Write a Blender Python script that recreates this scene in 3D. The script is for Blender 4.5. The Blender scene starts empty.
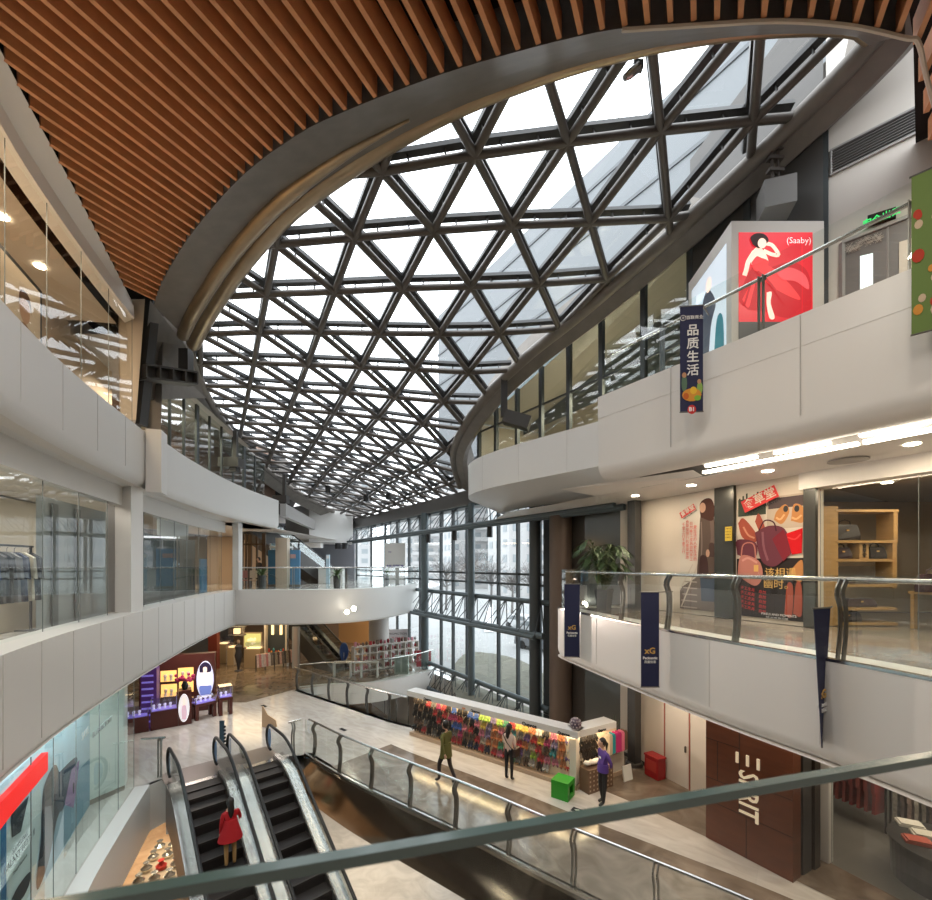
import bpy, bmesh, math, random
import numpy as np
from mathutils import Vector, Matrix, geometry
random.seed(7)
SC = bpy.context.scene
COL = SC.collection
EYE, F, CX, CY = 6.0, 440.0, 466.0, 565.0
PI = math.pi

def pt(px, py, Y):
    return Vector(((px-CX)/F*Y, Y, EYE+(CY-py)/F*Y))
def onz(px, py, z):
    Y = (z-EYE)*F/(CY-py)
    return Vector(((px-CX)/F*Y, Y, z))

# ------------------------------------------------------------------ materials
MATS = {}
def mat(name, col, rough=0.5, metal=0.0, spec=0.5, emit=None, es=0.0, noise=None, bump=None, coat=0.0):
    if name in MATS: return MATS[name]
    m = bpy.data.materials.new(name); m.use_nodes = True
    nt = m.node_tree; b = nt.nodes['Principled BSDF']
    c = tuple(col)+(1.0,)
    b.inputs['Base Color'].default_value = c
    b.inputs['Roughness'].default_value = rough
    b.inputs['Metallic'].default_value = metal
    b.inputs['Specular IOR Level'].default_value = spec
    if coat: b.inputs['Coat Weight'].default_value = coat
    if emit:
        b.inputs['Emission Color'].default_value = tuple(emit)+(1.0,)
        b.inputs['Emission Strength'].default_value = es
    if noise:
        scale, amt, stretch = noise
        tc = nt.nodes.new('ShaderNodeTexCoord'); mp = nt.nodes.new('ShaderNodeMapping')
        mp.inputs['Scale'].default_value = stretch
        nz = nt.nodes.new('ShaderNodeTexNoise'); nz.inputs['Scale'].default_value = scale
        nz.inputs['Detail'].default_value = 3
        mx = nt.nodes.new('ShaderNodeMix'); mx.data_type = 'RGBA'
        mx.inputs[6].default_value = tuple(max(0, x*(1-amt)) for x in col)+(1,)
        mx.inputs[7].default_value = tuple(min(1, x*(1+amt)) for x in col)+(1,)
        nt.links.new(tc.outputs['Object'], mp.inputs[0]); nt.links.new(mp.outputs[0], nz.inputs[0])
        nt.links.new(nz.outputs[0], mx.inputs[0]); nt.links.new(mx.outputs[2], b.inputs['Base Color'])
        if bump:
            bp = nt.nodes.new('ShaderNodeBump'); bp.inputs['Strength'].default_value = bump
            bp.inputs['Distance'].default_value = 0.02
            nt.links.new(nz.outputs[0], bp.inputs['Height']); nt.links.new(bp.outputs[0], b.inputs['Normal'])
    MATS[name] = m
    return m

def glass(name, tint=(0.93, 0.97, 0.96), refl=0.12, rough=0.0, graz=0.85):
    if name in MATS: return MATS[name]
    m = bpy.data.materials.new(name); m.use_nodes = True
    nt = m.node_tree; nt.nodes.clear()
    out = nt.nodes.new('ShaderNodeOutputMaterial')
    tr = nt.nodes.new('ShaderNodeBsdfTransparent'); tr.inputs[0].default_value = tuple(tint)+(1,)
    gl = nt.nodes.new('ShaderNodeBsdfGlossy'); gl.inputs['Roughness'].default_value = rough
    gl.inputs[0].default_value = (1, 1, 1, 1)
    lw = nt.nodes.new('ShaderNodeLayerWeight'); lw.inputs['Blend'].default_value = 0.5
    pw = nt.nodes.new('ShaderNodeMath'); pw.operation = 'POWER'; pw.inputs[1].default_value = 3.0
    ma = nt.nodes.new('ShaderNodeMath'); ma.operation = 'MULTIPLY_ADD'
    ma.inputs[1].default_value = graz-refl*0.5; ma.inputs[2].default_value = refl; ma.use_clamp = True
    mx = nt.nodes.new('ShaderNodeMixShader')
    nt.links.new(lw.outputs['Facing'], pw.inputs[0]); nt.links.new(pw.outputs[0], ma.inputs[0])
    nt.links.new(ma.outputs[0], mx.inputs[0])
    nt.links.new(tr.outputs[0], mx.inputs[1]); nt.links.new(gl.outputs[0], mx.inputs[2])
    nt.links.new(mx.outputs[0], out.inputs[0])
    MATS[name] = m
    return m

def marble(name, c1, c2, tile, rough, joint, ang=0.0, vein=None, scale=1.3):
    m = bpy.data.materials.new(name); m.use_nodes = True
    nt = m.node_tree; b = nt.nodes['Principled BSDF']; b.inputs['Roughness'].default_value = rough
    b.inputs['Specular IOR Level'].default_value = 0.6
    N = nt.nodes.new; L = nt.links.new
    tc = N('ShaderNodeTexCoord'); mp = N('ShaderNodeMapping'); mp.inputs['Rotation'].default_value = (0, 0, ang)
    L(tc.outputs['Object'], mp.inputs[0])
    nz = N('ShaderNodeTexNoise'); nz.inputs['Scale'].default_value = scale; nz.inputs['Detail'].default_value = 6
    nz.inputs['Distortion'].default_value = 1.6
    if vein:
        mp2 = N('ShaderNodeMapping'); mp2.inputs['Scale'].default_value = vein; L(mp.outputs[0], mp2.inputs[0]); L(mp2.outputs[0], nz.inputs[0])
    else: L(mp.outputs[0], nz.inputs[0])
    rp = N('ShaderNodeValToRGB'); rp.color_ramp.elements[0].position = .36; rp.color_ramp.elements[1].position = .66
    rp.color_ramp.elements[0].color = tuple(c1)+(1,); rp.color_ramp.elements[1].color = tuple(c2)+(1,)
    L(nz.outputs[0], rp.inputs[0])
    br = N('ShaderNodeTexBrick'); br.offset = 0.5 if tile[2] else 0.0
    br.inputs['Color1'].default_value = (1, 1, 1, 1); br.inputs['Color2'].default_value = (.86, .86, .86, 1)
    br.inputs['Mortar'].default_value = (joint, joint, joint, 1); br.inputs['Scale'].default_value = 1.0
    br.inputs['Mortar Size'].default_value = .004; br.inputs['Brick Width'].default_value = tile[0]; br.inputs['Row Height'].default_value = tile[1]
    L(mp.outputs[0], br.inputs[0])
    mx = N('ShaderNodeMix'); mx.data_type = 'RGBA'; mx.blend_type = 'MULTIPLY'; mx.inputs[0].default_value = 1
    L(rp.outputs[0], mx.inputs[6]); L(br.outputs[0], mx.inputs[7]); L(mx.outputs[2], b.inputs['Base Color'])
    MATS[name] = m
    return m

WHITE = mat('white_panel', (.66, .65, .63), .32, spec=.45)
SOFFIT = mat('white_soffit', (.70, .67, .63), .5)
CREAM = mat('cream_wall', (.62, .55, .46), .55)
WARMWALL = mat('warm_beige_wall', (.60, .53, .45), .5)
GREYWALL = mat('grey_wall', (.34, .33, .32), .5)
ROOFSTEEL = mat('roof_steel', (.105, .092, .083), .38, .35)
GLAZEBAR = mat('glazing_bar', (.035, .035, .036), .4)
RIMCLAD = mat('rim_cladding', (.185, .165, .145), .5, .25, noise=(3, .25, (1, 1, 1)))
RIMBRONZE = mat('rim_roll_cladding', (.36, .275, .18), .30, .7, noise=(2, .25, (1, 1, 1)))
DARKSTEEL = mat('dark_steel', (.055, .052, .05), .45, .2)
BLUESTEEL = mat('blue_grey_steel', (.10, .128, .14), .42, .2)
MULLION = mat('mullion_paint', (.05, .058, .062), .42)
WOOD = mat('slat_wood', (.66, .30, .135), .45, noise=(5, .22, (1, 1, 1)))
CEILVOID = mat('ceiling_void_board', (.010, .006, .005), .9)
STAINLESS = mat('stainless', (.56, .55, .53), .25, 1.0, noise=(6, .2, (1, 1, 6)))
BRUSHED = mat('brushed_post', (.20, .19, .18), .35, .9)
MIRROR = mat('dark_mirror_steel', (.16, .135, .11), .13, .95, noise=(1.1, .25, (1, 1, 1)), bump=.10)
BLACK = mat('black_rubber', (.012, .012, .013), .45)
STEP = mat('step_tread', (.032, .027, .026), .5, .3)
RISER = mat('step_riser', (.02, .017, .017), .5, .3)
GLS = glass('balustrade_glass', (.90, .95, .93), .07)
SHOPGLS = glass('shopfront_glass', (.90, .95, .94), .045, graz=.5)
SHOPGLS2 = glass('upper_shop_glass', (.90, .90, .87), .04, graz=.30)
TEALGLS = glass('teal_facade_glass', (.62, .74, .73), .09)
ROOFGLS = glass('roof_glass', (.95, .97, .98), .03)
CURTGLS = glass('curtain_glass', (.86, .92, .94), .05)
NAVY = mat('navy_cloth', (.012, .016, .062), .75)
TXTW = mat('white_print', (.80, .80, .80), .7, spec=.1)
TXTK = mat('black_print', (.02, .02, .02), .7, spec=.08)
TXTR = mat('red_print', (.55, .02, .02), .6)
GOLD = mat('gold_print', (.60, .36, .10), .5)
BROWN = mat('brown_lacquer', (.075, .022, .016), .3)
ESPWOOD = mat('mahogany_veneer', (.135, .042, .018), .28, noise=(2.2, .3, (1, 1, 5)))
OAK = mat('oak_shelf', (.40, .235, .09), .5, noise=(4, .25, (1, 1, 4)))
LAMP = mat('lit_tube', (1, .95, .85), .5, emit=(1, .9, .74), es=7)
SPOT = mat('lit_downlight', (1, .95, .85), .5, emit=(1, .87, .66), es=30)
LEAF = mat('leaf_green', (.045, .085, .03), .5, noise=(9, .4, (1, 1, 1)))
SKIN = mat('skin', (.55, .33, .23), .55)
HAIR = mat('black_hair', (.014, .011, .010), .5)
FLOORLT = marble('light_marble', (.53, .48, .43), (.64, .60, .55), (1.6, .80, True), .16, .88, math.radians(38), (.7, 2.2, 1))
FLOORBR = marble('brown_marble', (.15, .112, .082), (.25, .195, .148), (.8, .8, False), .15, .8, math.radians(38))
FLOORTAN = marble('tan_marble', (.22, .185, .155), (.37, .32, .275), (1.2, 1.2, False), .13, .86, math.radians(38))
FLOORL2 = marble('upper_marble', (.50, .46, .42), (.66, .63, .59), (1.2, 1.2, False), .10, .85)
FLOORL0 = marble('peach_marble', (.58, .36, .20), (.72, .48, .29), (.9, .9, False), .25, .9, math.radians(40))
GREYFLOOR = mat('grey_shop_floor', (.16, .15, .14), .35, noise=(1.3, .25, (1, 1, 1)))

# ------------------------------------------------------------------ mesh builder
class G:
    def __init__(s): s.v = []; s.f = []; s.m = []; s.cur = 0
    def add(s, vs, fs):
        b = len(s.v); s.v += [tuple(p) for p in vs]
        for f in fs: s.f.append([b+i for i in f]); s.m.append(s.cur)
        return s
    def poly(s, pts): return s.add(pts, [list(range(len(pts)))])
    def box(s, c, d, rz=0.0, M=None):
        x, y, z = d[0]/2, d[1]/2, d[2]/2
        P = [Vector((sx*x, sy*y, sz*z)) for sz in (-1, 1) for sx, sy in ((-1, -1), (1, -1), (1, 1), (-1, 1))]
        R = M if M is not None else Matrix.Rotation(rz, 3, 'Z')
        c = Vector(c)
        return s.add([c+R@p for p in P], [[3, 2, 1, 0], [4, 5, 6, 7], [0, 1, 5, 4], [1, 2, 6, 5], [2, 3, 7, 6], [3, 0, 4, 7]])
    def bar(s, a, b, w, h, up=(0, 0, 1)):
        a, b = Vector(a), Vector(b); d = (b-a); L = d.length
        if L < 1e-6: return s
        d.normalize(); u = Vector(up)
        sx = d.cross(u)
        if sx.length < 1e-4: sx = d.cross(Vector((1, 0, 0)))
        sx.normalize(); uz = sx.cross(d)
        M = Matrix((sx, d, uz)).transposed()
        return s.box((a+b)/2, (w, L, h), M=M)
    def tube(s, pts, r, n=8, caps=True, closed=False):
        pts = [Vector(p) for p in pts]; N = len(pts)
        rs = r if isinstance(r, (list, tuple)) else [r]*N
        rings = []; prev = None
        for i, p in enumerate(pts):
            if closed: t = pts[(i+1) % N]-pts[i-1]
            else: t = pts[min(i+1, N-1)]-pts[max(i-1, 0)]
            if t.length < 1e-9: t = Vector((0, 0, 1))
            t.normalize()
            if prev is None:
                prev = t.cross(Vector((0, 0, 1)))
                if prev.length < 1e-3: prev = t.cross(Vector((1, 0, 0)))
            prev = (prev-t*prev.dot(t))
            if prev.length < 1e-6: prev = t.cross(Vector((0.3, 1, 0.2)))
            prev.normalize(); q = t.cross(prev)
            rings.append([p+(prev*math.cos(a)+q*math.sin(a))*rs[i] for a in [2*PI*k/n for k in range(n)]])
        vs = [v for R in rings for v in R]; fs = []
        for i in range(N if closed else N-1):
            j = (i+1) % N
            for k in range(n): fs.append([i*n+k, i*n+(k+1) % n, j*n+(k+1) % n, j*n+k])
        if caps and not closed: fs.append(list(range(n))[::-1]); fs.append([(N-1)*n+k for k in range(n)])
        return s.add(vs, fs)
    def prism(s, poly, z0, z1):
        n = len(poly)
        vs = [(p[0], p[1], z0) for p in poly]+[(p[0], p[1], z1) for p in poly]
        tri = geometry.tessellate_polygon([[Vector((p[0], p[1], 0)) for p in poly]])
        fs = [list(t) for t in tri]+[[i+n for i in t][::-1] for t in tri]
        fs += [[i, (i+1) % n, n+(i+1) % n, n+i] for i in range(n)]
        return s.add(vs, fs)
    def holed(s, loops, z):
        ls = [[Vector((p[0], p[1], 0)) for p in l] for l in loops]
        tri = geometry.tessellate_polygon(ls); vs = [(p.x, p.y, z) for l in ls for p in l]
        return s.add(vs, [list(t) for t in tri])
    def sweep(s, path, prof, closed=True):
        """prof: (offset to the left of the path, z)"""
        P = [Vector((p[0], p[1], 0)) for p in path]; N = len(P); n = len(prof); vs = []
        for i in range(N):
            t = P[min(i+1, N-1)]-P[max(i-1, 0)]; t.normalize(); nn = Vector((-t.y, t.x, 0))
            for o, z in prof: q = P[i]+nn*o; vs.append((q.x, q.y, z))
        fs = []
        for i in range(N-1):
            for k in range(n if closed else n-1):
                k2 = (k+1) % n; fs.append([i*n+k, i*n+k2, (i+1)*n+k2, (i+1)*n+k])
        if closed: fs.append(list(range(n))[::-1]); fs.append([(N-1)*n+k for k in range(n)])
        return s.add(vs, fs)
    def lathe(s, prof, c=(0, 0, 0), n=16, M=None):
        c = Vector(c); vs = []; m = len(prof)
        for r, z in prof:
            for k in range(n):
                p = Vector((r*math.cos(2*PI*k/n), r*math.sin(2*PI*k/n), z))
                vs.append(c+(M@p if M is not None else p))
        fs = [[i*n+k, i*n+(k+1) % n, (i+1)*n+(k+1) % n, (i+1)*n+k] for i in range(m-1) for k in range(n)]
        fs.append(list(range(n))[::-1]); fs.append([(m-1)*n+k for k in range(n)])
        return s.add(vs, fs)
    def ell(s, c, r, n=12, m=8, M=None):
        c = Vector(c); r = Vector(r) if not isinstance(r, (int, float)) else Vector((r, r, r)); vs = []
        for i in range(m+1):
            th = PI*i/m
            for k in range(n):
                p = Vector((r.x*math.sin(th)*math.cos(2*PI*k/n), r.y*math.sin(th)*math.sin(2*PI*k/n), -r.z*math.cos(th)))
                vs.append(c+(M@p if M is not None else p))
        return s.add(vs, [[i*n+k, i*n+(k+1) % n, (i+1)*n+(k+1) % n, (i+1)*n+k] for i in range(m) for k in range(n)])
    def mesh(s, name, mats, smooth=False, angle=None):
        me = bpy.data.meshes.new(name); me.from_pydata(s.v, [], s.f)
        if not isinstance(mats, (list, tuple)): mats = [mats]
        for m in mats: me.materials.append(m)
        if len(mats) > 1: me.polygons.foreach_set('material_index', s.m)
        bm = bmesh.new(); bm.from_mesh(me)
        bmesh.ops.recalc_face_normals(bm, faces=bm.faces)
        if smooth:
            a = math.radians(angle or 40)
            for f in bm.faces: f.smooth = True
            for e in bm.edges:
                if len(e.link_faces) == 2 and e.calc_face_angle(0) > a: e.smooth = False
        bm.to_mesh(me); bm.free(); me.update()
        return me
    def obj(s, name, mats, parent=None, smooth=False, angle=None, world=False):
        o = bpy.data.objects.new(name, s.mesh(name, mats, smooth, angle)); COL.objects.link(o)
        if parent is not None:
            o.parent = parent
            if world: o.matrix_parent_inverse = worldmat(parent).inverted()
        return o

def worldmat(o):
    M = Matrix.LocRotScale(o.location, o.rotation_euler, o.scale)
    if o.parent is not None: return worldmat(o.parent) @ o.matrix_parent_inverse @ M
    return M
def tag(o, label, cat, group=None):
    o['label'] = label; o['category'] = cat
    if group: o['group'] = group
    return o
def thing(name, label, cat, loc=(0, 0, 0), rz=0.0, group=None):
    o = bpy.data.objects.new(name, None); COL.objects.link(o); o.empty_display_size = .2
    o.location = loc; o.rotation_euler = (0, 0, rz)
    return tag(o, label, cat, group)
def struct(o, label=None):
    o['kind'] = 'structure'
    if label: o['label'] = label
    return o
def smooth_path(pts, n=8):
    P = [Vector((p[0], p[1], p[2] if len(p) > 2 else 0)) for p in pts]; out = []
    Q = [P[0]*2-P[1]]+P+[P[-1]*2-P[-2]]
    for i in range(1, len(Q)-2):
        a, b, c, d = Q[i-1], Q[i], Q[i+1], Q[i+2]
        for k in range(n):
            t = k/n
            out.append(.5*((2*b)+(c-a)*t+(2*a-5*b+4*c-d)*t*t+(3*b-a-3*c+d)*t**3))
    out.append(P[-1]); return out
def arclen(path):
    L = [0.0]
    for a, b in zip(path, path[1:]): L.append(L[-1]+(Vector(b)-Vector(a)).length)
    return L
def at_len(path, s):
    L = arclen(path)
    for i in range(len(path)-1):
        if s <= L[i+1] or i == len(path)-2:
            t = (s-L[i])/max(1e-9, L[i+1]-L[i]); a, b = Vector(path[i]), Vector(path[i+1])
            d = (b-a).normalized(); return a.lerp(b, t), d
def sub_path(path, s0, s1, step=.25):
    n = max(2, int((s1-s0)/step)+1); return [at_len(path, s0+(s1-s0)*i/(n-1))[0] for i in range(n)]
def x_at_y(path, y):
    for a, b in zip(path, path[1:]):
        if (a[1]-y)*(b[1]-y) <= 0 and abs(a[1]-b[1]) > 1e-9:
            t = (y-a[1])/(b[1]-a[1]); return a[0]+(b[0]-a[0])*t
    return None
def copy_tree(o, parent=None):
    c = o.copy(); COL.objects.link(c); c.parent = parent
    for ch in o.children: copy_tree(ch, c)
    return c

def text(name, body, size, M, m, parent=None, extrude=.004, align='CENTER', bold=0.0, sx=1.0, world=True):
    cu = bpy.data.curves.new(name, 'FONT'); cu.body = body; cu.size = size; cu.extrude = extrude
    cu.align_x = align; cu.align_y = 'CENTER'; cu.offset = bold; cu.resolution_u = 2
    t = bpy.data.objects.new('tmp', cu); COL.objects.link(t)
    dg = bpy.context.evaluated_depsgraph_get(); dg.update()
    me = bpy.data.meshes.new_from_object(t.evaluated_get(dg)); me.name = name
    bpy.data.objects.remove(t); bpy.data.curves.remove(cu)
    me.transform(M @ Matrix.Diagonal((sx, 1, 1, 1))); me.materials.clear(); me.materials.append(m)
    o = bpy.data.objects.new(name, me); COL.objects.link(o)
    if parent is not None:
        o.parent = parent
        if world: o.matrix_parent_inverse = worldmat(parent).inverted()
    return o
def frame_mat(o, xdir, ydir):
    """matrix whose local x,y lie along xdir,ydir"""
    x = Vector(xdir).normalized(); y = Vector(ydir).normalized(); z = x.cross(y).normalized(); y = z.cross(x)
    M = Matrix((x, y, z)).transposed().to_4x4(); M.translation = Vector(o); return M

# ------------------------------------------------------------------ camera
cam = bpy.data.cameras.new('camera'); cam.sensor_width = 36; cam.lens = F/932*36
cam.shift_y = (CY-450)/932; cam.clip_start = .05; cam.clip_end = 600
cam.dof.use_dof = True; cam.dof.focus_distance = 11; cam.dof.aperture_fstop = 8
co = bpy.data.objects.new('camera', cam); COL.objects.link(co)
co.location = (0, 0, EYE); co.rotation_euler = (PI/2, 0, 0); SC.camera = co
SC.view_settings.view_transform = 'Standard'; SC.view_settings.look = 'None'; SC.view_settings.gamma = 1
SC.view_settings.use_curve_mapping = False; SC.view_settings.exposure = 0.0
# ------------------------------------------------------------------ skylight
NODES = [(1,1,378,173),(1,2,475,155),(1,3,567,142),(1,4,658.5,129),(1,5,752,120),
(2,0,277.6,244.4),(2,1,353,237),(2,2,433,230),(2,3,512,225),(2,4,590,223),(2,5,670,221),
(3,0,266.9,294.2),(3,1,333,292),(3,2,403,288),(3,3,472,286.5),(3,4,540,284),(3,5,607,278),
(4,0,261.6,331.6),(4,1,320,332),(4,2,381,333.5),(4,3,440,333.8),(4,4,500,333),
(5,0,254.9,363.1),(5,1,308.2,364.9),(5,2,362.4,367.2),(5,3,415.4,369),(5,4,467.3,372.9),
(6,0,249.6,386.2),(6,1,297.6,390.7),(6,2,346.4,392.4),(6,3,395.7,397.4),(6,4,443.3,401.9),
(7,0,245.1,405.8),(7,1,289.6,409.3),(7,2,334.5,413),(7,3,378.4,417.9),(7,4,422.9,423.9),
(8,0,240.7,422.7),(8,1,283.3,425.3),(8,2,325.1,428),(8,3,365.1,433.3),(8,4,405.1,441.3),
(9,1,278.9,439.6),(9,2,316.2,442.2),(9,3,352.7,447.6),(9,4,390.9,453.5),(9,5,430.2,464.6),
(10,3,341.6,457.6),(10,4,378.9,465.3),(10,5,414.7,472.3),(11,4,367.2,471.6),(11,5,402.2,477.8),
(12,4,357.9,477),(12,5,390.6,484)]
def gridXY(r, k): return -2.512+1.8*k-.921*r, 6.958+1.564*r
_c = []
for r, k, px, py in NODES:
    X, Y = gridXY(r, k); _c.append((X, Y, (CY-py)/F*Y))
_c += [(0, 22.9, 3.8), (-2.16, 26.5, 3.8), (-4.5, 29.9, 3.8), (-6.8, 33.4, 3.8), (-9.1, 37.0, 3.8), (-11.6, 37, 3.9), (-13, 30, 4.9), (-12.5, 24, 5.7),
       (8, 7, 8.9), (6.6, 9.2, 8.55), (4, 5.5, 8.9), (0, 5, 8.5), (-10.5, 13, 6.8), (-7.5, 8.5, 7.1), (1.6, 16, 6.2), (.2, 19.5, 4.9), (-.2, 20.8, 4.5)]
_c = np.array(_c)
def _k(d2): return np.where(d2 > 1e-12, d2*np.log(np.maximum(d2, 1e-12)), 0)
_n = len(_c); _d = ((_c[:, None, :2]-_c[None, :, :2])**2).sum(2)
_A = np.zeros((_n+3, _n+3)); _A[:_n, :_n] = _k(_d)+np.eye(_n)*2.0
_A[:_n, _n] = 1; _A[:_n, _n+1:] = _c[:, :2]; _A[_n, :_n] = 1; _A[_n+1:, :_n] = _c[:, :2].T
_w = np.linalg.solve(_A, np.r_[_c[:, 2], 0, 0, 0])
def roofz(X, Y):
    d = (_c[:, 0]-X)**2+(_c[:, 1]-Y)**2
    return EYE+float(_k(d)@_w[:_n]+_w[_n]+_w[_n+1]*X+_w[_n+2]*Y)
def roof_hit(px, py):
    u, v = (px-CX)/F, (CY-py)/F; Y = 3.0
    while Y < 60:
        if v*Y+EYE > roofz(u*Y, Y):
            lo, hi = Y-.25, Y
            for _ in range(20):
                m = (lo+hi)/2
                if v*m+EYE > roofz(u*m, m): hi = m
                else: lo = m
            return Vector((u*hi, hi, v*hi+EYE))
        Y += .25
    return Vector((u*40, 40, v*40+EYE))
LEFTPX = [(188, 345), (197, 372), (207, 395), (222, 420), (240, 443), (262, 465), (290, 487), (320, 505), (352, 521)]
NEARPX = [(866, 40), (850, 30), (800, 28), (740, 31), (690, 37), (640, 46), (570, 64), (500, 88), (450, 109), (400, 135), (350, 166), (300, 203), (268, 235), (240, 270), (220, 300), (205, 325), (195, 345)]
RIGHTPX = [(460, 486), (454, 466), (454, 447), (466, 422), (490, 391), (530, 353), (575, 317), (640, 261), (700, 208), (770, 143), (830, 84), (858, 54)]
leftB = [roof_hit(*p) for p in LEFTPX]
farB = [Vector((x, y, roofz(x, y))) for x, y in ((-9.1, 36.9), (-6.8, 33.3), (-4.5, 29.8), (-2.16, 26.4), (-.6, 23.9))]
rightB = [roof_hit(*p) for p in RIGHTPX]
nearB = [roof_hit(*p) for p in NEARPX]
BND = leftB+farB+rightB+nearB
BXY = [(p.x, p.y) for p in BND]
def inside(x, y, poly):
    c = False; n = len(poly); j = n-1
    for i in range(n):
        xi, yi = poly[i]; xj, yj = poly[j]
        if (yi > y) != (yj > y) and x < (xj-xi)*(y-yi)/(yj-yi)+xi: c = not c
        j = i
    return c
def clip_line(a, b, poly):
    """parts of segment a-b inside poly"""
    ts = [0.0, 1.0]; n = len(poly)
    for i in range(n):
        p, q = poly[i], poly[(i+1) % n]
        dx, dy = b[0]-a[0], b[1]-a[1]; ex, ey = q[0]-p[0], q[1]-p[1]
        den = dx*ey-dy*ex
        if abs(den) < 1e-12: continue
        t = ((p[0]-a[0])*ey-(p[1]-a[1])*ex)/den; u = ((p[0]-a[0])*dy-(p[1]-a[1])*dx)/den
        if 0 < t < 1 and 0 <= u <= 1: ts.append(t)
    ts.sort(); out = []
    for t0, t1 in zip(ts, ts[1:]):
        if t1-t0 < 1e-6: continue
        tm = (t0+t1)/2
        if inside(a[0]+(b[0]-a[0])*tm, a[1]+(b[1]-a[1])*tm, poly): out.append((t0, t1))
    return out
tubes, bars, studs, panes = G(), G(), G(), G()
def lift(X, Y, h):
    e = .05; n = Vector((-(roofz(X+e, Y)-roofz(X-e, Y))/(2*e), -(roofz(X, Y+e)-roofz(X, Y-e))/(2*e), 1)).normalized()
    return Vector((X, Y, roofz(X, Y)))+n*h
for r in range(-3, 20):
    for k in range(-6, 18):
        a = gridXY(r, k)
        for dr, dk in ((0, 1), (1, 0), (1, 1)):
            b = gridXY(r+dr, k+dk)
            for t0, t1 in clip_line(a, b, BXY):
                p = (a[0]+(b[0]-a[0])*t0, a[1]+(b[1]-a[1])*t0); q = (a[0]+(b[0]-a[0])*t1, a[1]+(b[1]-a[1])*t1)
                far = a[1] > 22
                tubes.tube([lift(*p, 0), lift(*q, 0)], .085, 6 if far else 10, caps=False)
                P, Q = lift(*p, .30), lift(*q, .30)
                bars.bar(P, Q, .15, .10, up=lift(*p, 1)-lift(*p, 0))
                ln = (Q-P).length
                if ln > .9:
                    for t in (.3, .7):
                        m = (p[0]+(q[0]-p[0])*t, p[1]+(q[1]-p[1])*t)
                        studs.tube([lift(*m, .05), lift(*m, .27)], .022, 5, caps=False)
        # glass triangle pairs
        A, B, C, D = gridXY(r, k), gridXY(r, k+1), gridXY(r+1, k+1), gridXY(r+1, k)
        for tri in ((A, C, D), (A, B, C)):
            cxm = sum(t[0] for t in tri)/3; cym = sum(t[1] for t in tri)/3
            if any(inside(*t, BXY) for t in tri) or inside(cxm, cym, BXY):
                pp = [lift(t[0], t[1], .33) for t in tri]; panes.poly(pp)
sk = thing('window_1', 'triangular grid glass skylight over the atrium', 'skylight', (0, 20, 12)); sk['kind'] = 'structure'
tubes.obj('skylight_tube_grid', ROOFSTEEL, sk, smooth=True, world=True)
bars.obj('glazing_bar_grid', GLAZEBAR, sk, world=True)
studs.obj('glazing_stud', DARKSTEEL, sk, world=True)
panes.obj('glazing', ROOFGLS, sk, world=True)

# rim tubes and cladding around the opening
def offs(pts, d, dz):
    out = []
    for i, p in enumerate(pts):
        t = pts[min(i+1, len(pts)-1)]-pts[max(i-1, 0)]; t.z = 0; t.normalize()
        out.append(Vector((p.x-t.y*d, p.y+t.x*d, p.z+dz)))
    return out
def band(g, A, B):
    n = len(A); g.add(list(A)+list(B), [[i, i+1, n+i+1, n+i] for i in range(n-1)])
def sm3(P, n=5): return smooth_path([tuple(p) for p in P], n)
rB = sm3(rightB+[roof_hit(880, 28), roof_hit(900, -5), roof_hit(915, -45)]); lB = sm3(leftB); nB = sm3(nearB)
g = G(); g.tube(offs(rB, .02, -.02), .17, 12)
R1 = offs(rB, .1, -.12); R2 = offs(rB, .45, -.34); R3 = offs(rB, .65, -.2); R4 = offs(rB, .75, 1.3)
band(g, R1, R2); band(g, R2, R3); band(g, R3, R4)
struct(g.obj('trim_1', RIMCLAD, smooth=True, angle=50), 'dark rim beam along the right edge of the skylight')
g = G(); g.tube(lB, .14, 10)
L1_, L2_, L3_ = offs(lB, .1, -.1), offs(lB, .55, -.5), offs(lB, 2.4, 1.0)
band(g, L1_, L2_); band(g, L2_, L3_)
struct(g.obj('trim_2', RIMCLAD, smooth=True, angle=50), 'dark rim beam along the left edge of the skylight')
# ------------------------------------------------------------------ timber slat ceiling and near rim
CEIL = 12.8
SLPX = [(905, 34), (850, 24), (800, 18), (700, 21), (620, 27), (560, 39), (500, 55), (450, 70), (400, 88), (350, 108), (300, 132), (240, 177), (190, 235), (163, 280), (154, 305)]
slE = sm3([onz(x, y, CEIL) for x, y in SLPX], 6)
def resample(P, n):
    L = arclen(P)[-1]; return [at_len(P, L*i/(n-1))[0] for i in range(n)]
NN = 60
rb = resample(nB, NN); se = resample(slE, NN)
def mixp(t, dz=0.0): return [a.lerp(b, t)+Vector((0, 0, dz)) for a, b in zip(rb, se)]
g = G()
band(g, mixp(.10, -.10), mixp(.45, -.05)); band(g, mixp(.45, -.05), mixp(1.0, -.02)); band(g, mixp(1.0, -.02), mixp(1.0, .55)); band(g, mixp(1.0, .55), mixp(0, .9)); band(g, mixp(1.0, -.02), [p+Vector((0, 0, .66)) for p in mixp(1.0)])
g2 = G(); g2.tube(mixp(.05, -.03), [.07+.13*min(1, i/32) for i in range(NN)], 14); g2.tube(mixp(.34, -.08)[26:], [.02+.14*min(1, i/10) for i in range(NN-26)], 12)
struct(g.obj('trim_3', RIMCLAD, smooth=True, angle=50), 'wide metal clad rim between the timber slats and the skylight')
struct(g2.obj('trim_4', RIMBRONZE, smooth=True, angle=60), 'rolled bronze tube along the near edge of the skylight')
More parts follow.
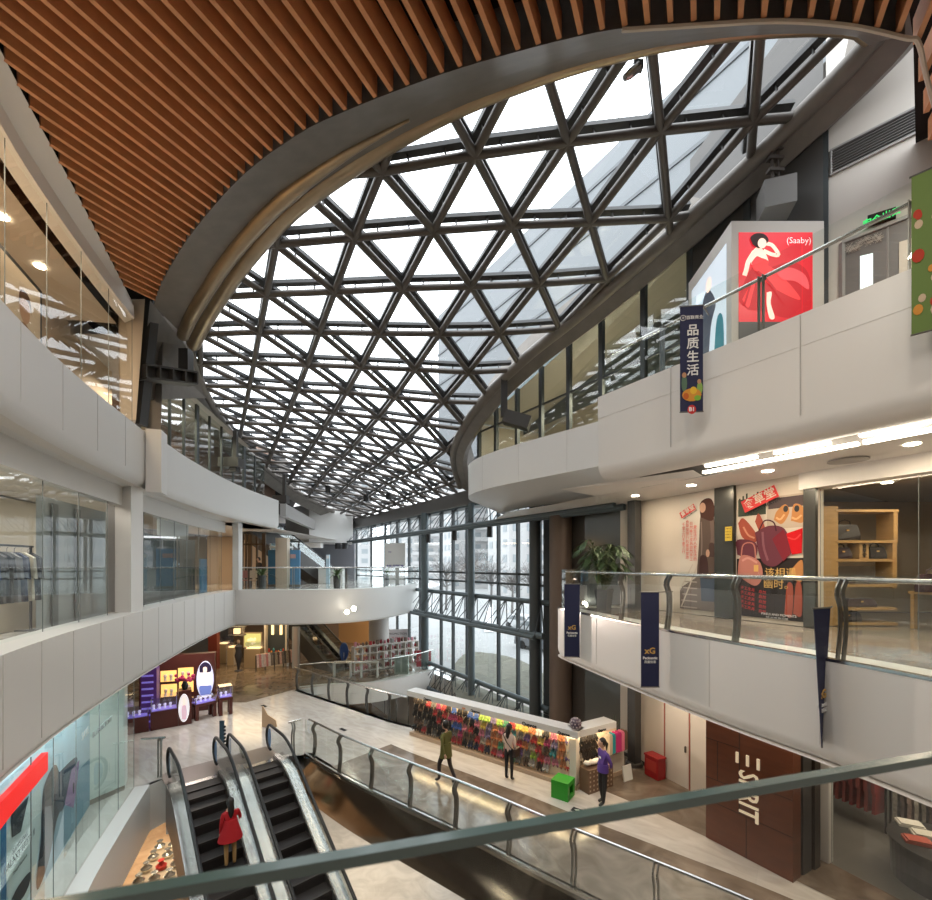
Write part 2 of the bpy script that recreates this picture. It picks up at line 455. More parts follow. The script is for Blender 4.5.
# pale edge trim on the right part of the opening
wp = sm3([onz(x, y, CEIL-.03) for x, y in ((622, 30), (700, 25), (780, 21), (850, 26), (905, 38), (918, 42), (926, 75), (934, 105), (950, 160))], 6)
g = G(); g.tube(wp, .028, 6)
struct(g.obj('trim_5', CREAM), 'pale edge strip of the timber ceiling on the right')

LCOVE = [(-4.6, 3.0), (-5.4, 4.4), (-6.2, 5.9), (-7.2, 8.2), (-8.6, 11.3), (-8.9, 12.0)]
redge = [(p.x, p.y) for p in wp if p.x > slE[0].x-.2]
region = [(p.x, p.y) for p in slE][::-1]          # left -> right along the opening
region = [(-8.75, 11.6)]+region+[(5.9, 5.75), (6.3, 6.1), (6.9, 6.6), (8.6, 8.0), (9.5, 6.0), (9.5, -3), (-4.6, -3)]+LCOVE[:-1]
sl = G(); tdir = (.532, 1.0); H = .34
x0 = -14.0
while x0 < 13:
    a = (x0-tdir[0]*4, -4.0); b = (x0+tdir[0]*14, 14.0)
    for t0, t1 in clip_line(a, b, region):
        p = Vector((a[0]+(b[0]-a[0])*t0, a[1]+(b[1]-a[1])*t0, CEIL+H/2)); q = Vector((a[0]+(b[0]-a[0])*t1, a[1]+(b[1]-a[1])*t1, CEIL+H/2))
        if (q-p).length > .15: sl.bar(p, q, .064, H)
    x0 += .29
cl = thing('ceiling', 'timber slat ceiling with dark void above', 'ceiling', (0, 2, CEIL)); cl['kind'] = 'structure'
sl.obj('slat_field', WOOD, cl, world=True)
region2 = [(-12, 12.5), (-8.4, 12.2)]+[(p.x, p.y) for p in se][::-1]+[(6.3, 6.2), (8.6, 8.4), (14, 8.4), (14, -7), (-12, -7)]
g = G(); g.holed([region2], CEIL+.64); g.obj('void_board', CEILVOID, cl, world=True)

# ------------------------------------------------------------------ floors
LP = smooth_path([(-4.5, 3.0), (-4.95, 4.0), (-5.75, 5.3), (-6.4, 6.6), (-7.0, 8.0), (-7.8, 10.2), (-8.6, 12.6), (-9.5, 15.5), (-10.1, 17.8), (-10.55, 20.2)], 8)   # left edge
RAILP = smooth_path([(-5.1, 13.92), (-3.6, 12.55), (-2.3, 11.5), (0, 9.72), (1.43, 8.5), (2.55, 7.6), (4.12, 6.3), (5.0, 5.3), (5.6, 4.2), (5.8, 2.5)], 6)   # bridge edge of the main void
def wallx(y): return 7.25-.46*(y-9)                 # right shop wall line
def curtx(y): return -.65*(y-22.9)                  # curtain wall line
VB = [(-8.1, 21.2), (-6.0, 19.5), (-4.8, 18.55), (-3.77, 17.7), (-2.6, 16.8), (-1.4, 16.1), (.4, 14.75), (2.2, 13.4), (3.4, 12.9), (4.4, 13.6), (4.75, 15.2), (3.9, 16.6), (1.2, 20.8), (-1.8, 25.4), (-2.6, 24.2), (-4.2, 22.7), (-5.6, 22.1), (-7.0, 22.0)]
W = Vector((.743, .669, 0)); D = Vector((.669, -.743, 0))      # escalator cross / down directions
ESC_A = Vector((-7.43, 12.21, 0)); ESC_B = ESC_A+W*1.53
combL = ESC_A-W*.72; combR = ESC_B+W*.72
LEDGE = smooth_path([(-4.3, 3.4), (-5.35, 5.3), (-6.2, 6.9), (-6.95, 8.1), (-7.75, 9.9), (-8.62, 12.0)], 6)
MV = [(p.x, p.y) for p in LEDGE]+[(-8.45, 12.45), (combL.x-.1, combL.y+.1), (combL.x, combL.y), (combR.x, combR.y)]+[(p.x, p.y) for p in RAILP]+[(5.8, 1.0), (5.0, -.6), (-3.8, -.6), (-4.0, 2.0)]
OUT = [(-26, -4), (13, -4), (13, 12), (7, 14.6), (4.9, 15.4), (-10.4, 39), (-26, 39)]
g = G(); g.holed([OUT, MV, VB], 0.0); struct(g.obj('floor', FLOORLT), 'light marble floor of the kiosk storey')
g = G(); g.holed([OUT, MV, VB], -.45); struct(g.obj('floor_underside', GREYWALL), 'grey underside of the kiosk storey slab')
# brown and tan marble fields laid in the light floor
def ribbon(name, path, o0, o1, m, z=.004, lab=None):
    g = G(); N = len(path); vs = []
    for i in range(N):
        t = path[min(i+1, N-1)]-path[max(i-1, 0)]; t.normalize(); n = Vector((-t.y, t.x, 0))
        vs += [path[i]+n*o0+Vector((0, 0, z)), path[i]+n*o1+Vector((0, 0, z))]
    g.add(vs, [[2*i, 2*i+1, 2*i+3, 2*i+2] for i in range(N-1)])
    o = g.obj(name, m); return struct(o, lab)
rp2 = [p for p in RAILP if p.y < 13.2 and p.y > 5.0]
ribbon('floor_inlay', rp2, .15, 1.75, FLOORTAN, lab='tan marble field beside the bridge balustrade')
ribbon('floor_inlay', rp2, 1.75, 2.35, FLOORBR, .005, lab='brown marble band across the bridge')
g = G(); g.poly([(p[0], p[1], .006) for p in ((4.9, 15.2), (3.3, 12.1), (4.3, 11.0), (5.6, 9.3), (6.6, 7.9), (8.6, 5.0), (10, 5), (9.5, 8), (6.6, 13.6))])
struct(g.obj('floor_inlay', FLOORBR), 'brown marble field in front of the right shops')
g = G(); g.poly([(p[0], p[1], .005) for p in ((-20, 19.5), (-9.6, 19.2), (-8.2, 21.3), (-7, 22.1), (-5, 22.5), (-3, 25), (-6, 38), (-20, 38))])
struct(g.obj('floor_inlay', FLOORBR), 'brown marble floor of the shops beyond')
g = G(); g.poly([(-17, -6, -4.7), (14, -6, -4.7), (14, 14, -4.7), (5, 15.4, -4.7), (-10.4, 39, -4.7), (-17, 42, -4.7)]); struct(g.obj('floor_lower', FLOORL0), 'peach marble floor of the storey below')
g = G(); g.poly([(-6.6, 2, -4.69), (11, 2, -4.69), (11, 12, -4.69), (3, 15.6, -4.69), (-2.5, 22, -4.69), (-6.6, 20, -4.69)]); struct(g.obj('floor_inlay', marble('cream_marble', (.50, .46, .41), (.62, .58, .52), (1.2, 1.2, False), .18, .9)), 'cream marble field of the storey below')
# slab edges of the main void
g = G(); g.sweep(LEDGE, [(0, 0), (0, -1.25), (.25, -1.25), (.25, 0)], True)
g.sweep([Vector((-8.62, 12.0, 0)), Vector((-8.45, 12.45, 0)), combL+Vector((-.1, .1, 0))], [(0, .0), (0, -1.25), (.15, -1.25), (.15, 0)])
struct(g.obj('trim_6', WHITE), 'white slab edge below the left shopfront')
g = G(); g.sweep(LEDGE, [(0, .0), (0, .02), (.34, .02), (.34, .0)]); struct(g.obj('trim_7', WHITE), 'white ledge in front of the left shopfront')
g = G(); g.sweep(RAILP, [(0, .0), (-.05, -.06), (.0, -.5), (.02, -1.0), (.10, -1.5), (.35, -1.5), (.2, .0)])
struct(g.obj('trim_8', MIRROR, smooth=True, angle=30), 'dark mirror steel apron below the bridge edge')
g = G(); g.sweep(RAILP, [(-.03, .0), (-.03, .06), (.03, .06), (.03, .0)]); struct(g.obj('trim_9', STAINLESS), 'bright steel shoe of the bridge balustrade')
vbp = smooth_path([(-8.15, 21.25), (-6.0, 19.5), (-4.8, 18.55), (-3.77, 17.7), (-2.6, 16.8), (-1.4, 16.1)], 5)
g = G(); g.sweep(vbp, [(0, 0), (0, -.8), (-.2, -.8), (-.2, 0)]); struct(g.obj('trim_10', WHITE), 'slab edge of the bridge on its far side')
vbf = smooth_path([(-8.15, 21.5), (-7.0, 22.0), (-5.6, 22.15), (-4.2, 22.7), (-2.6, 24.2), (-1.8, 25.4)], 6)
g = G(); g.sweep(vbf, [(0, .02), (0, -1.0), (.2, -1.0), (.2, .02)]); struct(g.obj('trim_11', WHITE), 'curved white slab edge across the far void')

# ------------------------------------------------------------------ left side: second and third storeys
def prof_band(z0, z1, t=.5, r=.22):
    """fascia profile with a rounded lower edge; offset + is into the building"""
    P = [(0.0, z1)]
    for a in range(0, 91, 15): P.append((r-r*math.cos(math.radians(a)), z0+r-r*math.sin(math.radians(a))))
    return P+[(t, z0), (t, z1)]
g = G(); g.sweep(LP, prof_band(3.23, 4.85, .6, .12)); L2F = struct(g.obj('trim_12', WHITE, smooth=True), 'white fascia of the second storey on the left')
L3P = [p for p in LP if p.y < 11.95]
g = G(); g.sweep(L3P, prof_band(7.90, 9.37, 1.6, .32)); struct(g.obj('trim_13', WHITE, smooth=True), 'white fascia of the third storey on the left')
L3Q = smooth_path([(-8.22, 11.25), (-8.42, 12.2), (-9.0, 14.3), (-9.6, 17.3), (-9.95, 20.3), (-10.05, 23.6)], 8)
g = G(); g.sweep(L3Q, prof_band(7.93, 9.45, 1.6, .25)); struct(g.obj('trim_14', WHITE, smooth=True), 'white fascia of the third storey beyond the joint')
def seams(path, z0, z1, step, off, name, lab, first=.7):
    L = arclen(path)[-1]; s = first; k = 0
    g = G()
    while s < L-.2:
        p, t = at_len(path, s); n = Vector((-t.y, t.x, 0)); q = p+n*off
        g.box((q.x, q.y, (z0+z1)/2), (.008, .012, z1-z0), rz=math.atan2(t.y, t.x)); s += step
    struct(g.obj(name, mat('panel_joint', (.50, .49, .47), .6)), lab)
seams(LP, 3.38, 4.84, 1.15, .0, 'trim_15', 'panel joints of the left second storey fascia')
seams(L3P, 8.25, 9.36, 1.4, .0, 'trim_16', 'panel joints of the left third storey fascia')
# third storey ledge and slab + soffits
def slabpoly(path, x_in, z, m, name, lab):
    g = G(); pts = [(p.x, p.y) for p in path]+[(x_in, path[-1].y), (x_in, path[0].y)]
    g.holed([pts], z); return struct(g.obj(name, m), lab)
slabpoly(LP, -22, 4.72, FLOORL2, 'floor_upper', 'marble floor of the second storey on the left')
slabpoly(LP, -22, 3.24, SOFFIT, 'ceiling_lower', 'soffit over the first storey on the left')
LPo = [p for p in LP]
slabpoly(L3P, -22, 9.30, FLOORL2, 'floor_upper', 'floor of the third storey on the left')
slabpoly(L3Q, -22, 9.31, FLOORL2, 'floor_upper', 'floor of the third storey beyond the joint')
slabpoly(L3P, -22, 7.92, SOFFIT, 'ceiling_lower', 'soffit over the second storey on the left')
slabpoly(L3Q, -22, 7.94, SOFFIT, 'ceiling_lower', 'soffit over the second storey beyond the joint')
def off_path(path, d): 
    out = []
    for i, p in enumerate(path):
        t = path[min(i+1, len(path)-1)]-path[max(i-1, 0)]; t.normalize(); out.append(p+Vector((-t.y, t.x, 0))*d)
    return out
# header band above second storey shopfronts
G2 = off_path(LP, .42)
G2a = [p for p in G2 if p.y < 10.2]; G2b = [p for p in G2 if 10.8 < p.y < 19.6]
hb = [p for p in off_path(LP, .36) if p.y < 19.9]
g = G(); g.sweep(hb, [(0, 7.45), (0, 7.94), (.25, 7.94), (.25, 7.45)]); struct(g.obj('trim_17', WHITE), 'white header over the left second storey shopfronts')
def shopglass(name, path, z0, z1, m, lab, pane=1.25, joint=True):
    w = thing(name, lab, 'shop window', (path[len(path)//2].x, path[len(path)//2].y, z0)); w['kind'] = 'structure'
    L = arclen(path)[-1]; n = max(1, round(L/pane))
    for i in range(n):
        P = sub_path(path, L*i/n+.006, L*(i+1)/n-.006, .4)
        g = G(); g.add([(p.x, p.y, z0) for p in P]+[(p.x, p.y, z1) for p in P], [[j, j+1, len(P)+j+1, len(P)+j] for j in range(len(P)-1)])
        g.obj('pane', m, w, world=True)
    if joint:
        g = G()
        for i in range(n+1):
            p, t = at_len(path, min(L, L*i/n)); g.box((p.x, p.y, (z0+z1)/2), (.006, .012, z1-z0), rz=math.atan2(t.y, t.x))
        g.obj('silicone_joint', mat('joint_grey', (.16, .18, .18), .5), w, world=True)
    return w
shopglass('window_2', G2a, 4.85, 7.45, SHOPGLS, 'glass shopfront of the clothing shop on the left')
shopglass('window_3', G2b, 4.85, 7.45, SHOPGLS, 'glass shopfront beyond the white pillar on the left')
def pillar(px0, px1, Y, z0, z1, name, lab, m=WHITE, dep=.35):
    x0, x1 = (px0-CX)/F*Y, (px1-CX)/F*Y
    g = G(); g.box(((x0+x1)/2, Y+dep/2, (z0+z1)/2), (x1-x0, dep, z1-z0)); return struct(g.obj(name, m), lab)
pillar(115, 131, 10.7, 4.85, 7.95, 'column', 'square white pillar between the left shopfronts', dep=.4)
pillar(106, 115, 10.75, 4.85, 7.5, 'column', 'grey jamb beside the white pillar', GREYWALL, .3)
pillar(232.5, 238.5, 20.0, 4.85, 8.0, 'column', 'white corner pillar at the end of the left shopfronts')
# vertical white drop at the fascia joint
g = G(); c = pt(156, 460, 11.35); g.box((c.x-.02, c.y+.05, 8.65), (.34, .5, 1.6), rz=.35); struct(g.obj('trim_18', WHITE), 'white cover strip at the joint of the third storey fascia')
# left third storey shopfront and cove
G3 = smooth_path([(-4.9, 3.2), (-5.9, 4.9), (-6.75, 6.4), (-7.4, 7.97), (-8.15, 10.08), (-8.5, 11.2)], 6)
shopglass('window_4', G3, 9.33, 12.3, SHOPGLS2, 'glass shopfront of the third storey on the left', 1.35)
g = G()
CV = smooth_path(LCOVE, 6)
base = off_path(G3, -.05)
A = resample([Vector((p.x, p.y, 12.28)) for p in base], 30); B = resample([Vector((p.x, p.y, 12.82)) for p in CV], 30)
A2 = [p+Vector((-.02, 0, .34)) for p in A]
band(g, A, A2); band(g, A2, B); band(g, A, [p+Vector((-.4, .2, 0)) for p in A]); band(g, B, [p+Vector((-.5, .2, .5)) for p in B])
struct(g.obj('trim_19', mat('cove_white', (.84, .80, .75), .5), smooth=True), 'pale cove over the third storey shopfront')
# tapered beige column with dark steel post
g = G(); a, b, c_, d_ = pt(119, 300, 11.4), pt(145, 299, 11.4), pt(136, 420, 11.4), pt(121, 420, 11.4)
fr = [a, b, c_, d_]; bk = [Vector((p.x-.5, p.y+.6, p.z)) for p in fr]
g.add(fr+bk, [[0, 1, 2, 3], [4, 5, 6, 7], [0, 1, 5, 4], [1, 2, 6, 5], [2, 3, 7, 6], [3, 0, 4, 7]])
struct(g.obj('column', CREAM), 'tapered beige pillar ending the third storey shopfront')
g = G(); g.bar(pt(153, 295, 11.9), pt(139, 425, 11.9), .25, .3, up=(0, 1, 0)); struct(g.obj('column', DARKSTEEL), 'dark steel post beside the tapered pillar')
g = G(); a, b, c_, d_ = pt(157, 325, 12.6), pt(163, 338, 12.6), pt(161, 434, 12.6), pt(146, 432, 12.6)
fr = [a, b, c_, d_]; bk = [Vector((p.x-.3, p.y+.4, p.z)) for p in fr]
g.add(fr+bk, [[0, 1, 2, 3], [4, 5, 6, 7], [0, 1, 5, 4], [1, 2, 6, 5], [2, 3, 7, 6], [3, 0, 4, 7]])
struct(g.obj('column', mat('zinc_clad', (.33, .32, .31), .3, .6)), 'grey metal clad fin beside the dark post')
# dark steel brackets
def bracket(p, q, w, h, name, lab):
    t = thing(name, lab, 'steel bracket', tuple(p)); t['kind'] = 'structure'
    g = G(); p, q = Vector(p), Vector(q)
    up = Vector((0, 0, 1)); g.bar(p+up*h/2, q+up*h/2, w, .05); g.bar(p-up*h/2, q-up*h/2, w, .05); g.bar(p, q, .04, h)
    for k in range(5):
        m = p.lerp(q, k/4); g.box(m, (w, .04, h), rz=math.atan2((q-p).y, (q-p).x)-PI/2)
    g.obj('beam', DARKSTEEL, t, world=True)
    return t
t = bracket(pt(142, 372, 11.6), pt(193, 379, 12.9), .4, .34, 'beam', 'dark steel bracket beam holding the skylight rim on the left')
g = G(); g.box(pt(186, 362, 13.2)-Vector((0, 0, .0)), (.28, .28, .7)); g.obj('post', DARKSTEEL, t, world=True)
# upper facade glass on the left under the skylight rim
FQ = off_path(L3Q, .75); FQ = [p for p in FQ if p.y > 12.3]
L = arclen(FQ)[-1]; nseg = 14
nseg = 10
w5 = thing('window_5', 'dark framed facade glass under the left skylight rim', 'window', (FQ[0].x, FQ[0].y, 9.3)); w5['kind'] = 'structure'
fr = G()
def lz(p):   # height where the facade meets the rim
    best = min(lB, key=lambda q: abs(q.y-p.y)); return best.z-.35
for i in range(nseg):
    P = sub_path(FQ, L*i/nseg, L*(i+1)/nseg, .5)
    g = G(); g.add([(p.x, p.y, 9.3) for p in P]+[(p.x, p.y, max(10.0, lz(p))) for p in P], [[j, j+1, len(P)+j+1, len(P)+j] for j in range(len(P)-1)])
    g.obj('pane', TEALGLS, w5, world=True)
    p, tt = at_len(FQ, L*i/nseg); fr.box((p.x, p.y, (9.3+lz(p))/2), (.07 if i % 4 else .22, .08, lz(p)-9.3), rz=math.atan2(tt.y, tt.x))
fr.obj('mullion', MULLION, w5, world=True)
# third storey interior behind that glass
g = G(); g.poly([(-13, 12, 9.3), (-13, 30, 9.3), (-13, 30, 13.4), (-13, 12, 13.4)]); struct(g.obj('wall_left', mat('interior_rust', (.30, .19, .14), .6)), 'back wall of the shop behind the left facade glass')
g = G(); g.poly([(-9.3, 12, 12.3), (-10.8, 22, 11.9), (-13, 22, 11.9), (-13, 12, 12.3)]); struct(g.obj('ceiling_lower', GREYWALL), 'ceiling of the shop behind the left facade glass')

# ------------------------------------------------------------------ far second storey balcony
FP = smooth_path([(-10.8, 20.12), (-10.2, 20.15), (-8.6, 20.2), (-6.8, 20.5), (-5.2, 21.3), (-4.1, 22.8), (-3.4, 24.9), (-3.05, 27.0), (-3.1, 29.2)], 8)
g = G(); g.sweep(FP, prof_band(3.23, 4.85, .6, .12)); struct(g.obj('trim_20', WHITE, smooth=True), 'curved white fascia of the far second storey balcony')
pts = [(p.x, p.y) for p in FP]+[(-5.5, 31.5), (-10, 38.5), (-24, 38.5), (-24, 20.15)]
for z, m, nm, lb in ((4.75, FLOORL2, 'floor_upper', 'marble floor of the far balcony'), (3.25, SOFFIT, 'ceiling_lower', 'soffit under the far balcony')):
    g = G(); g.holed([pts], z); struct(g.obj(nm, m), lb)

# ------------------------------------------------------------------ right second storey balcony
RP = smooth_path([(5.45, 1.5), (5.5, 3.0), (5.42, 4.3), (5.25, 5.1), (4.98, 6.0), (4.45, 7.3), (3.98, 8.7), (3.55, 10.2), (3.0, 12.2), (2.78, 13.2), (3.0, 13.75), (3.6, 14.0), (5.2, 14.3)], 8)
rev = RP
def prof_in(z0, z1, t, r): return [(-o, z) for o, z in prof_band(z0, z1, t, r)]
g = G(); g.sweep(RP, prof_in(3.23, 4.70, .6, .26)); struct(g.obj('trim_21', WHITE, smooth=True), 'white fascia of the second storey balcony on the right')
g = G(); g.sweep(RP, [(0.005, 4.68), (.005, 4.72), (-.1, 4.72), (-.1, 4.68)]); struct(g.obj('trim_22', STAINLESS), 'steel capping on the right balcony edge')
seams(RP, 3.5, 4.69, 1.75, .0, 'trim_23', 'panel joints of the right second storey fascia', 1.2)
pts = [(p.x, p.y) for p in RP]+[(13, 14.3), (13, 1.5)]
for z, m, nm, lb in ((4.69, marble('balcony_marble', (.25, .215, .185), (.37, .32, .28), (1.2, 1.2, False), .10, .85), 'floor_upper', 'marble floor of the right balcony'), (3.25, SOFFIT, 'ceiling_lower', 'soffit under the right balcony')):
    g = G(); g.holed([pts], z); struct(g.obj(nm, m), lb)
# ------------------------------------------------------------------ right third storey
def r3(Y): return Vector((6.14-.627*(Y-5.8), Y, 0))
R3A = [r3(2.0), r3(4), r3(6), r3(8), r3(9.5), r3(10.55)]
g = G(); g.sweep(R3A, [(-o, z) for o, z in ([(0, 10.02)]+[(.45-.45*math.cos(math.radians(a))+.02, 8.03+.32-.32*math.sin(math.radians(a))) for a in range(0, 91, 15)]+[(.5, 8.03), (.5, 9.5), (.2, 9.5), (.2, 10.02)])])
struct(g.obj('trim_24', WHITE, smooth=True), 'white fascia of the third storey balcony on the right')
g = G()
for Y in (7.05, 8.95): p = r3(Y); g.box((p.x-.003, p.y, 9.2), (.012, .012, 1.6), rz=0)
struct(g.obj('trim_25', mat('panel_joint', (.50, .49, .47), .6)), 'panel joints of the right third storey fascia')
R3B = smooth_path([(3.95, 11.5), (3.5, 12.05), (2.0, 13.8), (.85, 15.3), (.25, 16.5), (.1, 17.6), (.35, 18.8), (1.2, 20.0)], 8)
g = G(); g.sweep(R3B, [(-o, z) for o, z in ((0, 9.9), (0, 8.68), (.25, 8.58), (1.3, 8.1), (1.6, 8.1), (1.6, 9.5), (.15, 9.5), (.15, 9.9))])
struct(g.obj('trim_26', WHITE, smooth=True, angle=25), 'white curved end of the third storey on the right')
seams(R3B, 8.7, 9.88, 1.9, 0, 'trim_27', 'panel joints on the curved end of the third storey', 1.6)
pts = [(p.x, p.y) for p in R3A]+[(3.95, 11.5), (3.5, 12.05), (2.0, 13.8), (.85, 15.3), (.25, 16.5), (.1, 17.6), (.35, 18.8), (1.2, 20.0), (6, 20), (13, 12), (13, 2)]
for z, m, nm, lb in ((9.5, FLOORL2, 'floor_upper', 'floor of the third storey on the right'),):
    g = G(); g.holed([pts], z); struct(g.obj(nm, m), lb)
# soffit with sunken light trough: outer edge strip, trough, dropped inner soffit
def zx(L, z): return [onz(x, y, z) for x, y in L]
TO = [Vector((p.x+.5, p.y+.2, 8.04)) for p in R3A]                       # inner edge of the fascia, near -> far
tin = [onz(960, 424, 7.92), onz(932, 431, 7.92), onz(860, 446, 7.92), onz(780, 461.5, 7.92), onz(703, 476.5, 7.92)]
d_ = (tin[0]-tin[1]).normalized(); near = tin[0]+d_*4.5
inner = [(near.x, near.y)]+[(p.x, p.y) for p in tin]+[(4.35, 11.0), (2.6, 14.2), (1.5, 16), (1.2, 18.5), (3, 18.5), (13, 13), (13, near.y)]
g = G(); g.holed([inner], 7.92); struct(g.obj('ceiling_lower', SOFFIT), 'dropped soffit over the right balcony walk')
chain = [near]+tin+[Vector((4.35, 11.0, 7.92))]
g = G(); band(g, chain, [Vector((p.x, p.y, 8.45)) for p in chain])
struct(g.obj('trim_28', mat('trough_grey', (.17, .16, .15), .5)), 'inner face of the light trough')
g = G(); g.poly([(p.x+.55, p.y+.2, 8.44) for p in R3A]+[(4.4, 11.0, 8.44), (13, 11, 8.44), (13, 2.2, 8.44)]); struct(g.obj('trim_34', mat('trough_grey', (.17, .16, .15), .5)), 'grey top of the light trough')
g = G(); tp = [onz(560, 489, 8.05), onz(693, 470, 8.05), onz(703, 476, 7.92), onz(600, 497, 7.92)]
g.poly(tp); struct(g.obj('trim_35', SOFFIT), 'closing piece at the far end of the light trough')
# enclosure behind and beside the viewer
BACKW = mat('back_hall_wall', (.10, .09, .08), .6)
for nm, L, lab in (('wall_back', [(-12, -6, -4.7), (14, -6, -4.7), (14, -6, 13.4), (-12, -6, 13.4)], 'wall behind the viewer'), ('wall_left', [(-17, -6, -4.7), (-17, 42, -4.7), (-17, 42, 16), (-17, -6, 16)], 'far left enclosing wall'), ('wall_right', [(14, -6, -4.7), (14, 14.5, -4.7), (14, 14.5, 17), (14, -6, 17)], 'far right enclosing wall'),
    ('wall_back', [(-17, -6, -4.7), (-12, -6, -4.7), (-12, -6, 13.4), (-17, -6, 13.4)], 'wall behind the viewer on the left'), ('wall_right', [(14, 14.5, -4.7), (wp0 := 4.1, 16.4, -4.7), (4.1, 16.4, 8.2), (14, 14.5, 8.2)], 'rear wall of the right shops'), ('wall_window', [(5.1, 14.8, -4.7), (-10.5, 38.9, -4.7), (-10.5, 38.9, -.3), (5.1, 14.8, -.3)], 'pale wall below street level under the window wall')):
    g = G(); g.poly(L); struct(g.obj(nm, BACKW if nm != 'wall_window' else mat('basement_wall', (.5, .5, .48), .5)), lab)
g = G(); g.poly([(-17, 42, -4.7), (-10.3, 38.9, -4.7), (-10.3, 38.9, 0), (-17, 42, 0)]); struct(g.obj('wall_back', BACKW), 'end wall of the lower storey')
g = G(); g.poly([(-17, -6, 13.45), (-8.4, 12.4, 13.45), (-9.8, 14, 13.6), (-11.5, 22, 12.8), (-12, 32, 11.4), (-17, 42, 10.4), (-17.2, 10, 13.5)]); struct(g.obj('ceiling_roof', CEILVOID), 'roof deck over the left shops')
g = G(); a, b = [p for p in (onz(150, 300, 12.8),)][0], pt(186, 346, 13.6)
g.add([a, b, pt(196, 372, 14.6), pt(206, 398, 15.6), pt(150, 400, 12.4), pt(146, 340, 12.0)], [[0, 1, 2, 3, 4, 5]]); g.add([pt(146, 285, 12.9), pt(176, 285, 12.9), pt(196, 350, 14.6), pt(180, 380, 14.2), pt(150, 350, 13.0)], [[0, 1, 2, 3, 4]]); struct(g.obj('trim_36', RIMCLAD), 'grey cladding closing the rim at its left end')
def cpt_(px): Y = 14.885/((px-CX)/F+.65); return Vector((curtx(Y), Y, 0))
# ------------------------------------------------------------------ right shop walls
def wp_(Y, off=0.0): return Vector((wallx(Y)-.91*off, Y-.42*off, 0))     # off > 0 : out of the wall towards the hall
WD = Vector((.418, -.908, 0))                                             # along the wall towards the camera
def wallY(px): u = (px-CX)/F; return 11.39/(u+.46)
def wallseg(Ya, Yb, z0, z1, m, name, lab, th=.2):
    a, b = wp_(Ya), wp_(Yb); n = Vector((.908, .418, 0))*th
    g = G(); g.prism([(a.x, a.y), (b.x, b.y), (b.x+n.x, b.y+n.y), (a.x+n.x, a.y+n.y)], z0, z1); return struct(g.obj(name, m), lab)
DKGLASS = mat('dark_back_glass', (.10, .105, .10), .12, .0, spec=.8)
wallseg(14.05, wallY(818), 4.7, 8.05, WARMWALL, 'wall_right', 'beige wall of the right balcony')
wallseg(15.6, 14.05, -4.7, 8.3, DKGLASS, 'wall_right', 'dark glass wall panel beside the window wall')
wallseg(14.05, 9.0, 0, 3.25, WARMWALL, 'wall_right', 'beige wall of the first storey')
wallseg(14.05, 9.0, 8.05, 9.5, WARMWALL, 'wall_right', 'wall strip above the right balcony')
g = G(); p = wp_(13.3, .25); g.box((p.x, p.y, 4.0), (.24, .3, 8.2), rz=.43); struct(g.obj('column', mat('column_grey', (.075, .075, .075), .4, .3)), 'dark steel column on the right wall')
for Ya, Yb in ((wallY(717), wallY(736)), (wallY(806), wallY(818))):
    a, b = wp_(Ya, .05), wp_(Yb, .05); c = (a+b)/2
    g = G(); g.box((c.x, c.y, 6.38), (.10, (b-a).length, 3.34), rz=math.atan2(WD.y, WD.x)+PI/2); struct(g.obj('column', mat('pilaster_metal', (.13, .13, .12), .25, .8)), 'dark metal pilaster beside the shop posters')
g = G(); a, b = cpt_(549), wp_(15.55); g.poly([(a.x, a.y, -4.7), (b.x, b.y, -4.7), (b.x, b.y, 9.6), (a.x, a.y, 9.6)]); struct(g.obj('wall_panel', mat('bronze_panel', (.07, .06, .052), .35, .3)), 'dark bronze panel closing the right end of the window wall')
# white header over the shops
a, b = wp_(9.3, .14), wp_(4.0, .14)
g = G(); g.prism([(a.x, a.y), (b.x, b.y), (b.x+.5, b.y+.2), (a.x+.5, a.y+.2)], 7.58, 7.92); struct(g.obj('trim_29', SOFFIT), 'white header over the bag shop')
# light tubes in the trough
def tubelight(p, q, lab):
    g = G(); g.bar(p, q, .12, .05); o = g.obj('ceiling_tube_light', LAMP); tag(o, lab, 'light', 'tube lights in the soffit trough'); return o
def sof(px, py, z=8.1): return onz(px, py, z)
tubelight(sof(704, 472.5, 7.94), sof(858, 443.6, 7.94), 'long lit tube at the far end of the soffit trough')
tubelight(sof(864, 442.5, 7.94), sof(945, 427, 7.94), 'lit tube nearest the photograph edge in the soffit trough')
tubelight(sof(706, 466, 8.03), sof(757, 456.5, 8.03), 'short lit tube in the upper row, far end of the trough')
tubelight(sof(775, 453, 8.05), sof(830, 442.3, 8.05), 'short lit tube in the upper row, middle of the trough')
tubelight(sof(860, 435.5, 8.06), sof(945, 419, 8.06), 'lit tube in the upper row, near end of the trough')
g = G(); p = sof(848, 460, 7.91); g.lathe([(.0, 0), (.3, 0), (.3, -.02), (.22, -.03), (.0, -.02)], p, 24); tag(g.obj('air_diffuser', mat('diffuser', (.35, .33, .31), .5)), 'round air diffuser in the soffit above the bag shop', 'air vent')

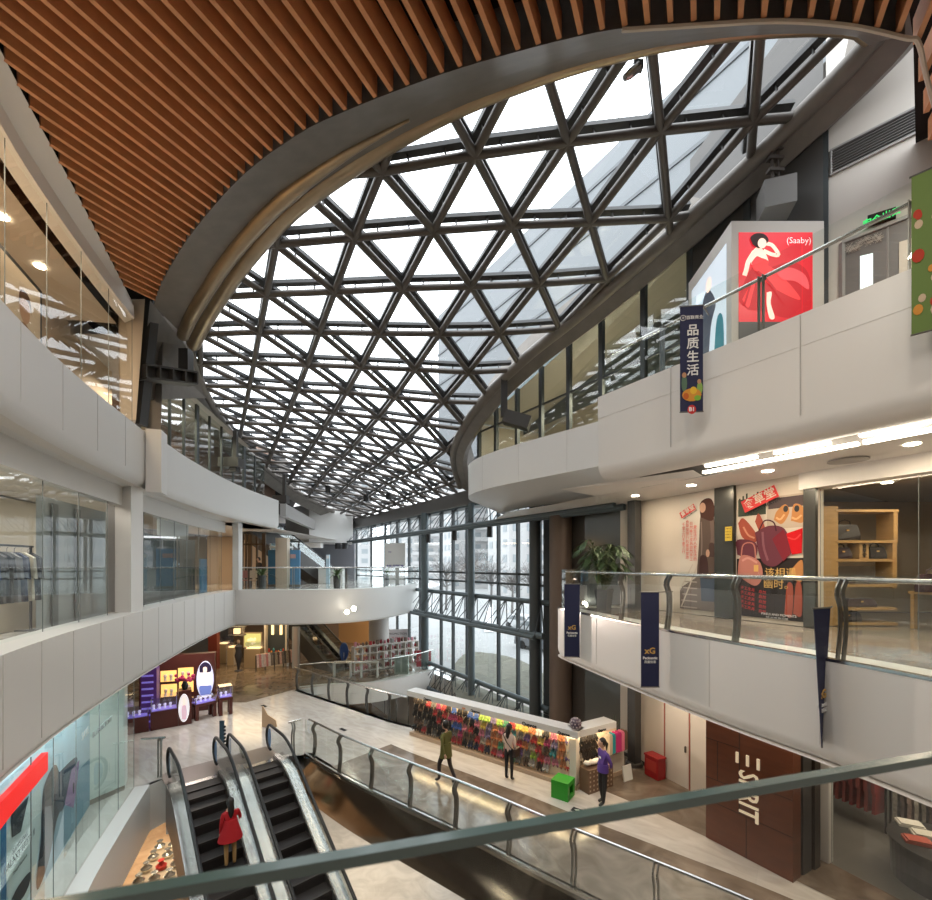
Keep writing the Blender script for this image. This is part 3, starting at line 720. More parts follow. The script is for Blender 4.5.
# bag shop on the right balcony
zf = 4.7
g = G(); g.poly([(13, 2, 7.75), (13, 13, 7.75), (7.0, 9.2, 7.75), (9.6, 3.6, 7.75)]); struct(g.obj('ceiling_lower', mat('shop_ceiling', (.30, .28, .27), .5)), 'grey ceiling of the bag shop')
g = G(); g.poly([(7.2, 12.2, zf), (13, 12.2, zf), (13, 12.2, 7.75), (7.2, 12.2, 7.75)]); g.poly([(13, 12.2, zf), (13, 2, zf), (13, 2, 7.75), (13, 12.2, 7.75)])
struct(g.obj('wall_back', mat('shop_tan', (.36, .27, .18), .55)), 'tan back wall of the bag shop')
pth = [wp_(9.0), wp_(7.2), wp_(5.4), wp_(3.6)]
shopglass('window_6', pth, zf, 7.55, SHOPGLS, 'glass shopfront of the bag shop', 1.6)
# shelf unit
sh = thing('display_shelf', 'oak display shelf holding dark handbags behind the right balcony glass', 'shelf', (8.5, 9.6, zf))
g = G(); g.box((-.72, 0, 1.28), (.34, .4, 2.56)); g.obj('side_panel', OAK, sh)
g = G(); g.box((.68, 0, 2.15), (.09, .4, .62)); g.obj('post', OAK, sh)
g = G(); g.box((.66, 0, 1.3), (.09, .4, 1.0)); g.obj('post', OAK, sh)
g = G(); g.box((.05, 0, 1.6), (.20, .3, .36)); g.obj('post', OAK, sh)
for z, w0, w1 in ((2.46, -.6, .74), (1.80, -.6, .72), (1.40, -.6, .70), (.86, -.6, .70), (.36, -.6, .70), (.04, -.6, .72)):
    g = G(); g.box(((w0+w1)/2, 0, z), (w1-w0, .42, .055)); g.obj('shelf_board', OAK, sh)
g = G(); g.box((.06, .21, 1.05), (1.34, .02, .45)); g.obj('back_panel', mat('pale_panel', (.60, .56, .50), .5), sh)
text('shop_sign', '食\n草\n堂', .10, frame_mat((8.55, 9.44, zf+1.6), (1, 0, 0), (0, 0, 1)), TXTK, sh)
BAGS = [((-.26, .36), 1.84, .52, .42, (.02, .014, .012), 'large black handbag on the second highest shelf'), ((-.35, .2), 1.44, .34, .30, (.03, .012, .014), 'dark wine handbag at the left of the middle shelf'),
        ((.39, .2), 1.44, .36, .32, (.015, .012, .012), 'black tote at the right of the middle shelf'), ((-.33, .2), .90, .40, .18, (.05, .025, .02), 'flat brown clutch at the left of the lower shelf'),
        ((.03, .2), .90, .28, .17, (.03, .02, .016), 'small brown purse in the middle of the lower shelf'), ((.39, .2), .90, .38, .18, (.02, .015, .015), 'black clutch at the right of the lower shelf'),
        ((-.24, .2), .08, .55, .27, (.03, .02, .02), 'brown satchel on the bottom board of the shelf'), ((.05, .2), .40, .62, .22, (.06, .035, .03), 'wide tan briefcase above the bottom board')]
def handbag(loc, w, h, d, m, lab, rz=0.0, handle=True, group='handbags in the bag shop'):
    t = thing('handbag', lab, 'handbag', loc, rz, group)
    g = G(); vs = []; 
    prof = [(-1, 0), (-1.02, .3), (-.92, .8), (-.8, 1), (.8, 1), (.92, .8), (1.02, .3), (1, 0)]
    n = len(prof); fr = [(x*w/2, -d/2*(1.0-.55*max(0, z-.3)), z*h) for x, z in prof]; bk = [(x, -y, z) for x, y, z in fr]
    g.add(fr+bk, [list(range(n))[::-1], [n+i for i in range(n)]]+[[i, (i+1) % n, n+(i+1) % n, n+i] for i in range(n)])
    bd = g.obj('body', m, t)
    if handle:
        g = G(); g.tube([(-w*.25, 0, h*.95), (-w*.22, 0, h*1.2), (0, 0, h*1.32), (w*.22, 0, h*1.2), (w*.25, 0, h*.95)], .012, 6); g.obj('handle', m, bd)
    g = G(); g.box((0, -d*.44, h*.62), (.05, .01, .03)); g.obj('clasp', GOLD, bd)
    return t
for i, ((x, y), z, w, h, c, lab) in enumerate(BAGS):
    handbag((8.5+x, 9.6-.02, zf+z), w, h*.8, .2, mat('bag_leather_%d' % i, c, .4), lab, 0, h > .25)
# table with bags and dried branches
tb = thing('display_table', 'low wooden table with bags beside the display shelf', 'table', (9.6, 8.7, zf))
g = G(); g.box((0, 0, .74), (1.0, .7, .05)); g.obj('tabletop', OAK, tb)
for sx in (-1, 1):
    for sy in (-1, 1): g = G(); g.box((sx*.44, sy*.3, .36), (.07, .07, .72)); g.obj('leg', OAK, tb)
handbag((9.22, 8.7, zf+.765), .5, .36, .2, mat('bag_leather_w', (.04, .01, .02), .4), 'wine red handbag standing on the low table')
vz = thing('branch_vase', 'bunch of dry orange branches in a dark vase behind the handbags', 'vase', (9.86, 8.85, zf+.765))
g = G(); g.lathe([(.06, 0), (.11, .1), (.10, .3), (.06, .4), (.07, .42)], n=14); g.obj('vase', BLACK, vz, smooth=True)
g = G(); rr = random.Random(3)
for i in range(38):
    a = rr.uniform(0, 2*PI); r = rr.uniform(.1, .42); h = rr.uniform(.75, 1.25)
    g.tube([(0, 0, .38), (r*.4*math.cos(a), r*.4*math.sin(a), .38+h*.3), (r*.8*math.cos(a+.3), r*.8*math.sin(a+.3), .38+h*.6), (r*math.cos(a-.1), r*math.sin(a-.1), .38+h*.85)], .009, 4)
g.obj('branches', mat('dry_branch', (.50, .22, .07), .6), vz)
for i, (x, y) in enumerate(((8.2, 8.0), (9.4, 7.2), (8.9, 9.3), (10.4, 8.6))):
    g = G(); g.lathe([(0, .0), (.09, 0), (.09, -.015), (0, -.015)], (x, y, 7.75), 14)
    tag(g.obj('downlight', SPOT), ['lit downlight in the bag shop ceiling by the shopfront', 'lit downlight in the bag shop ceiling at the near end', 'lit downlight above the oak display shelf', 'lit downlight in the bag shop ceiling above the table'][i], 'light', 'bag shop downlights')

# posters on the right wall
def onwall(px, py, off):
    """point of the right wall, OFF out of it, seen at px,py"""
    u, v = (px-CX)/F, (CY-py)/F
    # (X,Y) on line wp_(Y,off): X = 11.39-.46*Y' -.91off ; Y = Y'-.42off
    Yp = (11.39-.91*off+.42*off*u)/(u+.46); Y = Yp-.42*off
    return Vector((u*Y, Y, EYE+v*Y))
WN = Vector((-.908, -.418, 0)); WU = Vector((0, 0, 1))
class Poster:
    """flat artwork on a wall: origin lower left, x along the wall, y up"""
    def __init__(s, name, lab, o, x, w, h, base, cat='poster', n=None):
        s.o = Vector(o); s.x = Vector(x).normalized(); s.w, s.h = w, h
        s.n = (s.x.cross(WU)).normalized()
        s.t = thing(name, lab, cat, tuple(o)); s.k = 0
        g = G(); P = [s.p(0, 0), s.p(w, 0), s.p(w, h), s.p(0, h)]; B = [q-s.n*.025 for q in P]
        g.add(P+B, [[0, 1, 2, 3], [7, 6, 5, 4], [0, 4, 5, 1], [1, 5, 6, 2], [2, 6, 7, 3], [3, 7, 4, 0]]); s.t2 = g.obj('board', base, s.t, world=True)
    def p(s, x, y, d=0.0): return s.o+s.x*x+WU*y+s.n*d
    def shape(s, pts, m, name='print'):
        s.k += 1; g = G(); tri = geometry.tessellate_polygon([[Vector((x, y, 0)) for x, y in pts]])
        g.add([s.p(x, y, .002+.0012*s.k) for x, y in pts], [list(t) for t in tri]); return g.obj(name, m, getattr(s, 't2', s.t), world=True)
    def curve(s, pts, m, name='print', n=5):
        P = smooth_path(pts+[pts[0]], n)[:-1]; return s.shape([(q.x, q.y) for q in P], m, name)
    def ellipse(s, x, y, a, b, m, name='print', rot=0.0):
        return s.shape([(x+a*math.cos(t)*math.cos(rot)-b*math.sin(t)*math.sin(rot), y+a*math.cos(t)*math.sin(rot)+b*math.sin(t)*math.cos(rot)) for t in [2*PI*k/20 for k in range(20)]], m, name)
    def rect(s, x0, y0, x1, y1, m, name='print'): return s.shape([(x0, y0), (x1, y0), (x1, y1), (x0, y1)], m, name)
    def stroke(s, pts, w, m, name='print'):
        P = smooth_path(pts, 5); L = []; R = []
        for i, q in enumerate(P):
            t = P[min(i+1, len(P)-1)]-P[max(i-1, 0)]; t.normalize(); L.append((q.x-t.y*w/2, q.y+t.x*w/2)); R.append((q.x+t.y*w/2, q.y-t.x*w/2))
        return s.shape(L+R[::-1], m, name)
    def text(s, body, x, y, size, m, rot=0.0, sx=1.0, align='CENTER', name='lettering', bold=0.0):
        s.k += 1; xd = s.x*math.cos(rot)+WU*math.sin(rot); yd = WU*math.cos(rot)-s.x*math.sin(rot)
        return text(name, body, size, frame_mat(s.p(x, y, .003+.0012*s.k), xd, yd), m, getattr(s, 't2', s.t), extrude=.0005, align=align, sx=sx, bold=bold)
def cm(name, *c, r=.7): return mat(name, c, r, spec=.12)
# woman poster
a = onwall(680, 612, .03); b = onwall(716, 612, .03); a.z = b.z = 4.82
ln = (b-a).length

P1 = Poster('poster', 'tall pale poster of a long haired person in a brown coat with red lettering', a, b-a, ln, 2.95, cm('poster_cream', .58, .54, .48))
w = ln
P1.shape([(0, 0), (w, 0), (w, .42), (w*.62, .95), (0, .55)], cm('poster_ground', .17, .14, .13)); 
for k in range(5): P1.stroke([(.02+.03*k, .06+.17*k), (w*.5, .05+.17*k)], .035, cm('poster_sleeper', .36, .31, .28))
P1.stroke([(.05, .05), (w*.55, 1.25)], .04, cm('poster_rail', .50, .44, .38)); P1.stroke([(-.0+.01, .5), (w*.38, 1.2)], .03, cm('poster_rail', .5, .44, .38))
P1.shape([(w*.62, .25), (w*.97, .25), (w*.97, 1.0), (w*.58, 1.0)], cm('poster_jeans', .07, .09, .13))
P1.curve([(w*.5, .95), (w*.97, .9), (w*.97, 2.1), (w*.93, 2.45), (w*.76, 2.6), (w*.60, 2.45), (w*.56, 1.8)], cm('poster_coat', .10, .072, .062), 'coat_print')
P1.curve([(w*.60, 2.42), (w*.90, 2.3), (w*.98, 2.55), (w*.90, 2.84), (w*.72, 2.88), (w*.58, 2.75)], cm('poster_hair', .06, .028, .022), 'hair_print')
P1.stroke([(w*.90, 2.3), (w*.93, 1.9), (w*.88, 1.55)], .11, cm('poster_coat_sleeve', .145, .105, .09), 'coat_print'); P1.stroke([(w*.62, 2.3), (w*.64, 1.7), (w*.60, 1.1)], .03, cm('poster_coat_edge', .20, .155, .135), 'coat_print'); P1.curve([(w*.82, 1.4), (w*.98, 1.4), (w*.97, 1.7), (w*.84, 1.72)], cm('poster_fur', .07, .045, .04), 'cuff_print'); P1.curve([(w*.56, .9), (w*.80, .85), (w*.78, 1.35), (w*.60, 1.4)], cm('poster_bag', .055, .03, .03), 'bag_print')
P1.ellipse(w*.66, 2.66, w*.085, .13, cm('poster_skin', .46, .28, .20), 'face_print'); P1.ellipse(w*.80, 1.48, w*.05, .1, cm('poster_skin', .46, .28, .20), 'hand_print')
def stamp(P, x, y, rot, s, en=True):
    c, n = math.cos(rot), math.sin(rot); f = lambda u, v: (x+u*c-v*n, y+u*n+v*c)
    P.shape([f(-s, -s*.36), f(s, -s*.36), f(s, s*.36), f(-s, s*.36)], TXTR, 'stamp_print')
    P.text('食草堂', x, y, s*.62, P.base2, rot, name='stamp_lettering', bold=.004)
    if en: P.text('HERBAL HEAVEN', *f(.03, -s*.52), s*.25, TXTK, rot, name='lettering')
P1.base2 = cm('poster_cream', .58, .54, .48)
stamp(P1, w*.24, 2.62, .45, .24)
for k, t in enumerate(('爱生活的人', '自然手工皮具', '食草堂旅行包', '千里之行')):
    P1.text('\n'.join(t+t[:4]), w*(.46-.11*k), 1.75+.05*k, .105, TXTR, 0, name='lettering')
# bag and shoe poster
a = onwall(737, 624, .03); b = onwall(805, 624, .03); a.z = b.z = 4.80; w = (b-a).length
P2 = Poster('poster', 'large glossy poster of leather bags and shoes with a red stamp', a, b-a, w, 2.98, cm('poster_sand', .55, .49, .41))
P2.rect(0, 0, w, 1.35, cm('poster_black', .025, .02, .02))
P2.rect(.03, 2.35, w*.46, 2.75, cm('poster_forest', .05, .06, .045))
for k in range(7): P2.rect(.05+.085*k, 2.5, .09+.085*k, 2.78+.05*(k % 3), cm('poster_forest', .05, .06, .045))
P2.rect(w*.48, 2.0, w, 2.72, cm('poster_stone', .42, .35, .28)); P2.rect(w*.5, 2.45, w, 2.68, cm('poster_bench', .08, .06, .06))
TANL = cm('poster_tan', .42, .19, .07); REDL = cm('poster_red_leather', .30, .07, .045); PUR = cm('poster_purple', .12, .035, .05); PIN = cm('poster_rose', .42, .17, .14)
P2.curve([(w*.58, 2.2), (w*.70, 2.1), (w*.80, 2.35), (w*.74, 2.52), (w*.62, 2.38)], TANL); P2.curve([(w*.82, 2.15), (w*.98, 2.1), (w*.99, 2.4), (w*.86, 2.5)], TANL)
P2.ellipse(w*.75, 2.42, .05, .07, BLACK); P2.ellipse(w*.9, 2.4, .05, .07, BLACK)
P2.curve([(.04, 2.2), (w*.10, 1.85), (w*.30, 1.72), (w*.32, 1.92), (w*.12, 2.3)], REDL); P2.curve([(w*.30, 2.2), (w*.38, 1.95), (w*.46, 2.0), (w*.36, 2.38)], REDL)
P2.curve([(.02, 1.45), (w*.28, 1.3), (w*.32, 1.7), (.02, 1.8)], PUR)
P2.curve([(w*.30, 1.95), (w*.52, 2.08), (w*.74, 1.98), (w*.80, 1.55), (w*.62, 1.18), (w*.40, 1.3)], PUR); P2.stroke([(w*.36, 1.98), (w*.45, 2.2), (w*.58, 2.15), (w*.62, 1.95)], .03, cm('poster_dark_purple', .06, .018, .028))
P2.shape([(w*.56, 1.78), (w*.72, 1.98), (w*.86, 1.5), (w*.72, 1.28)], cm('poster_oxblood', .17, .02, .03))
P2.shape([(w*.76, 1.88), (w*.98, 1.98), (w*.97, 1.45), (w*.84, 1.42)], cm('poster_scarlet', .50, .01, .015))
P2.curve([(.03, .95), (w*.30, .72), (w*.42, .95), (w*.36, 1.3), (w*.08, 1.42)], PIN); P2.stroke([(w*.08, 1.35), (w*.12, 1.68), (w*.28, 1.68), (w*.32, 1.3)], .03, PIN)
P2.stroke([(w*.42, 1.95), (w*.44, 1.6), (w*.50, 1.3)], .05, cm('poster_plum_light', .20, .08, .10)); P2.stroke([(w*.10, 1.3), (w*.2, 1.36), (w*.34, 1.25)], .05, cm('poster_rose_light', .55, .27, .23)); P2.stroke([(w*.12, 2.1), (w*.2, 1.9), (w*.3, 1.82)], .04, cm('poster_shine', .50, .22, .14)); P2.stroke([(w*.62, 2.25), (w*.68, 2.2), (w*.74, 2.3)], .04, cm('poster_tan_light', .60, .34, .16)); P2.stroke([(w*.84, 2.22), (w*.9, 2.18), (w*.97, 2.25)], .04, cm('poster_tan_light', .60, .34, .16)); P2.stroke([(w*.78, 1.8), (w*.88, 1.75), (w*.96, 1.85)], .03, cm('poster_red_light', .62, .05, .05))
P2.rect(w*.29, 1.05, w*.36, 1.2, GOLD); P2.curve([(w*.80, .95), (w*.97, .85), (w*.98, 1.3), (w*.86, 1.15)], TANL)
P2.text('该相遇', w*.68, 1.02, .22, GOLD); P2.text('幽时。', w*.66, .76, .22, GOLD)
P2.curve([(w*.74, .12), (w*.84, .10), (w*.86, .72), (w*.78, .78)], REDL); P2.curve([(w*.86, .16), (w*.97, .14), (w*.97, .75), (w*.90, .8)], REDL)
for k in range(5): P2.text('手工皮具\u3000自然', w*.28, .62-.11*k, .085, TXTR, -.18)
P2.text('PIXELS AND MOMENTS', w*.66, .10, .07, TXTW); P2.text('DE LA VIE EN CUIR', w*.64, .03, .055, TXTW)
P2.base2 = cm('poster_sand', .55, .49, .41)
stamp(P2, w*.38, 2.70, .36, .40)
a = onwall(722, 540, .25)
NP = Poster('notice', 'small yellow notice on the metal pilaster between the posters', onwall(725, 541, .23), WD, .16, .34, cm('notice_yellow', .55, .40, .06), 'sign')
for k in range(4): NP.text('注意安全', .08, .29-.07*k, .035, TXTK)

# ------------------------------------------------------------------ first storey on the right
A_, B_ = Vector((5.29, 9.70, 0)), Vector((6.17, 8.30, 0)); nd = Vector((.86, .50, 0))
es = thing('shop_pylon', 'mahogany veneered sign block with vertical white lettering on the brown marble', 'sign', tuple((A_+B_)/2))
g = G(); C_, D_ = B_+nd*.30, A_+nd*.9
g.prism([(A_.x, A_.y), (B_.x, B_.y), (C_.x, C_.y), (D_.x, D_.y)], 0, 3.2); g.obj('block', ESPWOOD, es, world=True)
g = G(); jm = mat('veneer_joint', (.03, .01, .006), .5)
fd = (B_-A_).normalized(); fn = Vector((-fd.y, fd.x, 0))*-1; fn = Vector((-.85, -.53, 0))
for t0, t1, z in ((0, 1, .85), (0, .42, 2.2), (.42, 1, 1.55), (0, .42, 1.35)):
    p = A_.lerp(B_, t0)+fn*.001; q = A_.lerp(B_, t1)+fn*.001; g.bar(p+Vector((0, 0, z)), q+Vector((0, 0, z)), .01, .012)
for t, z0, z1 in ((.42, .85, 3.2), (.5, 0, .85), (.15, 1.35, 2.2)):
    p = A_.lerp(B_, t)+fn*.001; g.bar(p+Vector((0, 0, z0)), p+Vector((0, 0, z1)), .012, .01)
g.obj('panel_joint', jm, es, world=True)
LET = mat('pale_sign_letter', (.85, .74, .55), .4, emit=(1, .8, .55), es=.25)
def espt(z, t): p = A_+(B_-A_)*t+fn*.02; return Vector((p.x, p.y, z))
lh = .40/1.653
t0 = .40
g = G()
for k, t in enumerate((t0, t0+.5*lh, t0+lh)):      # the three bars of the first letter, lying on its side
    g.bar(espt(2.12, t), espt(1.90, t), .05, .03, up=fn)
g.obj('letter_e', LET, es, world=True)
text('lettering', 'SPRIT', .52, frame_mat(espt(1.30, t0+lh/2), (0, 0, -1), fd), LET, es, extrude=.012, sx=.78, bold=.006)
# dark door jambs and white jamb
for (x, y), s, m, lab in (((6.62, 8.62), (.32, .12), DARKSTEEL, 'dark door jamb beside the sign block'), ((6.9, 8.78), (.22, .2), mat('bronze_jamb', (.06, .045, .035), .3, .6), 'bronze door jamb beside the sign block')):
    g = G(); g.box((x, y, 1.6), (s[0], s[1], 3.2), rz=.5); struct(g.obj('door_1', m), lab)
g = G(); p = wp_(8.95, 0); g.box((p.x+.02, p.y, 1.6), (.16, .22, 3.2), rz=.43); struct(g.obj('column', WHITE), 'white jamb beside the clothing shop window')
shopglass('window_7', [wp_(8.82), wp_(7.5), wp_(6.0), wp_(4.5)], .03, 3.2, SHOPGLS, 'glass front of the clothing shop with the grey floor', 1.6)
g = G(); g.poly([(7.3, 8.9, .012), (9.3, 4.5, .012), (14, 4.5, .012), (14, 14, .012), (8.2, 14, .012), (7.5, 10.5, .012)]); struct(g.obj('floor_inlay', GREYFLOOR), 'grey floor of the clothing shop')
g = G(); g.poly([(7.5, 12.6, 0), (14, 12.6, 0), (14, 12.6, 3.2), (7.5, 12.6, 3.2)]); g.poly([(13, 12.6, 0), (13, 3, 0), (13, 3, 3.2), (13, 12.6, 3.2)]); struct(g.obj('wall_back', mat('dark_shop_wall', (.17, .155, .14), .6)), 'dark back wall of the clothing shop')
# doors in the beige wall
for Ya, Yb, lab in ((12.45, 11.75, 'white door leaf in the beige wall near the red box'), (11.72, 11.0, 'second white door leaf in the beige wall')):
    a, b = wp_(Ya, .02), wp_(Yb, .02); c = (a+b)/2; d = thing('door_2', lab, 'door', tuple(c)); d['kind'] = 'structure'
    ang = math.atan2(WD.y, WD.x)
    g = G(); g.box((c.x, c.y, 1.5), ((b-a).length-.02, .05, 3.0), rz=ang); g.obj('leaf', mat('door_white', (.60, .55, .49), .4), d, world=True)
    g = G(); q = b.lerp(a, .12)+WN*.05; g.box((q.x, q.y, 1.05), (.03, .05, .16), rz=ang); g.obj('door_handle', BRUSHED, d, world=True)
for Y in (12.47, 11.735, 10.97):
    p = wp_(Y, .03); g = G(); g.box((p.x, p.y, 1.5), (.03, .04, 3.0), rz=math.atan2(WD.y, WD.x)); struct(g.obj('trim_30', mat('door_trim_red', (.33, .10, .07), .5)), 'thin reddish joint beside the white doors')
p = wp_(10.75, .35); g = G(); g.box((p.x, p.y, 1.6), (.3, .3, 3.2), rz=.43); struct(g.obj('column', CREAM), 'square beige pillar by the sign block')
a, b = wp_(14.0, .02), wp_(11.0, .02); g = G(); g.bar(a+Vector((0, 0, .06)), b+Vector((0, 0, .06)), .03, .12); struct(g.obj('baseboard_right', DARKSTEEL), 'dark baseboard of the right wall')

# ------------------------------------------------------------------ third storey on the right: glass facade, light box, wall
def gx(Y): return 1.6+.65*(17-Y)
w8 = thing('window_8', 'dark framed glass facade under the right skylight rim', 'window', (3, 14, 9.5)); w8['kind'] = 'structure'
RF = [(p.x, p.y, p.z) for p in R3]
def rimz(y): q = min(rB, key=lambda q: abs(q.y-y)); return q.z-.1
ys = [18.6, 17.6, 16.5, 15.4, 14.3, 13.2, 12.0, 10.9, 9.8, 8.65]; fr = G()
for i in range(len(ys)-1):
    ya, yb = ys[i], ys[i+1]; za, zb = rimz(ya)+.7, rimz(yb)+.7
    g = G(); g.add([(gx(ya), ya, 9.5), (gx(yb), yb, 9.5), (gx(yb), yb, zb), (gx(ya), ya, za)], [[0, 1, 2, 3]]); g.obj('pane', TEALGLS, w8, world=True)
    fr.box((gx(ya), ya, (9.5+za)/2), (.14, .14, za-9.5), rz=.6)
    fr.bar((gx(ya), ya, 11.6), (gx(yb), yb, 11.6), .06, .06)
fr.obj('mullion', MULLION, w8, world=True)
g = G(); A = [Vector((gx(y)+3.1, y+2.0, rimz(y)+.9)) for y in ys]; band(g, A, [Vector((p.x, p.y, 9.5)) for p in A]); p, q = A[0], Vector((gx(18.6), 18.6, rimz(18.6)+.7)); g.poly([p, q, Vector((q.x, q.y, 9.5)), Vector((p.x, p.y, 9.5))]); struct(g.obj('wall_back', CREAM), 'cream back wall behind the right facade glass')
g = G(); A = [Vector((gx(y)+.12, y+.05, rimz(y)+.72)) for y in ys]; band(g, A, [p+Vector((3.0, 2.0, .2)) for p in A]); struct(g.obj('ceiling_lower', mat('upper_ceiling', (.42, .38, .33), .6)), 'ceiling behind the right facade glass')
g = G(); a0, a1 = 10.9, 8.65; g.add([(gx(a0)-.03, a0-.03, 12.75), (gx(a1)-.03, a1-.03, 12.75), (gx(a1)-.03, a1-.03, 17.5), (gx(a0)-.03, a0-.03, 16.0)], [[0, 1, 2, 3]])
struct(g.obj('wall_panel', mat('dark_metal_panel', (.10, .095, .09), .45, .3)), 'dark metal panels above the light box')
# end wall with vent, door and exit sign
EW0 = Vector((7.06, 8.63, 0)); EWD = Vector((.7106, -.7036, 0))
def onend(px, py, off=.0):
    o = EW0+Vector((-.7036, -.7106, 0))*off; u = (px-CX)/F; t = (u*o.y-o.x)/(EWD.x-u*EWD.y); q = o+EWD*t; return Vector((q.x, q.y, EYE+(CY-py)/F*q.y))
g = G(); q = EW0+EWD*7; n = Vector((.70, .71, 0))*.2
g.prism([(EW0.x, EW0.y), (q.x, q.y), (q.x+n.x, q.y+n.y), (EW0.x+n.x, EW0.y+n.y)], 9.5, 18.0); struct(g.obj('wall_right', mat('warm_grey_wall', (.60, .56, .51), .55)), 'warm grey end wall of the third storey')
g = G(); g.box((EW0.x, EW0.y, 12), (.08, .1, 5.4), rz=-.78); struct(g.obj('trim_31', MULLION), 'dark joint at the corner of the end wall')
def endpoly(pts, off): return [onend(x, y, off) for x, y in pts]
ve = thing('air_grille', 'long dark slatted air grille high on the end wall', 'air vent', tuple(onend(878, 140, .03)))
P = endpoly([(830.5, 151), (926, 102.5), (926, 128.5), (830.5, 175.5)], .02)
g = G(); g.poly(P); g.obj('recess', mat('grille_dark', (.03, .028, .026), .6), ve, world=True)
g = G()
for k in range(9):
    t = (k+.5)/9; g.bar(P[0].lerp(P[3], t), P[1].lerp(P[2], t), .05, .016)
g.obj('slats', mat('grille_slat', (.14, .13, .125), .45), ve, world=True)
g = G()
for i in range(4): g.bar(P[i], P[(i+1) % 4], .06, .03)
g.obj('frame', GREYWALL, ve, world=True)
dr = thing('door_3', 'grey double door with two lit glass slots on the third storey', 'door', tuple(onend(885, 270, .02))); dr['kind'] = 'structure'
DG = mat('door_grey', (.16, .15, .145), .45)
a, b = onend(842, 243, .03), onend(960, 205, .03); b.z = a.z
g = G(); g.add([Vector((a.x, a.y, 9.5)), Vector((b.x, b.y, 9.5)), b, a], [[0, 1, 2, 3]]); g.obj('door_leaf', DG, dr, world=True)
g = G(); m = a.lerp(b, .42); g.bar(Vector((m.x, m.y, 9.5)), m, .02, .02); g.bar(a, b, .08, .06); g.bar(a, Vector((a.x, a.y, 9.5)), .08, .06); g.obj('door_frame', GREYWALL, dr, world=True)
LITW = mat('lit_daylight_slot', (.8, .85, .85), .4, emit=(.85, .95, .95), es=.75)
for q in ([(860, 256), (873, 253), (873, 290), (860, 290)], [(899, 242), (913, 238), (913, 290), (899, 290)]):
    g = G(); g.poly(endpoly(q, .05)); g.obj('glass_slot', LITW if q[0][0] == 860 else CREAM, dr, world=True)
rr = random.Random(5); g = G()
for k in range(22):
    q = onend(848+rr.random()*32, 0, .055); zc = a.z-.10-.12*rr.random()
    R = .035+.03*rr.random(); Mx = frame_mat((q.x, q.y, zc), EWD, (0, 0, 1)).to_3x3()
    for j in range(6):
        an = PI/3*j; d = Mx@Vector((math.cos(an), math.sin(an), 0)); g.bar(Vector((q.x, q.y, zc)), Vector((q.x, q.y, zc))+d*R*1.3, .008, .003)
g.obj('snowflake_decal', mat('snow_print', (.62, .56, .50), .6), dr, world=True)
ex = thing('exit_sign', 'green lit exit sign above the grey door', 'sign', tuple(onend(882, 214, .1)))
P = endpoly([(867.5, 215.5), (896, 206.5), (896, 216.5), (867.5, 225.5)], .12); n = Vector((.7036, .7106, 0))*.08
g = G(); g.add(P+[p+n for p in P], [[0, 1, 2, 3], [7, 6, 5, 4], [0, 4, 5, 1], [1, 5, 6, 2], [2, 6, 7, 3], [3, 7, 4, 0]]); g.obj('housing', TXTK, ex, world=True)
GRN = mat('exit_green', (.02, .4, .08), .5, emit=(.05, .9, .2), es=.9)
text('lettering', '安全出口', .15, frame_mat((P[0]+P[2])/2-n*.06-Vector((0, 0, .03)), EWD, (0, 0, 1)), GRN, ex, sx=.85, bold=.003)
for s in (.2, .8):
    q = P[0].lerp(P[1], s); zt = CEIL
g = G(); q = (P[0]+P[1])/2+n*.5; g.bar(q, q+n*1.2, .03, .03, ); g.obj('wall_arm', TXTK, ex, world=True)
# light box
LBm = mat('light_box_shell', (.68, .64, .59), .45)
lb = thing('light_box', 'tall beige light box with a glowing red poster of a dancer', 'advertising box', (6.1, 9.2, 9.5))
Yf = 8.6; fl, frr = pt(731.5, 221, Yf), pt(824, 221, Yf); bl = pt(688.6, 284.6, 10.5); ztop = fl.z
g = G(); g.prism([(fl.x, fl.y), (frr.x, frr.y), (bl.x+.25, bl.y), (bl.x, bl.y)], 9.5, ztop); g.obj('cabinet', LBm, lb, world=True)
REDP = mat('red_backlit', (.55, .01, .02), .4, emit=(.85, .012, .03), es=.62)
PF = Poster.__new__(Poster); PF.o = pt(738.5, 322, Yf-.002); PF.o.z = 9.65; PF.x = Vector((1, 0, 0)); PF.n = Vector((0, -1, 0)); PF.t = lb; PF.k = 0
w = (812.5-738.5)/F*Yf; h = pt(0, 232.5, Yf).z-9.65; h0 = pt(0, 322, Yf).z-9.65
PF.t2 = PF.rect(0, h0, w, h, REDP, 'lit_poster'); PF.rect(0, 0, w, h0, mat('plinth_dark', (.12, .12, .12), .4), 'plinth')
def fy(py): return pt(0, py, Yf).z-9.65
def fx(px): return (px-738.5)/F*Yf
LS = mat('lit_skin_print', (.8, .6, .5), .5, emit=(1, .72, .6), es=.75); LH = mat('dark_hair_print', (.05, .01, .01), .6); LD = mat('lit_crimson_print', (.5, 0, .01), .5, emit=(.62, .0, .012), es=.55); LP2 = mat('lit_scarlet_print', (.6, .02, .02), .5, emit=(1, .05, .06), es=.7)
q = lambda L: [(fx(x), fy(y)) for x, y in L]
PF.curve(q([(748, 310), (738.8, 300), (745, 280), (752, 268), (760, 262), (768, 268), (790, 262), (806, 270), (811, 290), (808, 315), (785, 318), (765, 312)]), LD, 'gown_print')
PF.curve(q([(756, 262), (772, 268), (790, 285), (800, 300), (780, 292), (764, 280)]), LP2, 'gown_fold_print'); PF.curve(q([(742, 300), (750, 285), (756, 278), (752, 296), (748, 308)]), LP2, 'gown_fold_print')
PF.curve(q([(750, 262), (752, 252), (758, 247), (764, 252), (768, 262), (762, 268), (754, 268)]), LS, 'torso_print')
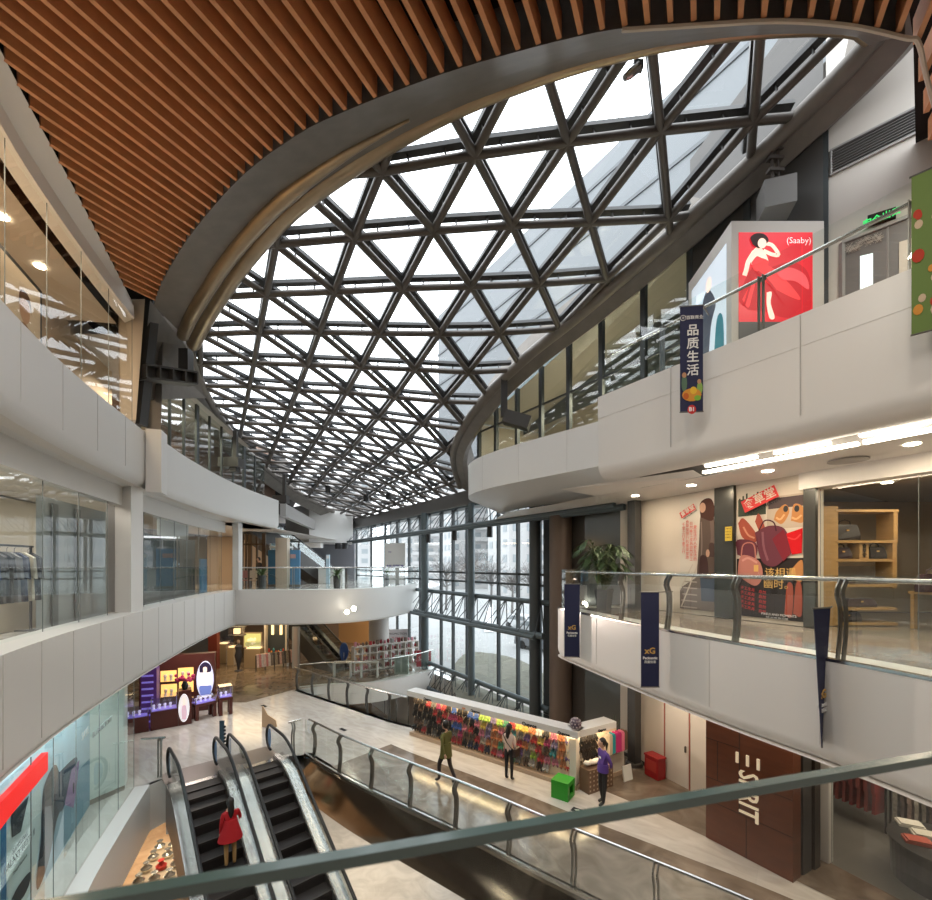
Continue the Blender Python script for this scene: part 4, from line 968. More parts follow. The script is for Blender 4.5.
PF.stroke(q([(754, 252), (748, 262), (746, 270), (744, 276)]), .09, LS, 'arm_print'); PF.stroke(q([(763, 251), (772, 255), (778, 255), (772, 246), (766, 244)]), .075, LS, 'arm_print')
PF.curve(q([(751, 263), (756, 257), (760, 258), (768, 262), (764, 271), (754, 271)]), LP2, 'bodice_print'); PF.curve(q([(775, 272), (790, 268), (805, 276), (808, 290), (795, 282), (782, 280)]), mat('lit_rose_print', (.6, .05, .06), .5, emit=(.95, .10, .12), es=.65), 'gown_fold_print'); PF.stroke(q([(757, 272), (768, 282), (785, 305)]), .05, LD, 'gown_fold_print'); PF.stroke(q([(752, 275), (748, 292), (744, 305)]), .04, LD, 'gown_fold_print')
PF.curve(q([(752, 245), (750, 238), (756, 234), (764, 235), (768, 241), (764, 246), (758, 249)]), LH, 'hair_print'); PF.ellipse(fx(761.5), fy(244), .085, .10, LS, 'face_print')
PF.curve(q([(766, 293), (771, 293), (770, 304), (774, 318), (769, 319), (766, 306)]), LS, 'leg_print')
PF.text('(Saaby)', fx(798), fy(241.5), .17, mat('lit_white_print', (.8, .7, .7), .5, emit=(1, .85, .85), es=.6))
# side face of the light box
PS = Poster.__new__(Poster); o = bl.copy(); d = (fl-bl); d.z = 0; PS.x = d.normalized(); PS.n = Vector((-PS.x.y, PS.x.x, 0))*-1; PS.n = Vector((PS.x.y, -PS.x.x, 0))
if PS.n.x > 0: PS.n = -PS.n
Ls = d.length; PS.o = Vector((bl.x, bl.y, 9.5))+PS.n*.003; PS.t = lb; PS.k = 0
LB2 = mat('pale_blue_backlit', (.5, .55, .6), .4, emit=(.75, .85, .95), es=.55)
PS.t2 = PS.rect(.18, .5, Ls-.18, ztop-9.5-.3, LB2, 'lit_side_poster')
PS.curve([(.5, .6), (.9, .6), (1.1, 1.6), (1.3, 2.0), (.9, 2.5), (.6, 1.9)], mat('side_figure', (.10, .12, .18), .5), 'figure_print'); PS.ellipse(1.0, 2.55, .12, .16, LS, 'face_print')
PS.curve([(1.2, .6), (1.6, .6), (1.6, 1.5), (1.35, 1.6)], mat('side_cyan', (.05, .35, .45), .5), 'garment_print')
# wall speaker hung from the rim
sp = thing('loudspeaker', 'grey box loudspeaker hung from the skylight rim above the light box', 'speaker', tuple(pt(778, 200, 8.9)))
g = G(); c = pt(776, 200, 8.9); g.box(c, (.55, .5, .55), rz=-.3); g.obj('cabinet', mat('speaker_grey', (.22, .215, .21), .5), sp, world=True)
g = G(); c2 = pt(774, 140, 8.95)
g.tube([c+Vector((-.06, 0, .25)), c2+Vector((-.06, 0, 0))], .03, 6); g.tube([c+Vector((.06, 0, .25)), c2+Vector((.06, 0, 0))], .03, 6)
for t in (.35, .6, .8): m = (c+Vector((0, 0, .25))).lerp(c2, t); g.box(m, (.3, .12, .06))
g.obj('bracket', ROOFSTEEL, sp, world=True)
# spotlight clamped to the skylight tube
sl_ = thing('spotlight', 'small black spotlight clamped to a skylight tube near the top of the view', 'light', tuple(pt(634, 66, 7.45)))
c = pt(632, 72, 7.5); M = Matrix.Rotation(.9, 3, 'Y')
g = G(); g.lathe([(.05, -.16), (.075, -.05), (.075, .14), (.06, .14)], c, 12, M); g.obj('can', STAINLESS, sl_, world=True)
g = G(); g.box(c+Vector((.1, 0, .1)), (.16, .1, .14)); g.bar(c+Vector((.12, 0, .15)), c+Vector((.12, .2, .5)), .04, .04); g.obj('clamp', BLACK, sl_, world=True)
# ------------------------------------------------------------------ window wall and its trusses
def cY(px): return 14.885/((px-CX)/F+.65)
def cpt(px, off=0.0): Y = cY(px); return Vector((curtx(Y), Y, 0))+Vector((-.838, -.545, 0))*off     # off>0 into the hall
w9 = thing('window_9', 'tall glass window wall with steel mullions beyond the kiosk', 'window', (0, 23, 0)); w9['kind'] = 'structure'
Z0, Z1 = -4.7, 9.1
PXS = [357, 372, 386, 398, 410, 421, 434, 442, 454, 468, 482, 499.5, 519, 540, 549]
for a, b in zip(PXS, PXS[1:]):
    p, q = cpt(a), cpt(b); g = G(); g.add([(p.x, p.y, Z0), (q.x, q.y, Z0), (q.x, q.y, Z1), (p.x, p.y, Z1)], [[0, 1, 2, 3]]); g.obj('pane', CURTGLS, w9, world=True)
ang = math.atan2(.838, -.545)
for px in PXS:
    p = cpt(px, .05); wd = {434: .0, 482: .0, 549: .38, 540: .18}.get(px, .10)
    if wd == 0: continue
    g = G(); g.box((p.x, p.y, (Z0+Z1)/2), (wd, .16, Z1-Z0), rz=ang+PI); g.obj('mullion', MULLION, w9, world=True)
g = G()
for z in (5.15, 5.6): 
    a, b = cpt(357, .02), cpt(549, .02); g.bar(a+Vector((0, 0, z)), b+Vector((0, 0, z)), .10, .10)
g.obj('transom', MULLION, w9, world=True)
for px, r, lab in ((434, .22, 'thick blue grey steel column nearest the far balcony'), (481.5, .17, 'slim blue grey steel column in the middle of the window wall'), (546, .23, 'dark round steel column at the right end of the window wall')):
    p = cpt(px, .6); g = G(); g.tube([(p.x, p.y, -4.7), (p.x, p.y, 9.0)], r*(p.y/cY(px)), 16); struct(g.obj('column', BLUESTEEL if px < 500 else MULLION, smooth=True), lab)
p = cpt(571, .55); g = G(); g.tube([(p.x, p.y, -4.7), (p.x, p.y, 8.2)], .42, 20); struct(g.obj('column', mat('bronze_column', (.16, .115, .09), .4, .3), smooth=True), 'thick brown round column behind the kiosk')
# trusses: (outer chord z, inner chord z)
def truss(name, lab, zo, zi, oo, oi, pa, pb, n, ro, ri):
    t = thing(name, lab, 'truss', tuple(cpt((pa+pb)/2)+Vector((0, 0, zo)))); t['kind'] = 'structure'
    a, b = cpt(pa, oo), cpt(pb, oo); c, d = cpt(pa, oi), cpt(pb, oi)
    up = Vector((0, 0, 1))
    g = G(); g.tube([a+up*zo, b+up*zo], ro, 10); g.obj('chord', BLUESTEEL, t, smooth=True, world=True)
    g = G(); g.tube([c+up*zi, d+up*zi], ri, 10); g.obj('chord', BLUESTEEL, t, smooth=True, world=True)
    a2, b2 = cpt(pa, oo+.9), cpt(pb, oo+.9)
    g = G(); g.tube([a2+up*(zi+.0), b2+up*(zi+.0)], ro*.8, 8); g.obj('chord', BLUESTEEL, t, smooth=True, world=True)
    g = G()
    for i in range(n):
        t0, tm, t1 = i/n, (i+.5)/n, (i+1)/n
        P = lambda u, A, B, z: A.lerp(B, u)+up*z
        m = P(tm, a, b, zo)
        for e in (t0, t1):
            g.tube([m, P(e, c, d, zi)], .024, 6); g.tube([m, P(e, a2, b2, zi)], .02, 6)
        g.tube([P(t0, c, d, zi), P(t1, a2, b2, zi)], .018, 6)
    g.obj('web_bars', MULLION, t, world=True)
truss('truss', 'top steel truss of the window wall', 9.0, 7.86, .35, .75, 352, 640, 20, .10, .14)
truss('truss', 'middle steel truss of the window wall', 4.5, 3.25, .35, .75, 416, 558, 11, .11, .13)
truss('truss', 'lowest steel truss of the window wall just above the kiosk', .32, -.95, .35, .75, 420, 556, 11, .12, .13)
# edge beam of the roof above the wall
a, b = cpt(330, -.1), cpt(600, -.1); g = G(); g.bar(a+Vector((0, 0, 9.38)), b+Vector((0, 0, 9.38)), .7, .85); g.bar(a+Vector((-.45, -.3, 9.05)), b+Vector((-.45, -.3, 9.05)), .3, .14)
struct(g.obj('beam', mat('edge_beam', (.12, .115, .11), .5)), 'grey edge beam of the skylight over the window wall')
g = G(); a, b = cpt(640, -.0), cpt(545, 0)
# black pendant lamps under the skylight and the top truss
for i, (px, y0, y1, Y, lab) in enumerate(((328, 452, 493, 27.0, 'black cylinder lamp hanging from the skylight, first from the left'), (366, 470, 501.5, 27, 'black cylinder lamp hanging from the skylight, second from the left'), (388.5, 470, 499.5, 26, 'black cylinder lamp hanging from the skylight, third from the left'))):
    g = G(); c = pt(px, y1, Y); zt = roofz(c.x, c.y); g.tube([c, c+Vector((0, 0, .42))], .16, 12); g.tube([c+Vector((0, 0, .42)), Vector((c.x, c.y, zt))], .015, 5)
    tag(g.obj('pendant_lamp', BLACK), lab, 'light', 'black pendant lamps under the skylight')
for i, (px, lab) in enumerate(((440, 'black lamp below the top truss beside the thick column'), (467, 'black lamp below the top truss, middle one'), (503, 'black lamp below the top truss above the slim column side'))):
    p = cpt(px, .75); g = G(); g.tube([(p.x, p.y, 7.25), (p.x, p.y, 7.72)], .13, 12); tag(g.obj('truss_lamp', BLACK), lab, 'light', 'black lamps under the top truss')
# black box speakers on brackets under the left rim
for px, Y, w, lab in ((231, 19.5, .9, 'dark box lamp bracket on the left rim above the white fascia'), (281, 25.5, .8, 'dark box lamp bracket on the left rim farther away')):
    c = pt(px, 463 if px < 250 else 499.5, Y); g = G(); g.box(c, (w*1.0, .5, .42)); g.box(c+Vector((.15, 0, -.3)), (.3, .3, .2)); g.box(c+Vector((.15, .1, .8)), (.16, .16, 1.3))
    tag(g.obj('bracket_lamp', DARKSTEEL), lab, 'light')
c = pt(572, 372, 15.2); sb = thing('floodlight', 'dark box floodlight on an arm from the right skylight rim', 'light', tuple(pt(512, 415, 15)))
g = G(); c = pt(505, 417, 15.0); d = pt(530, 424, 14.8); g.bar(c, d, .45, .42); g.obj('box', DARKSTEEL, sb, world=True)
g = G(); g.box(pt(504, 398, 15.1), (.22, .22, 1.3)); g.obj('arm', DARKSTEEL, sb, world=True)

# ------------------------------------------------------------------ outside the window wall
g = G(); g.poly([(-60, 5, -.35), (150, 5, -.35), (150, 260, -.35), (-60, 260, -.35)])
# cut by keeping only what lies beyond the wall
og = bpy.data.objects
g = G(); n = Vector((.838, .545, 0)); a, b = cpt(300, -.4), cpt(549, -.4); far = 180
P = [b+Vector((3, -4.6, 0)), b+Vector((160, -60, 0)), b+n*far+Vector((160, 0, 0)), a+n*far+Vector((-120, 120, 0)), a]
g.poly([(p.x, p.y, -.35) for p in P]); struct(g.obj('ground_outside', mat('asphalt_pale', (.30, .30, .295), .8, noise=(.4, .12, (1, 1, 1)))), 'pale street paving outside the window wall')
g = G(); pts = [onz(x, y, -.30) for x, y in ((448, 672), (470, 652), (520, 660), (560, 690), (556, 728), (500, 722), (462, 705))]; pts = smooth_path([tuple(p) for p in pts]+[tuple(pts[0])], 4)[:-1]
g.poly([tuple(p) for p in pts]); struct(g.obj('lawn_outside', mat('dry_grass', (.13, .125, .095), .9, noise=(3, .5, (1, 1, 1)))), 'dry grass patch outside the window wall')
g = G(); pts = [onz(x, y, -.28) for x, y in ((484, 632), (493, 632), (493, 604), (489, 604))]; g.poly([tuple(p) for p in pts]); struct(g.obj('road_marking', TXTW), 'white crossing stripes on the street')
FACADE = mat('apartment_facade', (.36, .35, .345), .8); FWIN = mat('apartment_window', (.21, .23, .24), .3)
def tower(x, y, w, d, h, fl, cols, lab, m=FACADE, rz=0.25):
    t = thing('apartment_building', lab, 'building', (x, y, -.35), rz)
    g = G(); g.box((0, 0, h/2), (w, d, h)); g.obj('walls', m, t)
    g = G(); hh = h/fl
    for f in range(fl):
        for c in range(cols): g.box((-w/2+(c+.5)*w/cols, -d/2-.03, (f+.5)*hh), (w/cols*.5, .1, hh*.5))
        for c in range(3): g.box((-w/2-.03, -d/2+(c+.5)*d/3, (f+.5)*hh), (.1, d/3*.45, hh*.5))
    g.obj('glazing_pattern', FWIN, t)
    g = G()
    for f in range(fl): g.box((0, -d/2-.5, f*hh+.15), (w*.42, 1.0, .3)); g.box((0, -d/2-.98, f*hh+.7), (w*.42, .06, .9))
    g.obj('balcony_slabs', m, t)
    g = G(); g.box((0, 0, h+.8), (w*.5, d*.5, 1.6)); g.obj('roof_block', m, t)
    return t
tower(14, 95, 15, 14, 46, 15, 5, 'pale apartment tower with balconies seen through the right panes')
tower(1.5, 125, 15, 14, 38, 12, 5, 'paler apartment tower farther away through the middle panes')
tower(34, 110, 20, 14, 60, 20, 6, 'tall apartment tower at the right end of the window wall')
tower(-16, 160, 22, 16, 26, 8, 6, 'hazy low apartment block far behind the bare trees')
tower(-45, 150, 24, 16, 34, 11, 6, 'hazy apartment block seen through the far left panes')
def tree(x, y, h, lab, seed):
    rr = random.Random(seed); t = thing('bare_tree', lab, 'tree', (x, y, -.35), 0, 'bare trees outside the window wall')
    g = G(); g.tube([(0, 0, 0), (.1, 0, h*.4), (0, .1, h*.6)], [.18, .14, .1], 8); g.obj('trunk', mat('bark', (.12, .11, .105), .8), t)
    g = G()
    for i in range(46):
        z = h*rr.uniform(.35, .6); a = rr.uniform(0, 2*PI); L = h*rr.uniform(.22, .45); e = rr.uniform(.3, 1.2)
        p0 = Vector((0, 0, z)); p1 = p0+Vector((math.cos(a)*math.cos(e), math.sin(a)*math.cos(e), math.sin(e)))*L
        g.tube([p0, p0.lerp(p1, .5)+Vector((0, 0, .1)), p1], [.06, .04, .015], 4)
        for k in range(4):
            s = p0.lerp(p1, rr.uniform(.4, 1)); b = rr.uniform(0, 2*PI); g.tube([s, s+Vector((math.cos(b)*.6, math.sin(b)*.6, rr.uniform(.1, .7)))*h*.14], .018, 3)
    g.obj('branches', mat('bark', (.12, .11, .105), .8), t); return t
for i, (px, Y, h, lab) in enumerate(((446, 62, 9.0, 'bare street tree outside, nearest the thick column'), (470, 70, 9.5, 'bare street tree outside, second from the thick column'), (491, 66, 8.5, 'bare street tree outside beyond the slim column'), (512, 58, 7.0, 'bare street tree outside behind the parked cars'), (531, 64, 8.0, 'bare street tree outside nearest the dark round column'))):
    tree((px-CX)/F*Y, Y, h, lab, i)
def car(px, py, rz, col, lab):
    c = onz(px, py, -.35); t = thing('car', lab, 'car', tuple(c), rz, 'cars parked outside')
    m = mat('car_paint_'+col[0], col[1], .3, .2, coat=.5)
    g = G(); pr = [(-2.1, .25), (-2.15, .7), (-1.3, .88), (-.8, 1.38), (.9, 1.42), (1.6, .95), (2.1, .85), (2.15, .3)]; n = len(pr)
    g.add([(x, -.82, z) for x, z in pr]+[(x, .82, z) for x, z in pr], [list(range(n)), [n+i for i in range(n)][::-1]]+[[i, (i+1) % n, n+(i+1) % n, n+i] for i in range(n)]); g.obj('body', m, t)
    g = G()
    for s in (-1, 1): g.add([(-1.1, s*.83, .93), (-.72, s*.83, 1.3), (.82, s*.83, 1.33), (1.35, s*.83, .95)], [[0, 1, 2, 3]])
    g.add([(-1.28, -.7, .91), (-.84, -.7, 1.35), (-.84, .7, 1.35), (-1.28, .7, .91)], [[0, 1, 2, 3]]); g.obj('window_glass', FWIN, t)
    for sx in (-1.35, 1.35):
        for sy in (-.75, .75):
            g = G(); g.lathe([(0, -.1), (.32, -.1), (.32, .1), (0, .1)], (sx, sy, .32), 14, Matrix.Rotation(PI/2, 3, 'X')); g.obj('wheel', BLACK, t)
    return t
car(543, 650, 2.3, ('grey', (.22, .23, .25)), 'grey parked car outside, nearest the window wall'); car(537, 636, 2.3, ('silver', (.48, .49, .5)), 'silver parked car outside behind the grey one'); car(524, 629, 2.3, ('white', (.62, .62, .62)), 'white parked car outside, farthest of the row')
# neighbouring building above the skylight on the right
g = G(); nb = thing('neighbour_building', 'pale neighbouring building rising over the right edge of the skylight', 'building', (11, 10, 14)); up = Vector((0, 0, 1))
def nbp(Y, z): return Vector((11-.65*(Y-7), Y, z))
g.add([nbp(1, 13), nbp(26.5, 11.5), nbp(26.5, 21.0), nbp(1, 21.0)]+[p+Vector((4, 2.6, 0)) for p in (nbp(1, 13), nbp(26.5, 11.5), nbp(26.5, 21.0), nbp(1, 21.0))], [[0, 1, 2, 3], [7, 6, 5, 4], [3, 2, 6, 7], [1, 5, 6, 2], [0, 3, 7, 4]])
g.obj('walls', mat('neighbour_facade', (.20, .215, .225), .7), nb, world=True)
g = G()
for z in (16.8, 18.6, 20.2): g.bar(nbp(1, z)-Vector((.02, .012, 0)), nbp(26.5, z)-Vector((.02, .012, 0)), .05, .12)
g.obj('facade_joints', mat('neighbour_joint', (.12, .13, .14), .6), nb, world=True)

# ------------------------------------------------------------------ escalators
def escalator(top, down, rise, hw, label, group=None, ads=True, dark=False):
    SK, DK, CL = (DARKSTEEL, mat('dark_deck', (.09, .09, .09), .35, .5), DARKSTEEL) if dark else (BRUSHED, STAINLESS, mat('truss_cladding', (.20, .185, .175), .35, .6))
    """top: centre of the comb line on the upper floor; down: horizontal unit direction the steps descend in"""
    ang = math.atan2(down.y, down.x)
    t = thing('escalator', label, 'escalator', tuple(top), ang, group)       # local +x runs down
    tan = math.tan(math.radians(30)); run = rise/tan
    def zc(s):
        if s < .4: return 0.0
        if s < 1.4: return -tan*(s-.4)**2/2
        return -tan*(s-.9)
    S = [-1.0, -.5, 0, .2, .4, .6, .8, 1.0, 1.2, 1.4]+[1.4+.5*i for i in range(1, int(run/.5)+1)]
    send = S[-1]
    def side(y, th, z0, z1, m, name, s0=-1.0, zs=None):
        g = G(); SS = [s for s in S if s >= s0]; vs = []
        for s in SS:
            for yy, zz in ((y-th/2, z0), (y+th/2, z0), (y+th/2, z1), (y-th/2, z1)): vs.append((s, yy, zc(s)+zz))
        n = len(SS); fs = [[4*i+k, 4*i+(k+1) % 4, 4*i+4+(k+1) % 4, 4*i+4+k] for i in range(n-1) for k in range(4)]
        fs += [[3, 2, 1, 0], [4*n-4, 4*n-3, 4*n-2, 4*n-1]]; g.add(vs, fs); return g.obj(name, m, t)
    for sg in (-1, 1):
        side(sg*(hw+.02), .03, -.12, .13, SK, 'skirt_panel', .0)
        side(sg*(hw+.15), .24, .10, .16, DK, 'deck', -.25)
        side(sg*(hw+.11), .012, .16, .86, glass('escalator_glass', (.88, .92, .91), .08), 'glass_panel', -.55)
        # newel end glass
        g = G(); R = .36; c = (-.55, .50); arc = [(c[0]+R*math.cos(a), c[1]+R*math.sin(a)) for a in [PI/2+PI*k/10 for k in range(11)]]
        g.add([(x, sg*(hw+.11), z) for x, z in arc], [list(range(11))]); ngo = g.obj('newel_glass', glass('escalator_glass', (.88, .92, .91), .08), t)
        if ads:
            g = G(); g.add([(c[0]-.02+.24*math.cos(a)*(1 if math.cos(a) < 0 else .3), sg*(hw+.104)-.0, c[1]-.02+.30*math.sin(a)) for a in [2*PI*k/18 for k in range(18)]], [list(range(18))]); g.obj('newel_sticker', mat('blue_sticker', (.07, .20, .42), .4), ngo)
        g = G(); arc2 = [(c[0]+.38*math.cos(a), c[1]+.39*math.sin(a)) for a in [PI/2+PI*k/8 for k in range(9)]][::-1]
        hp = [(x, sg*(hw+.11), z) for x, z in arc2]+[(s, sg*(hw+.11), zc(s)+.89) for s in S if s > -.5]
        g.tube(hp, .042, 8); g.obj('handrail', BLACK, t, smooth=True)
        side(sg*(hw+.262), .04, -.95, .14, CL, 'truss_cladding', 0)
        side(sg*(hw+.262), .03, .10, .165, DK, 'outer_deck', -.25)
    # underside
    g = G(); SS = [s for s in S if s >= 0]; vs = []
    for s in SS: vs += [(s, -hw-.262, zc(s)-.94), (s, hw+.262, zc(s)-.94)]
    g.add(vs, [[2*i, 2*i+1, 2*i+3, 2*i+2] for i in range(len(SS)-1)]); g.obj('underside', DARKSTEEL, t)
    d = .40; k = 0; s = .12
    while s < send-.1:
        z = zc(s)+.0
        g = G(); zt = round(z, 3)
        g.box((s+d/2, 0, zc(s+d/2)-.0-.03), (d-.012, 2*hw, .05)); zn = zc(s+d*1.5)
        dz = zc(s+d/2)-zn
        g.cur = 1
        if dz > .01: g.box((s+d-.012, 0, zc(s+d/2)-.05-dz/2), (.02, 2*hw, dz))
        g.cur = 2
        g.box((s+d-.03, 0, zc(s+d/2)-.004), (.03, 2*hw, .006))
        g.obj('step', [STEP, RISER, mat('step_nosing', (.075, .065, .06), .4, .4)], t); s += d
        k += 1
        if k > 40: break
    g = G(); g.box((.02, 0, .005), (.2, 2*hw, .02)); g.obj('comb_plate', STAINLESS, t)
    g = G(); g.box((-.62, 0, .008), (1.1, 2*hw+.3, .014)); g.obj('landing_plate', mat('landing_plate', (.20, .17, .155), .35, .4), t)
    return t
D2 = D.copy()
escalator(ESC_A, D2, 5.6, .47, 'left of the two near escalators, with a person in red on it', 'near escalators', True)
escalator(ESC_B, D2, 5.6, .47, 'right of the two near escalators, beside the bridge railing', 'near escalators', True)
u = Vector((.46, .888, 0)); escalator(Vector((-13.75, 24.0, 9.3)), u, 4.55, .45, 'far escalator climbing to the third storey behind the left fascia', None, False, True)
u = Vector((.80, -.6, 0)); escalator(Vector((-12.2, 29.0, 3.2)), u, 3.2, .45, 'far escalator below the far balcony, seen from its dark side', None, False, True)
# landing floor panel between the comb plates
g = G(); P = [combL-D*.02, combR-D*.02, combR-D*1.15, combL-D*1.15]; g.poly([(p.x, p.y, .003) for p in P]); struct(g.obj('floor_inlay', mat('landing_steel', (.25, .215, .19), .35, .4)), 'brushed steel landing in front of the near escalators')

# ------------------------------------------------------------------ balustrades
def balustrade(name, lab, path, z, side, step, h=1.10, post=True, pane=1.3, railr=.032, first=.35, curved=True, decal=False, glassh=1.13, rail=True, posts=None):
    """side +1: posts stand to the left of the path"""
    mid = at_len(path, arclen(path)[-1]/2)[0]; t = thing(name, lab, 'railing', (mid.x, mid.y, z)); L = arclen(path)[-1]
    n = max(1, round(L/pane))
    for i in range(n):
        P = sub_path(path, L*i/n+.008, L*(i+1)/n-.008, .35); g = G()
        g.add([(p.x, p.y, z) for p in P]+[(p.x, p.y, z+glassh) for p in P], [[j, j+1, len(P)+j+1, len(P)+j] for j in range(len(P)-1)]); g.obj('glass_panel', GLS, t, world=True)
    rp = []
    for i, p in enumerate(path):
        tt = path[min(i+1, len(path)-1)]-path[max(i-1, 0)]; tt.normalize(); rp.append(p+Vector((-tt.y, tt.x, 0))*side*.14+Vector((0, 0, z+h-.02)))
    if rail: g = G(); g.tube(rp, railr, 8); g.obj('handrail', STAINLESS, t, smooth=True, world=True)
    if post:
        for s in (posts or [first+step*k for k in range(int((L-.05-first)/step)+1)]):
            p, tt = at_len(path, s); nn = Vector((-tt.y, tt.x, 0))*side
            for d in (-.035, .035):
                g = G(); b = p+tt*d; Z = Vector((0, 0, z))
                cv = [b+nn*.05+Z, b+nn*.10+Z+Vector((0, 0, .35)), b+nn*.10+Z+Vector((0, 0, .7)), b+nn*.03+Z+Vector((0, 0, .92)), b+nn*.12+Z+Vector((0, 0, h-.03))]
                if not curved: cv = [b+nn*.06+Z, b+nn*.06+Z+Vector((0, 0, h-.1)), b+nn*.14+Z+Vector((0, 0, h-.03))]
                P = smooth_path([tuple(q) for q in cv], 4) if curved else cv
                for q0, q1 in zip(P, P[1:]): g.bar(q0, q1+(q1-q0)*.08, .016, .075, up=nn)
                g.obj('post', BRUSHED, t, world=True)
    return t
br = [p for p in RAILP if p.y > 2.6]
balustrade('balustrade', 'glass balustrade with steel rail along the bridge above the dark mirror apron', br, .0, 1, 1.45, first=.45)
# short return of that rail to the escalator
P = [Vector((-5.44, 13.64, 0)), Vector((-5.16, 13.93, 0))]
balustrade('balustrade', 'short glass balustrade end piece beside the right escalator', P, 0, 1, .5, pane=.7, first=.12)
balustrade('balustrade', 'glass balustrade with curved posts on the far side of the bridge', [p for p in vbp if p.x < -1.9], 0, 1 if False else -1, 1.32, first=.12)
balustrade('balustrade', 'curved glass balustrade across the far void in front of the gift shop', vbf, 0.02, 1, 9, post=False)
fp = [p for p in off_path(FP, .1) if p.x < 0]
balustrade('balustrade', 'glass balustrade along the far second storey balcony', fp, 4.85, 1, 2.4, h=1.05, curved=False, first=.4, pane=2.4, glassh=1.0)
def s_at(P, px):
    u = (px-CX)/F; L = arclen(P)
    for i in range(len(P)-1):
        a, b = P[i].x-u*P[i].y, P[i+1].x-u*P[i+1].y
        if a*b <= 0: return L[i]+(L[i+1]-L[i])*a/(a-b)
    return 1.0
rp_ = [p for p in off_path(RP, -.1) if p.x < 4.4 or p.y < 12]
balustrade('balustrade', 'glass balustrade along the right second storey balcony', rp_, 4.70, -1, 1.75, h=1.12, pane=1.75, first=.6, glassh=1.17, posts=[s_at(rp_, x) for x in (932+40, 838, 733, 665, 619, 575)])
r3p = [r3(2.0)+Vector((.1, .0, 0)), r3(4)+Vector((.1, 0, 0)), r3(6)+Vector((.1, 0, 0)), r3(8)+Vector((.1, 0, 0)), r3(10.5)+Vector((.1, 0, 0))]
balustrade('balustrade', 'glass balustrade along the right third storey balcony', r3p, 10.0, -1, 1.9, h=1.06, pane=1.9, curved=False, first=.95, glassh=1.25)
# left landing railing beside the escalator
P = [pt(136, 781, 12.0), pt(163, 783, 12.45)]; P = [Vector((-8.9, 12.05, 0)), Vector((-8.45, 12.5, 0)), Vector((-8.1, 12.35, 0))]
balustrade('balustrade', 'short glass balustrade at the end of the left shopfront', [Vector((-9.15, 12.3, 0)), Vector((-8.55, 12.42, 0))], 0, 1, .5, pane=1.2, curved=False, first=.5)
# frameless glass balustrade right in front of the viewer
ng = [Vector((-.9, .078, 0)), Vector((-.232, .264, 0)), Vector((.49, .465, 0)), Vector((1.6, .774, 0)), Vector((2.8, 1.108, 0))]
nt_ = thing('glass_rail', 'frameless thick glass balustrade close to the viewer along the bottom of the picture', 'railing', (0, .335, 4.7))
g = G(); NGW = .010; zt = EYE-.2
g.sweep(smooth_path(ng, 6), [(-NGW/2, 4.4), (-NGW/2, zt-.004), (NGW/2, zt-.004), (NGW/2, 4.4)], True)
g2 = G(); P_ = smooth_path(ng, 6)
g = G(); g.sweep(P_, [(0, 4.4), (0, zt-.009)], False); g.obj('glass_panel', glass('near_glass', (.965, .97, .965), .006, graz=.18), nt_, world=True)
g2.sweep(P_, [(-NGW/2, zt-.008), (-NGW/2, zt), (NGW/2, zt), (NGW/2, zt-.008)], True); g2.obj('polished_edge', mat('glass_edge_green', (.045, .075, .07), .15, spec=.7), nt_, world=True)
g = G(); P = [(p.x, p.y) for p in off_path(P_, .03)]; 
pts = [(p.x+.02, p.y-.06) for p in P_]; g.holed([[(-3, -.3)]+pts+[(4.5, 1.3), (4.5, -3), (-3, -3)]], 4.7); struct(g.obj('floor_upper', FLOORL2), 'floor of the balcony the viewer stands on')
# ------------------------------------------------------------------ slipper kiosk
ORD = ['first', 'second', 'third', 'fourth', 'fifth', 'sixth', 'seventh', 'eighth', 'ninth', 'tenth', 'eleventh', 'twelfth', 'thirteenth', 'fourteenth', 'fifteenth', 'sixteenth', 'seventeenth', 'eighteenth', 'nineteenth', 'twentieth', 'twenty-first', 'twenty-second', 'twenty-third', 'twenty-fourth', 'twenty-fifth', 'twenty-sixth', 'twenty-seventh', 'twenty-eighth', 'twenty-ninth', 'thirtieth']
K0, K1, K2 = Vector((-1.98, 15.5, 0)), Vector((2.9, 11.72, 0)), Vector((4.5, 12.65, 0))
d1, d2 = (K1-K0).normalized(), (K2-K1).normalized(); n1, n2 = Vector((d1.y, -d1.x, 0)), Vector((d2.y, -d2.x, 0))
up = Vector((0, 0, 1))
KPAN = mat('kiosk_panel', (.66, .54, .40), .45); KBASE = mat('kiosk_base', (.42, .31, .22), .45)
kk = thing('sales_kiosk', 'white topped L-shaped kiosk wall hung with slippers beside the window wall', 'kiosk', tuple(K1))
L1k, L2k = (K1-K0).length, (K2-K1).length
def wbox(g, P, d, n, x0, x1, y0, y1, z0, z1):
    v = [P+d*x+n*y+up*z for z in (z0, z1) for x, y in ((x0, y0), (x1, y0), (x1, y1), (x0, y1))]
    g.add(v, [[3, 2, 1, 0], [4, 5, 6, 7], [0, 1, 5, 4], [1, 2, 6, 5], [2, 3, 7, 6], [3, 0, 4, 7]])
g = G(); wbox(g, K0, d1, n1, 0, L1k, -.32, -.22, .10, 1.42); g.obj('display_panel', KPAN, kk, world=True)
g = G(); wbox(g, K1, d2, n2, 0, L2k, -.32, -.22, .10, 1.42); g.obj('display_panel', KPAN, kk, world=True)
g = G(); wbox(g, K0, d1, n1, -.02, L1k+.05, -.34, .0, 0, .12); wbox(g, K1, d2, n2, 0, L2k, -.34, .02, 0, .12); g.obj('base_plinth', KBASE, kk, world=True)
g = G(); wbox(g, K0, d1, n1, -.05, L1k+.12, -.36, .10, 1.42, 1.60); tf = g.obj('top_fascia', WHITE, kk, world=True)
